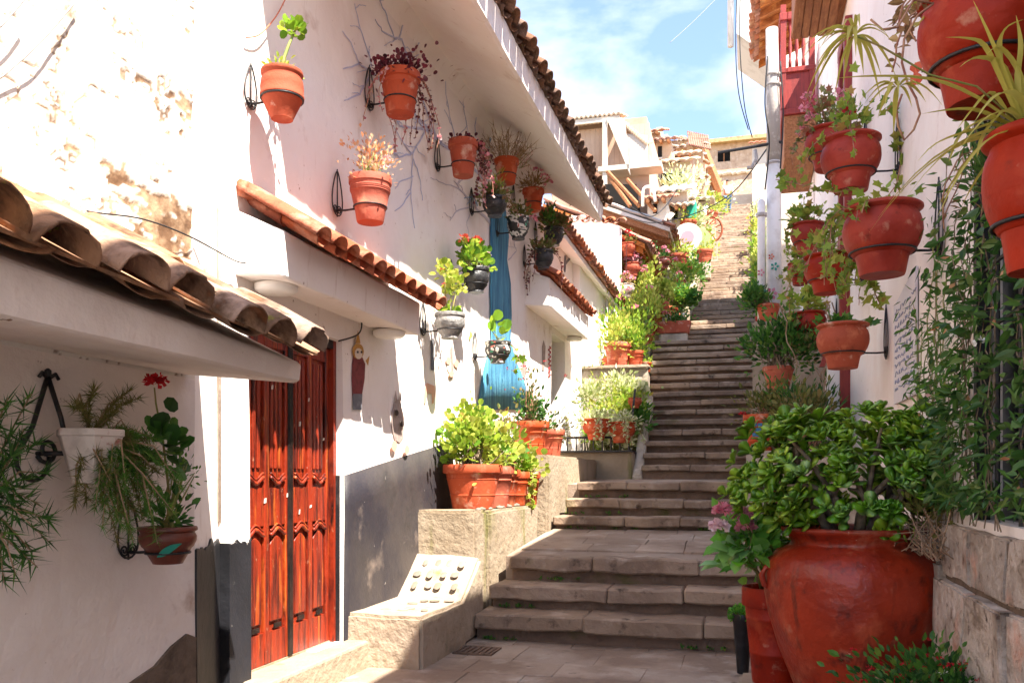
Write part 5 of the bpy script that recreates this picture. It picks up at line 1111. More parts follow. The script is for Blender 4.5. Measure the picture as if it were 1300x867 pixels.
def needles(o, base, tip, n, ln, m, sd, wd=1.0):
    g = np.random.default_rng(sd); mb = MB(); sb = MB()
    base = np.array(base, float); tip = np.array(tip, float); md = (base + tip) / 2 + g.normal(0, .03, 3) + np.array([0, 0, .04]); sb.tube([base, md, tip], [.004, .0035, .002], 4)
    t = g.random(n) ** .8; q = t[:, None]; pos = (1 - q) ** 2 * base + 2 * q * (1 - q) * md + q * q * tip; dd = unit(tip - base)
    mb.leaves('needle', pos, dd * .55 + g.normal(0, .55, (n, 3)), ln * (.6 + .7 * g.random(n)), g, .5, wd)
    return mb, sb
def needle_plant(o, base, tips, n, ln, m, wd=1.0, name='foliage'):
    A, B = MB(), MB()
    for i, tp in enumerate(tips):
        SEED[0] += 1; mb, sb = needles(o, base, tp, n, ln, m, SEED[0], wd); A.add(mb.v, mb.f); B.add(sb.v, sb.f)
    A.build(name, m, o, kind='stuff'); B.build('stems', 'dry_twig', o)
g0 = random.Random(2)
tips = [onX(px, py, XA + .22 + g0.uniform(-.06, .14)) for px, py in ((120, 495), (150, 520), (165, 495), (178, 505), (95, 520), (160, 560), (175, 590), (185, 620), (170, 650), (150, 660), (130, 640), (110, 635), (150, 690), (190, 560), (200, 600), (140, 610), (95, 640), (180, 660), (165, 680), (205, 640), (150, 630), (185, 600))]
needle_plant(o, ca, tips, 230, .05, 'leaf_olive', 1.2)
tips = [onX(px, py, XA + .30 + g0.uniform(-.06, .1)) for px, py in ((170, 560), (180, 600), (190, 640), (160, 620), (200, 580), (140, 600), (175, 655), (150, 650), (210, 640), (195, 660), (225, 600), (220, 650), (205, 560), (160, 580), (170, 690), (155, 670), (120, 650), (230, 620), (130, 670), (200, 690), (185, 575))]
needle_plant(o, ca + np.array([.03, .05, 0]), tips, 260, .045, 'leaf_mid', 1.2)
P = onX(213, 668, XA + .22); t = FW.dot(P); h = 47 / FPX * t; r = 36 / FPX * t; c = P - UP * h
o = empty('potted_plant', c, 'brown glazed pot with turquoise leaf motif and tall red geranium', 'potted plant'); make_pot(o, c, r, h, 'urn', 'pot_brown')
bracket(XA, 1, c, r, h, 'urn', 'small black ring bracket of the brown geranium pot', ringq=.30)
mb = MB(); nf = 14   # turquoise leaf motif wrapped on the pot front
for i in range(nf + 1):
    q = i / nf; a = -1.45 + 1.0 * q; zq = .22 + .36 * q; wq = .085 * math.sin(math.pi * q)
    for s in (-1, 1):
        zz = zq + s * wq * 1.3; rr = r * prof_r('urn', min(max(zz, .05), .8)) + .004; mb.v.append((c.x + rr * math.cos(a), c.y + rr * math.sin(a), c.z + zz * h))
for i in range(nf): mb.f.append((2*i, 2*i+1, 2*i+3, 2*i+2))
q_ = mb.build('leaf_motif', 'paint_teal', o); s_ = q_.modifiers.new('s', 'SOLIDIFY'); s_.thickness = .003
ca = np.array(c + UP * h * .88)
tp = np.array(onX(207, 560, XA + .22)); MB().tube([ca, (ca + tp) / 2 + np.array([.0, .02, 0]), tp, np.array(onX(198, 512, XA + .24)), np.array(onX(196, 492, XA + .24))], [.006, .006, .005, .004, .003], 6).build('stem', 'stem_green', o, True)
bush(o, tp, (.05, .07, .12), 'round', 'leaf_deep', 46, .065, 8, stems=False); bush(o, ca, (.09, .13, .13), 'oval', 'leaf_deep', 90, .05, 10, .06, 'stem_green')
bush(o, np.array(onX(228, 600, XA + .24)), (.07, .08, .10), 'oval', 'leaf_mid', 60, .03, 10, base=ca)
flowers(o, [np.array(onX(194, 484, XA + .24)), np.array(onX(202, 483, XA + .25)), np.array(onX(198, 487, XA + .26))], 'petal_red', .05, 26)
# oleander-like shrub entering on the left
o = empty('hanging_shrub', onX(8, 620, XA + .12), 'narrow leaved dark shrub hanging by the shaded wall', 'shrub')
tips = [onX(px, py, XA + .16 + g0.uniform(-.08, .15)) for px, py in ((10, 505), (40, 500), (30, 545), (55, 560), (60, 600), (50, 640), (62, 660), (40, 700), (20, 730), (5, 740), (65, 690), (30, 660), (15, 580), (-10, 520), (-20, 600), (-15, 700), (48, 720), (28, 620))]
needle_plant(o, onX(-25, 640, XA + .10), tips, 60, .07, 'leaf_deep', 1.7)

# ---- pots standing on the planters
def stand(base, r, h, kind, m, label, plant, sx=1, sy=1, cat='potted plant', name='potted_plant'):
    c = Vector(base); root = empty(name, c, label, cat); make_pot(root, c, r, h, kind, m, sx=sx, sy=sy)
    if plant: plant(root, np.array(c + UP * h * .88), r)
    return root
ZP = -.29
def geranium(o, c, r):
    bush(o, c, (r * 1.15, r * 1.35, .50), 'round', 'leaf_bright', 620, .066, 38, .20, 'bark', .15, .009); bush(o, c + np.array([0, -.05, .1]), (r * .9, r * 1.1, .42), 'round', 'leaf_yellow', 260, .058, 18, .18, None, .2, stems=False)
stand((-2.53, 7.86, ZP), .285, .42, 'taper', 'terracotta', 'largest terracotta pot on the mossy planter with tall yellow green geranium', geranium)
stand((-2.50, 8.36, ZP), .24, .41, 'taper', 'terracotta', 'terracotta pot in shadow just behind the largest planter pot', lambda o, c, r: bush(o, c, (r * 1.3, r * 1.3, .42), 'round', 'leaf_yellow', 300, .08, 22, .16, 'stem_green', .2))
stand((-2.50, 8.75, ZP), .20, .38, 'taper', 'terracotta', 'third clay pot along mossy planter with mauve tipped shrub', lambda o, c, r: (bush(o, c, (r * 1.3, r * 1.3, .45), 'oval', 'leaf_succulent', 380, .05, 22, .28, 'bark', .22), flowers(o, [c + np.array([.1, .1, .5]), c + np.array([.0, -.1, .52])], 'petal_pale', .06)))
stand((-2.45, 9.08, ZP), .17, .36, 'taper', 'terracotta', 'fourth clay pot along mossy planter with yellow green bush', lambda o, c, r: bush(o, c, (r * 1.4, r * 1.4, .33), 'round', 'leaf_bright', 240, .07, 18, .12, 'stem_green', .22))
stand((-2.36, 9.33, ZP), .14, .36, 'taper', 'terracotta', 'smallest clay pot at planter end with drooping yellow leaves', lambda o, c, r: (bush(o, c, (r * 1.5, r * 1.5, .20), 'round', 'leaf_yellow', 120, .07, 12, .08, 'stem_green', .25), trail(o, c, r, 5, .3, 'round', 'leaf_yellow', .06, 16, -.8)))
Z2 = .27
def fuchsia(o, c, r):
    bush(o, c, (r * 1.2, r * 1.2, .40), 'oval', 'leaf_deep', 380, .065, 22, .1, 'stem_red', .22); bush(o, c, (r * .9, r * .9, .70), 'oval', 'leaf_olive', 160, .055, 18, .2, 'stem_red', .15)
    g = np.random.default_rng(3); flowers(o, [c + np.array([g.normal(0, .13), g.normal(0, .13), .35 + g.random() * .45]) for i in range(16)], 'petal_red', .035, 8)
stand((-2.50, 9.98, Z2), .235, .40, 'taper', 'terracotta', 'red clay pot with dark twiggy red flowering shrub by the doorway', fuchsia)
stand((-2.42, 10.65, Z2), .20, .34, 'taper', 'terracotta', 'smaller clay pot behind the twiggy shrub near deep doorway', lambda o, c, r: bush(o, c, (r * 1.2, r * 1.2, .2), 'oval', 'leaf_olive', 200, .06, 14, .05, 'stem_green'))
# garden bed planting
gb_ = empty('bed_plants', (-2.2, 13.6, .4), 'dense mass of sunlit yellow green herbs filling the garden bed', 'plants')
for k, (px, py, rr, m, kd) in enumerate(((762, 500, .36, 'leaf_yellow', 'lance'), (785, 495, .30, 'leaf_cream', 'oval'), (750, 530, .34, 'leaf_bright', 'lance'), (775, 520, .34, 'leaf_yellow', 'oval'), (800, 520, .30, 'leaf_bright', 'oval'), (812, 535, .22, 'leaf_mid', 'oval'), (770, 545, .26, 'leaf_cream', 'oval'), (795, 505, .28, 'leaf_yellow', 'lance'), (748, 505, .28, 'leaf_cream', 'oval'), (806, 500, .22, 'leaf_cream', 'round'), (758, 555, .2, 'leaf_bright', 'oval'), (780, 560, .2, 'leaf_cream', 'oval'))):
    t = 13.0 + (570 - py) * .014; c = np.array(att(px, py, t)); bush(gb_, c, (rr, rr * .8, rr), kd, m, 300, .085, 16, 0, 'stem_green', .26, base=(c[0], c[1] + .15, .40))
for (px, py, w_, lab) in ((757, 532, 34, 'small round red pot hanging at the front of garden bed beside white flowers'), (789, 536, 34, 'round red pot with white trailing flowers in front of garden bed'), (806, 505, 18, 'little terracotta pot high in the garden bed')):
    P = att(px, py, 12.62 if py > 520 else 13.35); r = w_ / 2 / FPX * 12.6; h = r * 1.55; c = P - UP * h; 
    o = empty('potted_plant', c, lab, 'potted plant'); make_pot(o, c, r, h, 'bell', 'terracotta'); ca = np.array(c + UP * h * .88)
    if py > 520: bush(o, ca, (r * 1.2, r * 1.0, .14), 'oval', 'leaf_cream', 200, .06, 12, .05); trail(o, ca, r, 8, .35, 'oval', 'leaf_cream', .05, 20, -1.2)
    else: bush(o, ca, (r, r, .1), 'oval', 'leaf_yellow', 60, .05, 6, .05)
rk = empty('pot_shelf', (-2.2, 12.65, .39), 'dark iron shelf rail with pebbles in front of the garden bed', 'shelf')
MB().tube([(-2.75, 12.62, .60), (-1.66, 12.62, .60)], .018, 6).build('rail', 'iron', rk); MB().tube([(-1.66, 12.62, .60), (-1.66, 13.2, 1.35)], .018, 6).build('rail', 'iron', rk)
for i in range(9): MB().tube([(-2.72 + i * .13, 12.63, .385), (-2.72 + i * .13, 12.63, .62)], .012, 6).build('bar', 'iron', rk)
mb = MB().box(-2.75, -1.64, 12.6, 12.78, .385, .41); mb.build('tray', 'iron', rk)
# terrace pots
stand((-2.18, 14.95, 1.91), .245, .42, 'taper', 'terracotta', 'big terracotta pot of yellow green shrub on terrace block above garden bed', lambda o, c, r: bush(o, c, (r * 1.5, r * 1.4, .50), 'oval', 'leaf_yellow', 600, .08, 30, .12, 'stem_green', .24))
stand((-1.88, 15.0, 1.91), .16, .28, 'taper', 'terracotta', 'mid sized terracotta pot beside the big terrace pot', lambda o, c, r: bush(o, c, (r * 1.4, r * 1.3, .45), 'oval', 'leaf_bright', 320, .075, 22, .16, 'stem_green', .24))
stand((-1.74, 15.35, 1.87), .10, .17, 'taper', 'terracotta', 'tiny terracotta pot at edge of terrace block', lambda o, c, r: bush(o, c, (r * 1.2, r * 1.2, .12), 'oval', 'leaf_bright', 60, .05, 8, .04))
def lush(m, n=420, s=.10, rz=.55, k=1.6, kd='oval'): return lambda o, c, r: bush(o, c, (r * k, r * k, rz), kd, m, n, s, 26, rz * .3, 'stem_green', .25)
stand((-2.45, 16.4, 1.87), .24, .40, 'taper', 'terracotta', 'terracotta pot with tall bright shrub against grey dado', lush('leaf_bright', 620, .09, .95))
stand((-2.3, 17.5, 1.87), .24, .40, 'taper', 'terracotta', 'terracotta pot with tall yellow shrub near white house corner', lush('leaf_yellow', 620, .09, 1.0))
stand((-2.35, 18.55, 2.75), .22, .36, 'taper', 'terracotta', 'terracotta pot of yellow shrub on the upper terrace step', lush('leaf_yellow', 520, .09, .8))
# trough
tro = empty('trough_planter', (-1.82, 19.2, 2.75), 'long terracotta trough of small flowers beside landing', 'planter')
P = att(855, 424, 18.9)
bevel(MB().hexa([(P.x - .33, P.y - .12, P.z), (P.x + .33, P.y - .12, P.z), (P.x + .33, P.y + .12, P.z), (P.x - .33, P.y + .12, P.z), (P.x - .38, P.y - .16, P.z + .26), (P.x + .38, P.y - .16, P.z + .26), (P.x + .38, P.y + .16, P.z + .26), (P.x - .38, P.y + .16, P.z + .26)]).build('trough', 'terracotta', tro), .02, 2)
blk('plinth', P.x - .3, P.x + .3, P.y - .1, P.y + .12, 2.72, P.z + .01, 'concrete', tro) if P.z > 2.75 else None
bush(tro, np.array([P.x, P.y, P.z + .26]), (.36, .18, .2), 'oval', 'leaf_mid', 320, .07, 18, .05); flowers(tro, [np.array([P.x + x, P.y, P.z + .4]) for x in (-.25, -.1, .08, .24)], 'petal_white', .07)
stand(att(833, 424, 19.0), .16, .50, 'cone', 'pot_red', 'tall narrow red pot standing at landing beside trough', lambda o, c, r: bush(o, c, (r, r, .2), 'oval', 'leaf_mid', 90, .06, 8, .05))
# crowd of plants along the third flight
crowd = [(800, 395, 17.6, .62, 'leaf_bright'), (818, 370, 18.6, .62, 'leaf_yellow'), (812, 345, 19.5, .5, 'leaf_yellow'), (845, 385, 19.8, .62, 'leaf_bright'), (862, 375, 20.6, .55, 'leaf_mid'), (856, 352, 21.6, .52, 'leaf_yellow'), (870, 345, 22.4, .52, 'leaf_bright'), (880, 325, 24.4, .55, 'leaf_mid'), (872, 318, 26.0, .45, 'leaf_bright'), (893, 300, 28.5, .45, 'leaf_yellow'), (838, 402, 19.3, .4, 'leaf_yellow'), (868, 398, 19.9, .4, 'leaf_mid')]
names = ['beside the grey dado', 'below the hanging red blooms', 'under the orange plank porch', 'left of the trough planter', 'right behind the trough', 'in front of the porch post', 'beside the white plates', 'against the climbing kerb', 'below the white plates', 'beside the wagon wheel', 'squeezed behind the tall red pot', 'spilling over the kerb by the trough']
for (px, py, t, rr, m), nm in zip(crowd, names):
    P = att(px, py, t); gz = 1.87 if P.y < 18.2 else (2.75 if P.y < 19.4 else [z for a, b, z in TERR if a <= P.y < b][0])
    h = .34; base = Vector((min(P.x, -1.75), P.y, gz)); o = stand(base, .2, h, 'taper', 'terracotta', 'clay pot with leafy sunlit shrub ' + nm, None)
    c = np.array(base + UP * h * .88); top = max(.5, P.z - c[2] + rr * .5)
    bush(o, np.array([P.x, P.y, c[2] + top * .45]), (rr * .85, rr * .85, top * .62), 'oval' if rr > .5 else 'round', m, 560, .10, 30, 0, 'stem_green', .22, base=c)
    if m != 'leaf_mid': flowers(o, [np.array([P.x + d, P.y - .4, P.z + .1 + e]) for d, e in ((-.2, .1), (.15, -.1), (.05, .25))], ('petal_pink', 'petal_coral')[len(nm) % 2], .09)
# hanging pots under the porch
for (px, py, t, lab, mm, fm) in ((797, 320, 18.8, 'red pot hanging first under the orange porch ceiling', 'leaf_olive', 'petal_red'), (803, 345, 18.9, 'faded red pot of pink flowers below the porch corner', 'leaf_pinkish', 'petal_pink'), (822, 330, 20.2, 'dark hanging pot with red blooms under the porch', 'leaf_deep', 'petal_red'), (795, 372, 18.6, 'white flower pot fixed at white house corner', 'leaf_brown', 'petal_pink'), (842, 337, 21.2, 'dark brown basket hanging below raftered eave', 'leaf_deep', 'petal_pink'), (817, 348, 20.6, 'small pot of pink blossoms hanging lower under the porch', 'leaf_mid', 'petal_pink')):
    P = att(px, py, t); r = .17; h = .28; c = P - UP * .1; o = empty('potted_plant', c, lab, 'potted plant'); make_pot(o, c, r, h, 'bell', 'pot_white' if 'white flower' in lab else ('pot_brown' if 'dark' in lab else 'terracotta_pale'), 18)
    ca = np.array(c + UP * h * .88); bush(o, ca, (r * 1.2, r * 1.2, .2), 'oval', mm, 140, .07, 10, .06); flowers(o, [ca + np.array([x, -.1, z]) for x, z in ((-.12, .1), (.1, .16), (.02, .26))], fm, .09)
    zt = 4.85 + max(0, (-2.2 - c.x) * .46); MB().tube([Vector(ca), Vector((c.x, c.y, max(zt, ca[2] + .3)))], .006, 4).build('hanger', 'cable', o)
# ornaments along the upper steps
def disc(name, px, py, t, r, m, label, cat, m2=None):
    P = att(px, py, t); o = empty(name, P, label, cat); n = (-Vector(P)); n.z = 0; n.normalize(); e = n.cross(UP)
    def ring(r0, off, mm, nm):
        mb = MB(); k = 24
        mb.v = [tuple(P + (e * math.cos(6.283 * i / k) + UP * math.sin(6.283 * i / k)) * r0 + n * off) for i in range(k)] + [tuple(P + (e * math.cos(6.283 * i / k) + UP * math.sin(6.283 * i / k)) * r0 * .93 - n * .04) for i in range(k)]
        mb.f = [tuple(range(k)), tuple(range(2 * k - 1, k - 1, -1))] + [(i, (i + 1) % k, k + (i + 1) % k, k + i) for i in range(k)]
        mb.build(nm, mm, o)
    ring(r, 0, m, 'plate')
    if m2: ring(r * .45, .02, m2, 'painted_centre')
    gz = [z for a, b, z in TERR if a <= P.y < b] or [P.z - 1]
    MB().tube([(P.x, P.y + .05, gz[0] - .02), (P.x, P.y + .05, P.z)], .03, 6).build('post', 'iron', o); return o
disc('painted_plate', 873, 301, 25.5, .42, 'far_white', 'large white round plate with pink flower painted on it', 'plate', 'petal_pink')
disc('painted_plate', 886, 306, 26.0, .40, 'leaf_cream', 'pale green round plate beside the pink flowered plate', 'plate')
disc('painted_plate', 868, 324, 25.0, .28, 'far_white', 'small white round plate below the flowered plates', 'plate', 'paint_blue')
P = att(899, 292, 29); wh = empty('wagon_wheel', P, 'red brown wooden wagon wheel standing by upper steps', 'wheel'); 
MB().tube([P + V(.46 * math.cos(6.283 * i / 24), 0, .46 * math.sin(6.283 * i / 24)) for i in range(24)], .035, 6, True).build('rim', 'wheel_wood', wh, True)
for i in range(10): MB().tube([P, P + V(.45 * math.cos(.314 + .628 * i), 0, .45 * math.sin(.314 + .628 * i))], .018, 5).build('spoke', 'wheel_wood', wh)
MB().lathe([(.02, -.05), (.08, -.04), (.08, .04), (.02, .05)], P, 10).build('hub', 'wheel_wood', wh)
gz = [z for a, b, z in TERR if a <= P.y < b][0]; MB().box(P.x - .3, P.x + .3, P.y - .15, P.y + .2, gz - .1, max(gz + .1, P.z - .44)).build('stand', 'concrete', wh)
P = att(878, 268, 27); tb = empty('teal_box', P, 'teal meter box on post among the pots', 'box'); bevel(MB().box(P.x - .15, P.x + .15, P.y - .1, P.y + .1, P.z - .25, P.z + .25).build('case', 'teal_box', tb), .02); MB().box(P.x - .03, P.x + .03, P.y - .03, P.y + .03, 4.6, P.z - .24).build('post', 'wood_brown', tb)
for (px, py, t, rr, lab) in ((901, 277, 31, .3, 'terracotta jar under small tiled cap beside upper steps'), (861, 333, 23.5, .28, 'plain terracotta pot below the white plates'), (895, 325, 25.6, .24, 'terracotta pot on kerb beside the upper steps'), (874, 288, 27, .26, 'red clay pot below the teal box')):
    P = att(px, py, t); gz = [z for a, b, z in TERR if a <= P.y < b]; o = stand(P - UP * rr, rr, rr * 1.7, 'taper', 'terracotta', lab, lambda o, c, r: bush(o, c, (r * 1.3, r * 1.3, .3), 'oval', 'leaf_yellow', 160, .1, 10, .08))
    z0 = gz[0] if gz else 4; 
    if z0 < P.z - rr: MB().box(P.x - rr * .7, P.x + rr * .7, P.y - rr * .7, P.y + rr * .7, z0 - .1, P.z - rr + .01).build('plinth', 'concrete', o)
for (px, py, t, rr, m, lab) in ((908, 250, 44, .8, 'leaf_cream', 'pale flowering bush at the head of the steps'), (868, 240, 30, .9, 'leaf_cream', 'pale flowering climber on white roofs'), (882, 282, 28, .5, 'leaf_cream', 'white blossomed bush beside wagon wheel'), (905, 262, 36, .6, 'leaf_yellow', 'yellow green bush left of the walker')):
    P = np.array(att(px, py, t)); gz = [z for a, b, z in TERR if a <= P[1] < b]; z0 = gz[0] if gz else P[2] - 1.5
    o = empty('bush', (P[0], P[1], z0), lab, 'bush'); bush(o, P, (rr, rr, rr), 'oval', m, 420, .17, 22, 0, 'stem_green', .25, base=(P[0], P[1], z0))
# ================================================================ RIGHT SIDE POTS
jx, jy = .575, 5.18
P = att(1083, 668, 5.1); jx, jy = P.x, P.y
JS = 1.04
jar = empty('jar_planter', (jx, jy, G), 'huge glossy red clay jar with small ear handles holding a jade plant', 'potted plant')
jp = [(.20,0),(.25,0),(.27,.03),(.33,.18),(.405,.38),(.465,.58),(.487,.72),(.488,.82),(.468,.90),(.41,.96),(.345,.99),(.335,1.005),(.345,1.03),(.375,1.06),(.392,1.075),(.392,1.09),(.375,1.097),(.335,1.09),(.31,1.06),(.305,1.0)]
mb = MB(); mb.lathe([(a * JS, b) for a, b in jp], (jx, jy, G), 56, .014); mb.build('jar', 'jar_red', jar, True)
MB().lathe([(.01, .99), (.31, 1.0), (.31, .95), (.01, .95)], (jx, jy, G), 20).build('soil', 'soil', jar)
for ang in (math.pi + .25, .10):
    d = V(math.cos(ang), math.sin(ang), 0); c = V(jx, jy, G) + d * .46
    MB().tube([c + UP * .83 - d * .0, c + d * .05 + UP * .86, c + d * .075 + UP * .81, c + d * .06 + UP * .755, c + d * .015 + UP * .73], [.016, .018, .018, .018, .016], 9).build('handle', 'jar_red', jar, True)
# jade plant: obovate fleshy leaves in rosettes on branching wood
def jade_leaf():
    mb = MB(); prof = [(0, .05), (.25, .16), (.55, .33), (.8, .36), (.95, .24), (1.0, .08)]; n = len(prof)
    for y, w_ in prof:
        z = .06 * math.sin(y * 2.6) ; mb.v += [(-w_, y, z + .05 * w_), (0, y, z + .07), (w_, y, z + .05 * w_), (0, y, z - .05)]
    for i in range(n - 1):
        a, b = 4 * i, 4 * i + 4
        for k in range(4): mb.f.append((a + k, a + (k + 1) % 4, b + (k + 1) % 4, b + k))
    mb.f.append((0, 3, 2, 1)); e = 4 * (n - 1); mb.f.append((e, e + 1, e + 2, e + 3)); return mb
JL = jade_leaf(); mj = mat('leaf_jade_piece', lin('#6f9e22'), .3, [(lin('#52841c'), 6, .42, .6), (lin('#a2c63c'), 9, .55, .72)], objrand=.3, transl=.15, spec=.5)
jm = JL.mesh('leaf', 'leaf_jade_piece', True)
g = random.Random(21); base = V(jx, jy, G + 1.0); ros = []; wood = MB()
cj = att(1080, 600, 5.1)
for i in range(9):
    a = 6.283 * i / 9 + g.uniform(-.3, .3); tip1 = V(jx + .30 * math.cos(a), jy + .26 * math.sin(a), base.z + g.uniform(.18, .34)); b0 = V(jx + .09 * math.cos(a), jy + .09 * math.sin(a), base.z - .03)
    wood.tube([b0, (b0 + tip1) / 2 + UP * .05, tip1], [.032, .026, .02], 7)
    for j in range(5):
        a2 = a + g.uniform(-.75, .75); q = g.uniform(.5, 1.0); zz = g.uniform(.02, .62); rx = .63 * math.sqrt(max(.12, 1 - ((zz - .28) / .48) ** 2)) * q
        tp = V(jx + rx * math.cos(a2) + .0, jy + rx * .8 * math.sin(a2), base.z + zz + .06)
        wood.tube([tip1, (tip1 + tp) / 2 + V(0, 0, .03), tp], [.018, .013, .008], 6)
        for k in range(7): ros.append(tp + V(g.gauss(0, .075), g.gauss(0, .07), g.gauss(0, .06)))
for i in range(165):   # fill over the dome
    a = g.uniform(0, 6.283); ph = math.asin(g.uniform(-.12, .98)); ros.append(V(jx + .64 * math.cos(a) * math.cos(ph), jy + .5 * math.sin(a) * math.cos(ph), base.z + .24 + .42 * math.sin(ph) + .06 * math.sin(a * 5)))
wood.build('branches', 'bark', jar, True)
LV = []
for c in ros:
    ax = (c - (base + UP * .1)); ax.normalize(); ax = (ax + V(g.gauss(0, .25), g.gauss(0, .25), .55)).normalized()
    e1 = ax.orthogonal().normalized(); e2 = ax.cross(e1); ph = g.uniform(0, 6.28)
    for k in range(8):
        t = ph + k * 2.4; d = (e1 * math.cos(t) + e2 * math.sin(t)) * (.95 - .07 * k) + ax * (.25 + .13 * k); d.normalize(); s = g.choice((.055, .075, .085, .095, .11)) * g.uniform(.85, 1.15) * (1 - .05 * k)
        x = d.cross(ax)
        if x.length < .05: continue
        x.normalize(); z = x.cross(d); LV.append((c, Matrix(((x.x * s, d.x * s, z.x * s, c.x), (x.y * s, d.y * s, z.y * s, c.y), (x.z * s, d.z * s, z.z * s, c.z), (0, 0, 0, 1)))))
LV.sort(key=lambda q: q[0].length + g.uniform(0, .12) - .25 * (q[0].z - base.z))
for c, M in LV[:300]: inst('leaf', jm, M, jar)
mb = MB()
for c, M in LV[300:]: mb.add([M @ Vector(v) for v in JL.v], JL.f)
mb.build('foliage', 'leaf_jade', jar, True, kind='stuff')
# hydrangea in tall pot
bs = empty('stone_slab', (.15, 5.5, G), 'pale stone slab under the tall hydrangea pot', 'slab'); 
P = att(983, 862, 5.45); hx, hy = P.x, P.y; blk('slab', hx - .22, hx + .4, hy - .3, hy + .25, G - .01, G + .10, 'chalk_stone', bs)
o = empty('potted_plant', (hx, hy, G + .10), 'tall ribbed red clay pot of large leaved hydrangea with pink heads', 'potted plant')
make_pot(o, (hx, hy, G + .10), .20, .60, 'taper', 'pot_red', 36); ca = np.array([hx, hy, G + .10 + .53])
SEED[0] += 1; gg = np.random.default_rng(77); LHv, LHf = LEAF['oval']; hm = MB(); hm.add(LHv, LHf); mat('leaf_hyd_piece', lin('#6cae36'), .45, [(lin('#94c84c'), 9, .5, .7), (lin('#4f8f2c'), 5, .5, .7)], objrand=.28, transl=.3); 
big = MB(); big.add([(x * 1.5, y, z * 1.4) for x, y, z in LHv], LHf); hme = big.mesh('leaf', 'leaf_hyd_piece', True); sb = MB()
hp = np.array(att(950, 700, 5.35))
for i in range(120):
    d = unit(gg.normal(0, 1, 3)); d[2] = abs(d[2]) * 1.1 - .35; rr_ = .5 + .5 * gg.random()
    c = hp + d * np.array([.22, .22, .26]) * rr_ + np.array([.03, 0, 0]); dr = Vector(d * .8 + gg.normal(0, .35, 3) + np.array([0, 0, -.15])).normalized(); upv = Vector(gg.normal(0, .35, 3) + np.array([0, -.35, .9])); x = dr.cross(upv).normalized(); z = x.cross(dr); s = .09 + .065 * gg.random()
    inst('leaf', hme, Matrix(((x.x * s, dr.x * s, z.x * s, c[0]), (x.y * s, dr.y * s, z.y * s, c[1]), (x.z * s, dr.z * s, z.z * s, c[2]), (0, 0, 0, 1))), o)
    if i % 6 == 0: sb.tube([ca + gg.normal(0, .04, 3) * np.array([1, 1, 0]), (ca + c) / 2 + np.array([0, 0, .05]), c], [.007, .006, .004], 5)
sb.build('stems', 'stem_green', o, True)
bush(o, hp, (.18, .18, .20), 'oval', 'leaf_hydrangea', 60, .11, 14, 0, None, .25, stems=False)
for (px, py, m) in ((918, 648, 'petal_pink'), (913, 668, 'petal_pale'), (943, 655, 'petal_pink'), (976, 632, 'petal_pink'), (947, 668, 'petal_pink')): flowers(o, [np.array(att(px, py, 5.22))], m, .075, 90, stem=hp)
P = att(943, 852, 6.15)
stand((P.x, P.y, G + .0), .072, .42, 'cone', 'plastic_black', 'small black plastic pot with low green plant beside the steps', lambda o, c, r: bush(o, c, (r * 1.1, r * 1.1, .06), 'round', 'leaf_hydrangea', 160, .03, 12, .04))
# fuchsia at the bottom right
P = att(1195, 850, 3.9)
def fuch(o, c, r):
    bush(o, c, (.46, .30, .24), 'oval', 'leaf_deep', 1000, .045, 60, .07, 'stem_red', .2, .005); bush(o, c, (.46, .30, .24), 'oval', 'leaf_mid', 520, .05, 30, .09, None, .2, stems=False)
    gq = np.random.default_rng(9); flowers(o, [c + np.array([gq.normal(0, .2), gq.normal(0, .13) - .06, .12 + gq.random() * .17]) for i in range(46)], 'petal_red', .022, 10); flowers(o, [c + np.array([-.02, -.16, .22]), c + np.array([.03, -.18, .15])], 'petal_white', .025, 10)
stand((P.x + .0, P.y, G), .17, .36, 'taper', 'pot_red', 'low bushy fuchsia with small red flowers at foot of stone wall', fuch)
# hanging pots
XHR = .72; GR = None
def right_pot(cx, yr, yb_, w_, lab, blab, plant, X=XHR, m='pot_red', kind='bell'): return hang(cx, yr, yb_, w_, X, kind, m, lab, XR, -1, blab, plant, bgroup=GR)
def ivy(n=5, ln=.5, m='leaf_ivy', bn=60, s=.065, ang=None, fl_=None, rz=.12):
    def f(o, c, r):
        bush(o, c, (r * 1.1, r * 1.1, rz), 'ivy', m, bn, s, 12, rz * .5, 'stem_red', .3)
        if n: trail(o, c + np.array([0, 0, .03]), r, n, ln, 'ivy', m, s, 9, ang, .08, 'stem_red')
        if fl_: flowers(o, [c + np.array(q) for q in fl_[1]], fl_[0], fl_[2], stem=c)
    return f
right_pot(1080, 177, 243, 70, 'glossy red pot of small leaved geranium with crimson bloom', 'bracket of the pot with crimson bloom', ivy(3, .35, 'leaf_ivy', 110, .06, -2.2, ('petal_red', [(-.02, -.03, .22)], .07), .24))
right_pot(1052, 166, 216, 56, 'red pot of salmon pink geraniums behind the crimson one', 'bracket of the salmon geranium pot', ivy(4, .3, 'leaf_succulent', 130, .06, 3.3, ('petal_pink', [(-.18, -.02, .36), (-.2, 0, .28), (.08, 0, .38), (-.15, 0, .18), (.1, 0, .30), (-.22, .1, .1)], .08), .28))
right_pot(1120, 264, 350, 92, 'broad red brown pot with ivy hanging over its rim', 'long armed bracket of the broad ivy pot', ivy(5, .30, 'leaf_ivy', 26, .06, -2.3), X=.74)
right_pot(1098, 276, 330, 50, 'red brown pot half hidden behind broad ivy pot', 'bracket behind the broad ivy pot', ivy(5, .45, 'leaf_ivy', 40, .06, 3.6), X=.74)
right_pot(1025, 285, 321, 40, 'smaller red pot with bushy ivy next to white pole', 'bracket of the smaller red pot by white pole', ivy(5, .45, 'leaf_ivy', 130, .085, None, None, .25))
right_pot(1016, 334, 362, 30, 'little red pot of leggy plant against the drainpipe', 'bracket of the little leggy plant pot', ivy(5, .5, 'leaf_ivy', 90, .08, None, None, .22))
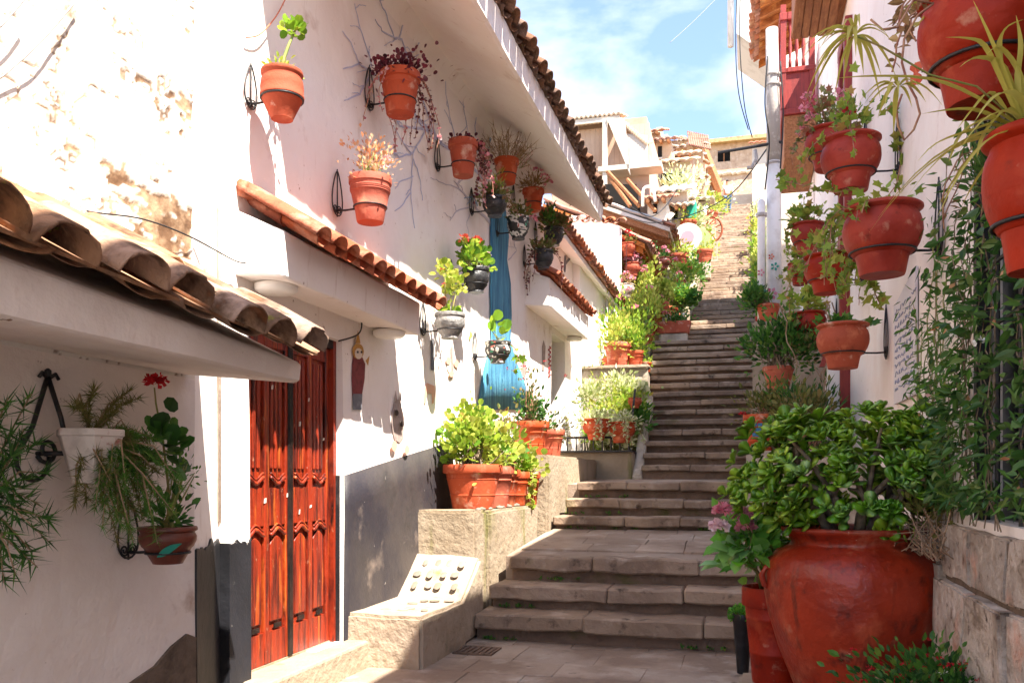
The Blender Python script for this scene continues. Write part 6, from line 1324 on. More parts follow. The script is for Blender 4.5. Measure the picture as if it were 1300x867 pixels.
right_pot(1050, 325, 373, 54, 'red pot with tangled dry ivy stems', 'bracket of the tangled ivy pot', ivy(9, .6, 'leaf_ivy', 80, .07, None, None, .22))
right_pot(1027, 397, 433, 41, 'dull red pot with yellowing ivy above the railing', 'bracket of the yellowing ivy pot', ivy(4, .25, 'leaf_yellow', 150, .085, 3.3, None, .3))
right_pot(1070, 412, 468, 61, 'lowest bright red bulbous pot with low cut greenery', 'bracket of the lowest bulbous pot', ivy(0, .1, 'leaf_mid', 70, .06, None, None, .08), m='terracotta')
def long_ivy(o, pts, n, m='leaf_ivy', s=.07):
    gq = np.random.default_rng(len(pts) + n); A = np.array([list(p) for p in pts]); MB().tube(pts, .004, 5).build('vine_stem', 'stem_red', o, True)
    t = gq.random(n) * (len(pts) - 1.01); i = t.astype(int); fr = (t - i)[:, None]; pos = A[i] * (1 - fr) + A[i + 1] * fr + gq.normal(0, .015, (n, 3)); mb = MB(); mb.leaves('ivy', pos, gq.normal(0, 1, (n, 3)) + np.array([0, -.3, 0]), s * (.6 + .8 * gq.random(n)), gq, .4); mb.build('vine_leaves', m, o, kind='stuff')
vo = empty('ivy_strands', att(1085, 260, 6.2), 'long ivy strands with autumn leaves looping between the red pots', 'vine')
long_ivy(vo, [att(*q) for q in ((1140, 165, 6.2), (1145, 200, 6.1), (1138, 235, 6.1), (1120, 258, 6.1), (1100, 280, 6.1), (1090, 320, 6.1), (1085, 360, 6.2))], 46)
long_ivy(vo, [att(*q) for q in ((1085, 240, 6.2), (1060, 245, 6.3), (1030, 238, 6.5), (1005, 232, 6.8), (985, 228, 7))], 30)
long_ivy(vo, [att(*q) for q in ((1080, 255, 6.2), (1076, 290, 6.2), (1082, 330, 6.2), (1072, 360, 6.2), (1060, 375, 6.3))], 34)
long_ivy(vo, [att(*q) for q in ((1090, 330, 5.9), (1105, 355, 5.9), (1112, 375, 5.9), (1120, 392, 5.9))], 26)
# foreground pots with spider plant
j_o, jc, jr, jh = right_pot(1250, -14, 136, 150, 'large ridged red pot close overhead with arching spider plant', 'thick black ring bracket of the overhead pot', None)
top = Vector(jc) + UP * jh * .95; gq = random.Random(31)
def blades(o, top, n, r, ln, m, w_=.010, droop=1.0, name='blade', tgt=None):
    for i in range(n):
        a = gq.uniform(0, 6.283) if tgt is None else tgt + gq.gauss(0, .8); L_ = ln * gq.uniform(.55, 1.1); d = V(math.cos(a), math.sin(a), 0); P_ = []
        el = gq.uniform(.2, 1.0)
        for s in range(9):
            q = s / 8; P_.append(top + d * (r * .3 + L_ * q * math.cos(el * (1 - q * .4))) + UP * (L_ * (math.sin(el) * q - droop * .95 * q * q)))
        MB().blade(P_, w_ * gq.uniform(.7, 1.2)).build(name, m, o, True)
k_o, kc, kr, kh = right_pot(1322, 168, 345, 130, 'red ridged pot hanging lower at the near end of the wall', 'ring bracket of the lower near pot', None, X=.78)
ktop = Vector(kc) + UP * kh * .95
# spider plant rooted in the lower near pot, blades reaching up and to the left
for pts in (((1300, 170), (1285, 120), (1262, 60), (1235, 0)), ((1298, 165), (1240, 125), (1180, 102), (1105, 98), (1060, 100)), ((1300, 170), (1250, 145), (1215, 140), (1170, 145)), ((1300, 172), (1260, 160), (1230, 168), (1190, 182), (1165, 205)),
            ((1300, 170), (1272, 105), (1250, 60), (1228, 50), (1200, 48)), ((1305, 168), (1292, 110), (1296, 60), (1290, 20)), ((1295, 172), (1260, 120), (1235, 140), (1215, 165)), ((1300, 165), (1275, 90), (1240, 75), (1218, 86)), ((1302, 165), (1270, 80), (1275, 40), (1300, 25)), ((1300, 168), (1255, 152), (1220, 172), (1205, 205)), ((1300, 165), (1280, 140), (1250, 170), (1240, 200)), ((1300, 160), (1296, 100), (1270, 62), (1252, 70))):
    t0 = 2.45; n = len(pts); P_ = []
    ctrl = [Vector(att(x, y, t0 - .02 * i)) for i, (x, y) in enumerate(pts)]
    for s in range(13):
        q = s / 12 * (n - 1); i = min(int(q), n - 2); f = q - i; p0, p1, p2, p3 = ctrl[max(i - 1, 0)], ctrl[i], ctrl[i + 1], ctrl[min(i + 2, n - 1)]
        P_.append(.5 * ((2 * p1) + (p2 - p0) * f + (2 * p0 - 5 * p1 + 4 * p2 - p3) * f * f + (3 * p1 - p0 - 3 * p2 + p3) * f ** 3))
    MB().blade(P_, gq.uniform(.008, .013)).build('blade', 'leaf_spider', k_o, True)
blades(k_o, ktop, 26, kr, .42, 'leaf_spider', .010, 1.0)
# plantlet on a runner
run = [att(1298, 160, 2.45), att(1240, 110, 2.4), att(1180, 95, 2.4), att(1120, 60, 2.4), att(1085, 45, 2.4)]
MB().tube(run, .003, 5).build('runner', 'stem_green', k_o, True)
for cpt, n_, ln_ in (((1085, 45), 22, .17), ((1140, 110), 12, .12)):
    c = Vector(att(*cpt, 2.4)); blades(k_o, c, n_, .02, ln_, 'leaf_spider', .006, 1.1)
loop = [att(x, y, 2.5) for x, y in ((1185, 5), (1165, 20), (1148, 50), (1145, 80), (1152, 105), (1163, 125), (1168, 145), (1160, 165), (1148, 178), (1140, 160), (1138, 140), (1145, 120))]
MB().tube(loop, .0035, 5).build('runner', 'stem_red', k_o, True)
MB().tube([att(x, y, 2.5) for x, y in ((1185, 5), (1160, 0), (1140, 35), (1120, 38), (1105, 25))], .0035, 5).build('runner', 'stem_red', k_o, True)
trail(j_o, np.array(top), jr, 6, .2, 'oval', 'leaf_brown', .04, 20, 3.3)
bush(j_o, np.array(top), (jr * .9, jr * .9, .1), 'lance', 'leaf_spider', 60, .14, 12, .05, None, stems=False)
# orchid-like ornament hung on wall
P = onX(1170, 92, XR - .05); orn = empty('paper_flower', P, 'salmon pink paper flower with yellow leaf pinned to white wall', 'ornament')
gq2 = np.random.default_rng(8)
mb = MB(); 
for i in range(5):
    a = 6.283 * i / 5; d = np.array([-.25, math.cos(a), math.sin(a)]); mb.leaves('round', [np.array(P) + np.array([-.02, 0, 0])], [d], .075, gq2)
mb.build('petals', 'petal_coral', orn); mb = MB(); mb.leaves('oval', [np.array(P) + np.array([0, .02, .05])], [(-.2, .8, .6)], .09, gq2); mb.build('leaf', 'leaf_spider', orn); MB().tube([P, P + V(.05, 0, .02)], .004, 5).build('pin', 'iron', orn)
# ---- pots right of the stairs
def bluepaint(o, c, r):
    bush(o, c, (r * 1.3, r * 1.2, .28), 'oval', 'leaf_olive', 420, .06, 22, .1, 'stem_red', .22); bush(o, c + np.array([.15, .1, .05]), (r * 1.3, r * 1.2, .34), 'lance', 'leaf_mid', 260, .09, 18, .12, 'stem_green', .22); flowers(o, [c + np.array([-.2, -.1, .05])], 'petal_red', .05)
P = att(968, 574, 9.05); r_ = .198; h_ = .40
o = stand((P.x, P.y, .262), r_, h_, 'taper', 'terracotta', 'orange pot with blue painted panel on wall beside the steps', bluepaint)
mb = MB(); 
for a0, a1, q0, q1 in ((-2.25, -1.60, .42, .52), (-2.2, -1.65, .55, .64), (-2.25, -1.9, .68, .76), (-1.85, -1.6, .68, .76)):
    for i in range(6):
        A0 = a0 + (a1 - a0) * i / 6; A1 = a0 + (a1 - a0) * (i + 1) / 6
        pts = []
        for a, q in ((A0, q0), (A1, q0), (A1, q1), (A0, q1)): rr = r_ * prof_r('taper', q) + .006; pts.append((P.x + rr * math.cos(a), P.y + rr * math.sin(a), .262 + q * h_))
        mb.add(pts, [(0, 1, 2, 3)])
q_ = mb.build('painted_panel', 'paint_blue', o); s_ = q_.modifiers.new('s', 'SOLIDIFY'); s_.thickness = .003
stand((.36, 11.25, 1.02), .19, .36, 'cone', 'terracotta', 'weathered clay pot under large glossy bush on retaining wall', lambda o, c, r: (bush(o, c, (.44, .42, .55), 'oval', 'leaf_mid', 1000, .085, 44, .28, 'bark', .18, .01), bush(o, c + np.array([.1, 0, 0]), (.5, .4, .6), 'oval', 'leaf_deep', 500, .08, 30, .28, None, .2, stems=False)))
P = att(942, 415, 13.1)
stand((.28, 13.15, 2.22), .17, .3, 'cone', 'terracotta', 'clay pot with leafy bush leaning over the steps above retaining wall', lambda o, c, r: bush(o, c + np.array([-.22, -.1, 0]), (.28, .30, .30), 'oval', 'leaf_mid', 620, .075, 30, .05, 'bark', .2, .01, base=c))
P = att(966, 414, 12.9)
def cactus(o, c, r):
    for (dx, dz, w_, h_) in ((-.02, 0, .07, .26), (.05, 0, .05, .36), (-.06, .18, .05, .18)):
        mb = MB(); mb.lathe([(.01, 0), (w_ * .7, .02), (w_, h_ * .5), (w_ * .75, h_ * .9), (.01, h_)], c + np.array([dx, 0, dz]), 12, 0, 1, .4); mb.build('pad', 'leaf_hydrangea', o, True)
stand((P.x, P.y + .2, 2.24), .085, .2, 'cone', 'petal_red' if False else 'pot_red', 'small bright red pot with flat cactus next to white drainpipe', cactus)
shp = empty('shrub', (.7, 10.0, .27), 'dark leafy shrub growing behind the jade plant by the railing', 'shrub')
bush(shp, np.array([.62, 9.7, .5]), (.5, .6, .5), 'lance', 'leaf_deep', 900, .12, 40, .1, 'bark', .2, .009, base=(.62, 9.7, .26))
bush(shp, np.array([.5, 8.9, .5]), (.4, .4, .35), 'oval', 'leaf_olive', 500, .07, 30, .1, 'stem_red', .2, .007, base=(.5, 8.9, .26))
tw = empty('dry_climber', (.8, 11.2, 1.0), 'thin bare climber with grey twigs against the white house', 'climber'); mb = MB(); gq3 = random.Random(5)
for i in range(9):
    p = V(.75 + gq3.uniform(-.2, .2), 11.0 + gq3.uniform(-.3, .3), 1.0); Q = [p]
    for s in range(9): p = p + V(gq3.gauss(0, .06), gq3.gauss(0, .06), .12); Q.append(p)
    mb.tube(Q, .008, 4)
mb.build('twigs', 'dry_twig', tw); bush(tw, np.array([.75, 11.0, 1.6]), (.35, .3, .5), 'oval', 'leaf_olive', 160, .07, 18, 0, None, .2, stems=False)
for j, (y0_, m, lab) in enumerate(((19.6, 'leaf_mid', 'green bush at the bottom of yellow hedge row'), (21.2, 'leaf_bright', 'yellow green bush second in the hedge row'), (22.8, 'leaf_yellow', 'yellow flowering bush mid hedge row right of steps'), (24.6, 'leaf_yellow', 'tall yellow bush high in hedge row right of steps'), (26.8, 'leaf_bright', 'top green bush of the hedge row right of steps'), (30, 'leaf_yellow', 'pale bush right of the steps near the top'), (35, 'leaf_cream', 'bleached bush right of the top steps'))):
    zt = 3.2 + (y0_ - 18.8) * .412; o = empty('bush', (.42, y0_, zt), lab, 'bush', None); bush(o, np.array([.38, y0_, zt + .3]), (.34, .8, .5), 'oval', m, 520, .12, 26, .1, 'stem_green', .25, base=(.42, y0_, zt - .05))
# ---- vine on the grille
vn = empty('climbing_vine', (XR - .1, 4.4, -.2), 'dense dark jasmine vine climbing over window grille and wall', 'vine')
gq4 = np.random.default_rng(14)
def vine_patch(n, fn, kind, m, size, name='foliage'):
    pos = np.array([fn() for _ in range(n)]); mb = MB(); dr = gq4.normal(0, .6, (n, 3)) + np.array([-.45, 0, -.35]); mb.leaves(kind, pos, dr, size * (.55 + .8 * gq4.random(n)), gq4, .4); mb.build(name, m, vn, kind='stuff')
ribs = []
for i in range(34):
    y0_ = gq4.uniform(2.0, 5.15); p = np.array([XR - .05, y0_, -.22]); Q = [p]
    hgt = gq4.uniform(.7, 2.0) if y0_ < 4.75 else gq4.uniform(.4, 1.5)
    while Q[-1][2] < -.2 + hgt: Q.append(Q[-1] + np.array([gq4.normal(0, .012), gq4.normal(0, .035), .07])); Q[-1][0] = min(max(Q[-1][0], XR - .16), XR - .02)
    ribs.append(np.array(Q))
mb = MB()
for Q in ribs: mb.tube(list(Q), .0032, 4)
mb.build('stems', 'bark', vn)
def on_rib():
    Q = ribs[gq4.integers(0, len(ribs))]; p = Q[gq4.integers(0, len(Q))]; s = .07; q = p + gq4.normal(0, 1, 3) * np.array([.03, s, s]) - np.array([.02, 0, 0]); q[2] = max(q[2], -.14 + .1 * gq4.random()); return q
vine_patch(800, on_rib, 'lance', 'leaf_vine', .075); vine_patch(1500, on_rib, 'oval', 'leaf_vine', .058); vine_patch(500, on_rib, 'lance', 'leaf_mid', .08)
vine_patch(60, on_rib, 'petal', 'leaf_apricot', .045, 'dry_leaves')
# a looser spray up the bare wall
spr = []
for i in range(9):
    p = np.array([XR - .03, gq4.uniform(4.9, 6.1), gq4.uniform(-.1, .3)]); Q = [p]
    for s in range(int(gq4.uniform(8, 19))): Q.append(Q[-1] + np.array([gq4.normal(0, .008), gq4.normal(0, .03), .075])); Q[-1][0] = min(Q[-1][0], XR - .02)
    spr.append(np.array(Q))
ribs2 = ribs; ribs = spr
vine_patch(300, on_rib, 'lance', 'leaf_vine', .075); vine_patch(110, on_rib, 'oval', 'leaf_mid', .05)
mb = MB()
for Q in spr: mb.tube(list(Q), .004, 4)
mb.build('stems', 'stem_green', vn)
flowers(vn, [np.array(onX(px, py, XR - .12)) for px, py in ((1245, 435), (1212, 428), (1165, 470))], 'petal_white', .04, 8)
dg = empty('dry_weeds', (.9, 5.2, -.3), 'tangle of grey dry twigs and weeds between jar and stone wall', 'weeds'); mb = MB()
for i in range(60):
    p = V(.95 + gq3.uniform(-.05, .08), 5.05 + gq3.uniform(-.25, .35), -.42); mb.tube([p, p + V(gq3.uniform(-.12, .05), gq3.gauss(0, .1), gq3.uniform(.05, .16)), p + V(gq3.uniform(-.22, .05), gq3.gauss(0, .16), gq3.uniform(.02, .28))], .003, 4)
mb.build('twigs', 'dry_twig', dg); bush(dg, np.array([.93, 5.1, -.2]), (.14, .3, .18), 'oval', 'leaf_olive', 160, .05, 14, 0, None, .25, stems=False)
blk('ledge', .97, XR, 5.0, 5.5, G, -.44, 'wall_stone', dg)
spr3 = empty('drooping_weed', onX(1240, 215, XR - .03), 'withered tuft hanging at top of the vine', 'weeds'); trail(spr3, np.array(onX(1245, 200, XR - .1)), .06, 14, .3, 'lance', 'leaf_brown', .05, 14); bush(spr3, np.array(onX(1255, 225, XR - .1)), (.08, .22, .14), 'lance', 'leaf_vine', 220, .07, 14, 0, None, stems=False)

# ================================================================ MURAL AND PAINTED FIGURES ON THE MURAL HOUSE
def wallp(px, py, off=.012):
    p = onX(px, py, XB); d = .014 * noise.noise(Vector((XB * .9 + 3, p.y * .9, p.z * .9))) + .007 * noise.noise(Vector((XB * 3, p.y * 3, p.z * 3))); return V(XB + d + off, p.y, p.z)
tree = empty('painted_tree', wallp(640, 505), 'tall blue tree trunk with lilac branches painted on the white wall', 'mural')
mb = MB(); Lf = [(621, 262), (621, 300), (622, 340), (621, 370), (622, 400), (623, 430), (617, 455), (611, 480), (604, 520)]; Rt = [(640, 262), (645, 300), (643, 330), (647, 360), (648, 400), (647, 430), (653, 455), (663, 480), (675, 520)]
for (a, b) in zip(Lf, Rt):
    for i in range(9):
        q = i / 8; p = wallp(a[0] + (b[0] - a[0]) * q, a[1] + (b[1] - a[1]) * q, .010); mb.v.append(tuple(p + V(.006 * abs(math.sin(q * 9 + a[1] * .02)), 0, 0)))
for j in range(len(Lf) - 1):
    for i in range(8): b = j * 9 + i; mb.f.append((b, b + 1, b + 10, b + 9))
t_ = mb.build('trunk', 'mural_blue', tree, True); s_ = t_.modifiers.new('s', 'SOLIDIFY'); s_.thickness = .006; s_.offset = -1
def limb(pts, w0, w1, m, depth=0):
    w0 *= .8; w1 *= .8
    # paint stroke: flat ribbon a few mm proud of the plaster
    P_ = []
    for (a, b) in zip(pts, pts[1:]):
        for k in range(4): q = k / 4; P_.append((a[0] + (b[0] - a[0]) * q + rg.uniform(-.8, .8), a[1] + (b[1] - a[1]) * q + rg.uniform(-.8, .8)))
    P_.append(pts[-1]); W = [wallp(x, y, .006) for x, y in P_]; mb = MB(); n = len(W)
    for i, p in enumerate(W):
        d = (W[min(i + 1, n - 1)] - W[max(i - 1, 0)]).normalized(); s = V(1, 0, 0).cross(d).normalized() * ((w0 + (w1 - w0) * i / (n - 1)) * .5); mb.v += [tuple(p - s), tuple(p + s)]
    for i in range(n - 1): mb.f.append((2*i, 2*i+1, 2*i+3, 2*i+2))
    if w0 > .013 and depth < 1:
        for s in range(len(pts) - 1):
            i = rg.randrange(1, len(P_)); x, y = P_[i]; a = rg.uniform(0, 6.28); l1 = rg.uniform(8, 20); b_ = a + rg.uniform(-.9, .9)
            limb([(x, y), (x + l1 * .5 * math.cos(a), y + l1 * .5 * math.sin(a)), (x + l1 * .5 * math.cos(a) + l1 * .6 * math.cos(b_), y + l1 * .5 * math.sin(a) + l1 * .6 * math.sin(b_))], w0 * .5, .004, m, 1)
    bb = mb.build('branch', m, tree); s_ = bb.modifiers.new('s', 'SOLIDIFY'); s_.thickness = .004; s_.offset = -1
LI, SE, GY = 'mural_lilac', 'mural_steel', 'mural_grey'
for pts, w0, w1, m in (
    ([(632, 262), (610, 225), (585, 200), (555, 180), (540, 165), (525, 150)], .05, .03, LI), ([(540, 165), (505, 160), (500, 152)], .03, .012, LI), ([(555, 180), (535, 130), (525, 95), (515, 70)], .03, .02, LI),
    ([(515, 70), (510, 50), (500, 48), (490, 20), (482, 0)], .028, .012, LI), ([(505, 50), (515, 20), (512, 0)], .02, .01, LI), ([(500, 48), (485, 40), (476, 25)], .016, .008, LI), ([(515, 70), (525, 65), (530, 55)], .02, .008, LI), ([(512, 68), (520, 76), (530, 70)], .016, .008, LI),
    ([(560, 180), (470, 90), (455, 82), (435, 88)], .02, .012, LI), ([(470, 95), (455, 120), (436, 128)], .026, .010, LI), ([(455, 82), (447, 60), (434, 40)], .014, .006, LI), ([(472, 85), (465, 60), (455, 30), (450, 5)], .018, .006, LI),
    ([(540, 165), (522, 195), (520, 240), (525, 290)], .024, .008, LI), ([(522, 195), (505, 200), (495, 190)], .022, .010, LI), ([(522, 200), (532, 230), (535, 255)], .016, .006, LI), ([(522, 225), (505, 232), (500, 240)], .014, .006, LI), ([(520, 245), (508, 262), (500, 268)], .014, .006, LI), ([(520, 195), (508, 180), (497, 160)], .014, .006, LI),
    ([(578, 185), (570, 150), (565, 120), (566, 95)], .018, .006, LI), ([(578, 190), (572, 160), (562, 140)], .012, .005, LI), ([(596, 190), (590, 150), (585, 120)], .022, .006, LI), ([(604, 200), (602, 160), (603, 130)], .024, .006, LI), ([(618, 210), (622, 170), (615, 140), (610, 110)], .03, .006, SE), ([(622, 180), (632, 150), (620, 130)], .02, .006, SE), ([(630, 215), (635, 180), (626, 150)], .022, .006, SE),
    ([(634, 180), (634, 146), (660, 152), (690, 160)], .022, .014, SE), ([(690, 160), (698, 148)], .014, .004, SE), ([(690, 160), (697, 156)], .014, .004, SE),
    ([(628, 290), (600, 262), (582, 240), (575, 230)], .05, .01, GY), ([(598, 262), (578, 268), (570, 280)], .022, .008, GY), ([(600, 264), (592, 282), (594, 300)], .016, .006, GY), ([(606, 262), (600, 250), (588, 252)], .03, .01, SE), ([(582, 240), (560, 232), (545, 226)], .014, .006, GY),
    ([(646, 330), (655, 318), (652, 310)], .02, .008, GY), ([(690, 285), (702, 268), (706, 255)], .012, .005, GY)):
    limb(pts, w0, w1, m)
# painted figures
def figure(label, shapes, cat='painting', name='painted_figure'):
    r0 = wallp(*shapes[0][1][0]); o = empty(name, r0, label, cat)
    for i, (m, pts, nm) in enumerate(shapes):
        P_ = [wallp(x, y, .006 + .0035 * i) for x, y in pts]; mb = MB(); mb.prism(P_, (.003, 0, 0)); mb.build(nm, m, o)
    return o
def ell(cx, cy, rx, ry, n=14, rot=0): return [(cx + rx * math.cos(6.283 * i / n), cy + ry * math.sin(6.283 * i / n)) for i in range(n)]
figure('maroon robed animal headed figure painted on wall above black dado', [('fig_maroon', [(446, 462), (448, 450), (458, 450), (463, 462), (462, 480), (458, 502), (446, 502), (445, 480)], 'robe'), ('fig_grey', [(446, 500), (458, 500), (457, 520), (446, 520)], 'base'), ('fig_ochre', ell(453, 446, 7.5, 10), 'mane'), ('fig_cream', ell(453, 449, 5, 7), 'face'), ('fig_ochre', [(449, 436), (452, 420), (455, 436)], 'horn'), ('fig_dark', ell(451, 447, 1, 1.6, 8), 'eye'), ('fig_dark', ell(455.5, 447, 1, 1.6, 8), 'eye'), ('fig_ochre', [(460, 458), (465, 452), (463, 464)], 'hand')])
figure('spotted taupe animal figure painted above the dado beside black paint', [('fig_taupe', [(497, 522), (500, 512), (508, 512), (513, 530), (512, 555), (507, 562), (500, 558), (496, 540)], 'body'), ('fig_taupe', ell(504, 516, 5, 9), 'head'), ('fig_taupe', [(500, 508), (501, 496), (503, 508)], 'ear'), ('fig_taupe', [(505, 508), (507, 497), (508, 509)], 'ear'), ('fig_dark', ell(501, 524, 2.4, 4, 9), 'spot'), ('fig_dark', ell(508, 538, 2.4, 4, 9), 'spot'), ('fig_peach', ell(497, 566, 3.6, 7), 'foot'), ('fig_peach', ell(513, 571, 3, 6), 'foot')])
figure('orange outlined animal painted near the canopy corner', [('fig_peach', [(538, 492), (540, 486), (550, 490), (551, 498), (549, 512), (547, 512), (547, 500), (540, 499), (539, 512), (537, 512)], 'body'), ('fig_grey', [(545, 430), (548, 430), (549, 470), (545, 470)], 'branch')])
figure('pink flower outline painted below the grey stone pot', [('fig_cream', ell(572, 465, 6, 10), 'bloom'), ('fig_taupe', [(571, 440), (573, 440), (574, 480), (571, 480)], 'stem'), ('fig_peach', ell(567, 458, 3, 5), 'petal'), ('fig_peach', ell(577, 462, 3, 5), 'petal'), ('fig_peach', ell(570, 475, 3, 4), 'petal')])
figure('brown tall flame shape painted right of the blue trunk', [('fig_taupe', [(662, 462), (660, 475), (664, 485), (668, 472), (666, 455), (664, 442)], 'body')])
figure('dark slim figure painted beside red writing near doorway', [('fig_taupe', [(688, 470), (691, 470), (692, 440), (690, 432), (688, 440)], 'body')])
wr = empty('painted_writing', wallp(697, 460), 'small red vertical scrawl painted beside the deep doorway', 'writing')
mb = MB(); Q = [wallp(697 + 1.8 * math.sin(i * 2.2), 440 + i * 2.0, .010) for i in range(20)]; mb.tube(Q, .008, 4); mb.build('stroke', 'petal_red', wr)
cm = empty('wall_mark', wallp(718, 335), 'grey painted letter Y shaped mark on the white wall', 'mark')
for a, b in (((716, 345), (717, 325)), ((717, 335), (728, 322))): MB().tube([wallp(*a, .010), wallp(*b, .010)], .022, 5).build('stroke', 'fig_grey', cm)
# ================================================================ CABLES
def cable(label, pts, r, m='cable', name='cable'):
    P_ = []; n = len(pts); C = [Vector(p) for p in pts]
    for i in range(n - 1):
        p0, p1, p2, p3 = C[max(i - 1, 0)], C[i], C[i + 1], C[min(i + 2, n - 1)]
        for s in range(6): f = s / 6; P_.append(.5 * ((2 * p1) + (p2 - p0) * f + (2 * p0 - 5 * p1 + 4 * p2 - p3) * f * f + (3 * p1 - p0 - 3 * p2 + p3) * f ** 3))
    P_.append(C[-1]); return MB().tube(P_, r, 5).build(name, m, None, True, label=label, cat='cable')
cable('thin pale cable slanting up the peeling wall', [onX(0, 100, XA + .03), onX(50, 55, XA + .05), onX(98, 0, XA + .04)], .004, 'cable_pale')
cable('short grey wire crossing the top corner of the peeling wall', [onX(0, 35, XA + .06), onX(18, 15, XA + .06), onX(30, 0, XA + .06)], .004, 'cable_pale')
cable('thin wire running along the foot of the peeling wall to the lamp', [onX(0, 222, XA + .05), onX(40, 246, XA + .06), onX(110, 268, XA + .05), onX(180, 278, XA + .04), onX(240, 300, XA + .03), onX(296, 330, XB + .06), onX(312, 334, XB + .10)], .004, 'cable')
cable('orange wire curled above the white canopy beam', [onX(312, 48, XB + .03), onX(330, 44, XB + .04), onX(350, 22, XB + .03), onX(362, 0, XB + .03)], .004, 'cable_orange')
cable('black cable sagging below the canopy beam into the door head', [(XB + .12, 4.80, 1.075), (XB + .02, 5.2, 1.06), (XB + .02, 5.7, 1.055), (XB + .03, 6.05, 1.02), (XB + .02, 6.12, .88), (XB + .015, 5.85, .88)] and [onX(345, 345, XB + .05), onX(395, 372, XB + .03), onX(440, 390, XB + .03), onX(458, 405, XB + .03), onX(455, 424, XB + .03), onX(430, 433, XB + .0)], .006, 'cable')
for lab, pts in (('black cable bundle dropping past the gutter house', [att(940, -20, 19), att(939, 40, 19), att(941, 90, 19), att(946, 140, 19.5), att(955, 175, 20)]), ('second black cable hanging beside the gutter', [att(936, -20, 19.2), att(934, 60, 19.2), att(938, 120, 19.4), att(950, 165, 20)]), ('cable strung from the pole to the left porch', [Vector((.3, 13.6, 5.0)), att(930, 245, 17), att(880, 272, 19), att(830, 283, 20), att(795, 275, 19)]), ('lower cable looping across the upper steps', [att(860, 240, 22), att(845, 262, 20.5), att(825, 275, 20), att(800, 262, 19.2)]), ('thin wire crossing the sky', [att(850, 55, 40), att(880, 28, 40), att(912, -4, 40)]), ('slack wire wound down the pole', [Vector((.28, 13.5, 6.3)), Vector((.24, 13.48, 5.6)), Vector((.30, 13.47, 5.0)), Vector((.24, 13.46, 4.3))]), ('second slack wire beside the pole', [Vector((.46, 13.5, 6.2)), Vector((.50, 13.5, 5.4)), Vector((.46, 13.48, 4.6))])):
    cable(lab, pts, .012 if 'sky' not in lab else .010, 'cable' if 'sky' not in lab else 'cable_pale')
# ================================================================ PERSON at the head of the steps
i_p = N3 - 8; yn, zt = f3(i_p); PX = -.95
per = empty('person', (PX, yn + .25, zt), 'person in blue trousers and white top walking up near top of steps', 'person')
def skin(name, joints, edges, m, par):
    me = bpy.data.meshes.new(name); me.from_pydata([j[0] for j in joints], edges, []); ob = bpy.data.objects.new(name, me); col.objects.link(ob); ob.parent = par; me.materials.append(MATS[m])
    sk = ob.modifiers.new('skin', 'SKIN'); sk.use_smooth_shade = True
    for v, j in zip(me.skin_vertices[0].data, joints): v.radius = (j[1], j[1])
    me.skin_vertices[0].data[0].use_root = True
    sd_ = ob.modifiers.new('sub', 'SUBSURF'); sd_.levels = 1; sd_.render_levels = 2; WL[ob] = WL[par]; return ob
J = [((0,0,.92),.12), ((0,0,1.12),.12), ((0,0,1.34),.14), ((0,0,1.46),.06), ((0,.02,1.54),.07), ((0,.02,1.66),.085), ((-.17,0,1.38),.06), ((-.24,.05,1.14),.045), ((-.22,.16,.94),.035), ((.17,0,1.38),.06), ((.24,-.02,1.14),.045), ((.25,.06,.92),.035), ((-.09,0,.86),.085), ((-.10,.12,.48),.06), ((-.10,.02,.08),.045), ((-.10,.14,.04),.04), ((.09,0,.86),.085), ((.10,.22,.60),.06), ((.10,.26,.25),.045), ((.10,.38,.21),.04)]
E = [(0,1),(1,2),(2,3),(3,4),(4,5),(2,6),(6,7),(7,8),(2,9),(9,10),(10,11),(0,12),(12,13),(13,14),(14,15),(0,16),(16,17),(17,18),(18,19)]
skin('body', J, E, 'skin', per)
JT = [((0,0,.95),.15), ((0,0,1.15),.145), ((0,0,1.36),.165), ((-.18,0,1.38),.075), ((-.245,.05,1.14),.06), ((-.225,.15,.98),.05), ((.18,0,1.38),.075), ((.245,-.02,1.14),.06), ((.25,.05,.97),.05)]
skin('shirt', JT, [(0,1),(1,2),(2,3),(3,4),(4,5),(2,6),(6,7),(7,8)], 'shirt', per)
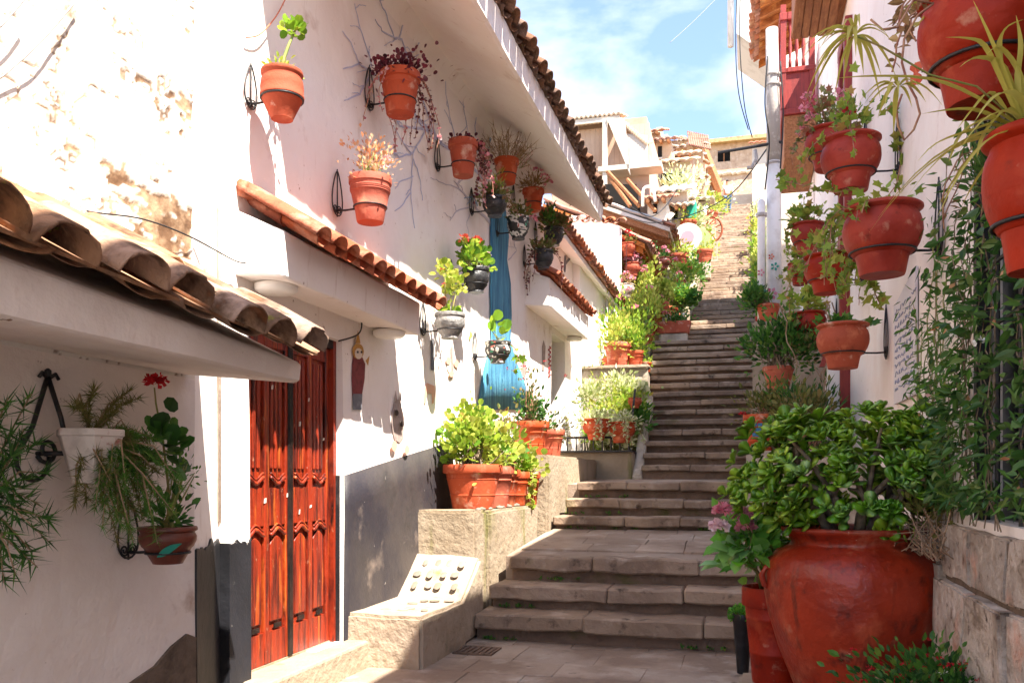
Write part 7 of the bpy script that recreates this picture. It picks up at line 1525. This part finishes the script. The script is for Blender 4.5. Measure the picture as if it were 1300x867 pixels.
JP = [((0,0,.95),.145), ((-.09,0,.86),.105), ((-.10,.12,.48),.08), ((-.10,.03,.12),.07), ((.09,0,.86),.105), ((.10,.22,.60),.08), ((.10,.26,.30),.07)]
skin('trousers', JP, [(0,1),(1,2),(2,3),(0,4),(4,5),(5,6)], 'denim', per)
skin('hair', [((0,-.0,1.60),.08), ((0,.0,1.70),.08)], [(0,1)], 'hair', per)

# ---- weeds in the joints of the steps
wd_ = empty('step_weeds', (-2.1, 7.4, -1.1), 'tiny green weeds sprouting in joints at left edge of the steps', 'weeds')
rw = np.random.default_rng(40); pos = []; 
for yn_, z_, x0_, x1_ in ((7.12, G, -2.25, -1.9), (7.47, -1.155, -2.22, -1.7), (7.83, -.94, -2.2, -1.5), (9.70, -.58, -2.12, -1.0), (10.1, -.43, -2.06, -1.4), (10.5, -.24, -2.0, -1.3), (7.12, G, -.6, .1), (9.70, -.58, -.5, -.1)):
    for k_ in range(5):
        x_ = rw.uniform(x0_, x1_); pos += [(x_ + rw.normal(0, .02), yn_ - .03 + rw.normal(0, .01), z_ + .005 + rw.random() * .02) for _ in range(9)]
pos = np.array(pos); mb = MB(); mb.leaves('oval', pos, rw.normal(0, .6, (len(pos), 3)) + np.array([0, -.3, .8]), .02 + .02 * rw.random(len(pos)), rw); mb.build('foliage', 'leaf_mid', wd_, kind='stuff')

# ---- drain grate in the pavement beside the bench
gp_ = onZ(606, 826, G); dg2 = empty('drain_grate', (gp_.x, gp_.y, G), 'worn square drain grate set in pavement beside bench and bottom step', 'grate')
for a_ in ((gp_.x - .16, gp_.x + .16, gp_.y - .15, gp_.y - .13), (gp_.x - .16, gp_.x + .16, gp_.y + .13, gp_.y + .15), (gp_.x - .16, gp_.x - .14, gp_.y - .13, gp_.y + .13), (gp_.x + .14, gp_.x + .16, gp_.y - .13, gp_.y + .13)): MB().box(*a_, G - .02, G + .012).build('frame', 'step_riser', dg2)
for i in range(6): MB().box(gp_.x - .125 + i * .045, gp_.x - .10 + i * .045, gp_.y - .13, gp_.y + .13, G - .02, G + .010).build('bar', 'step_riser', dg2)
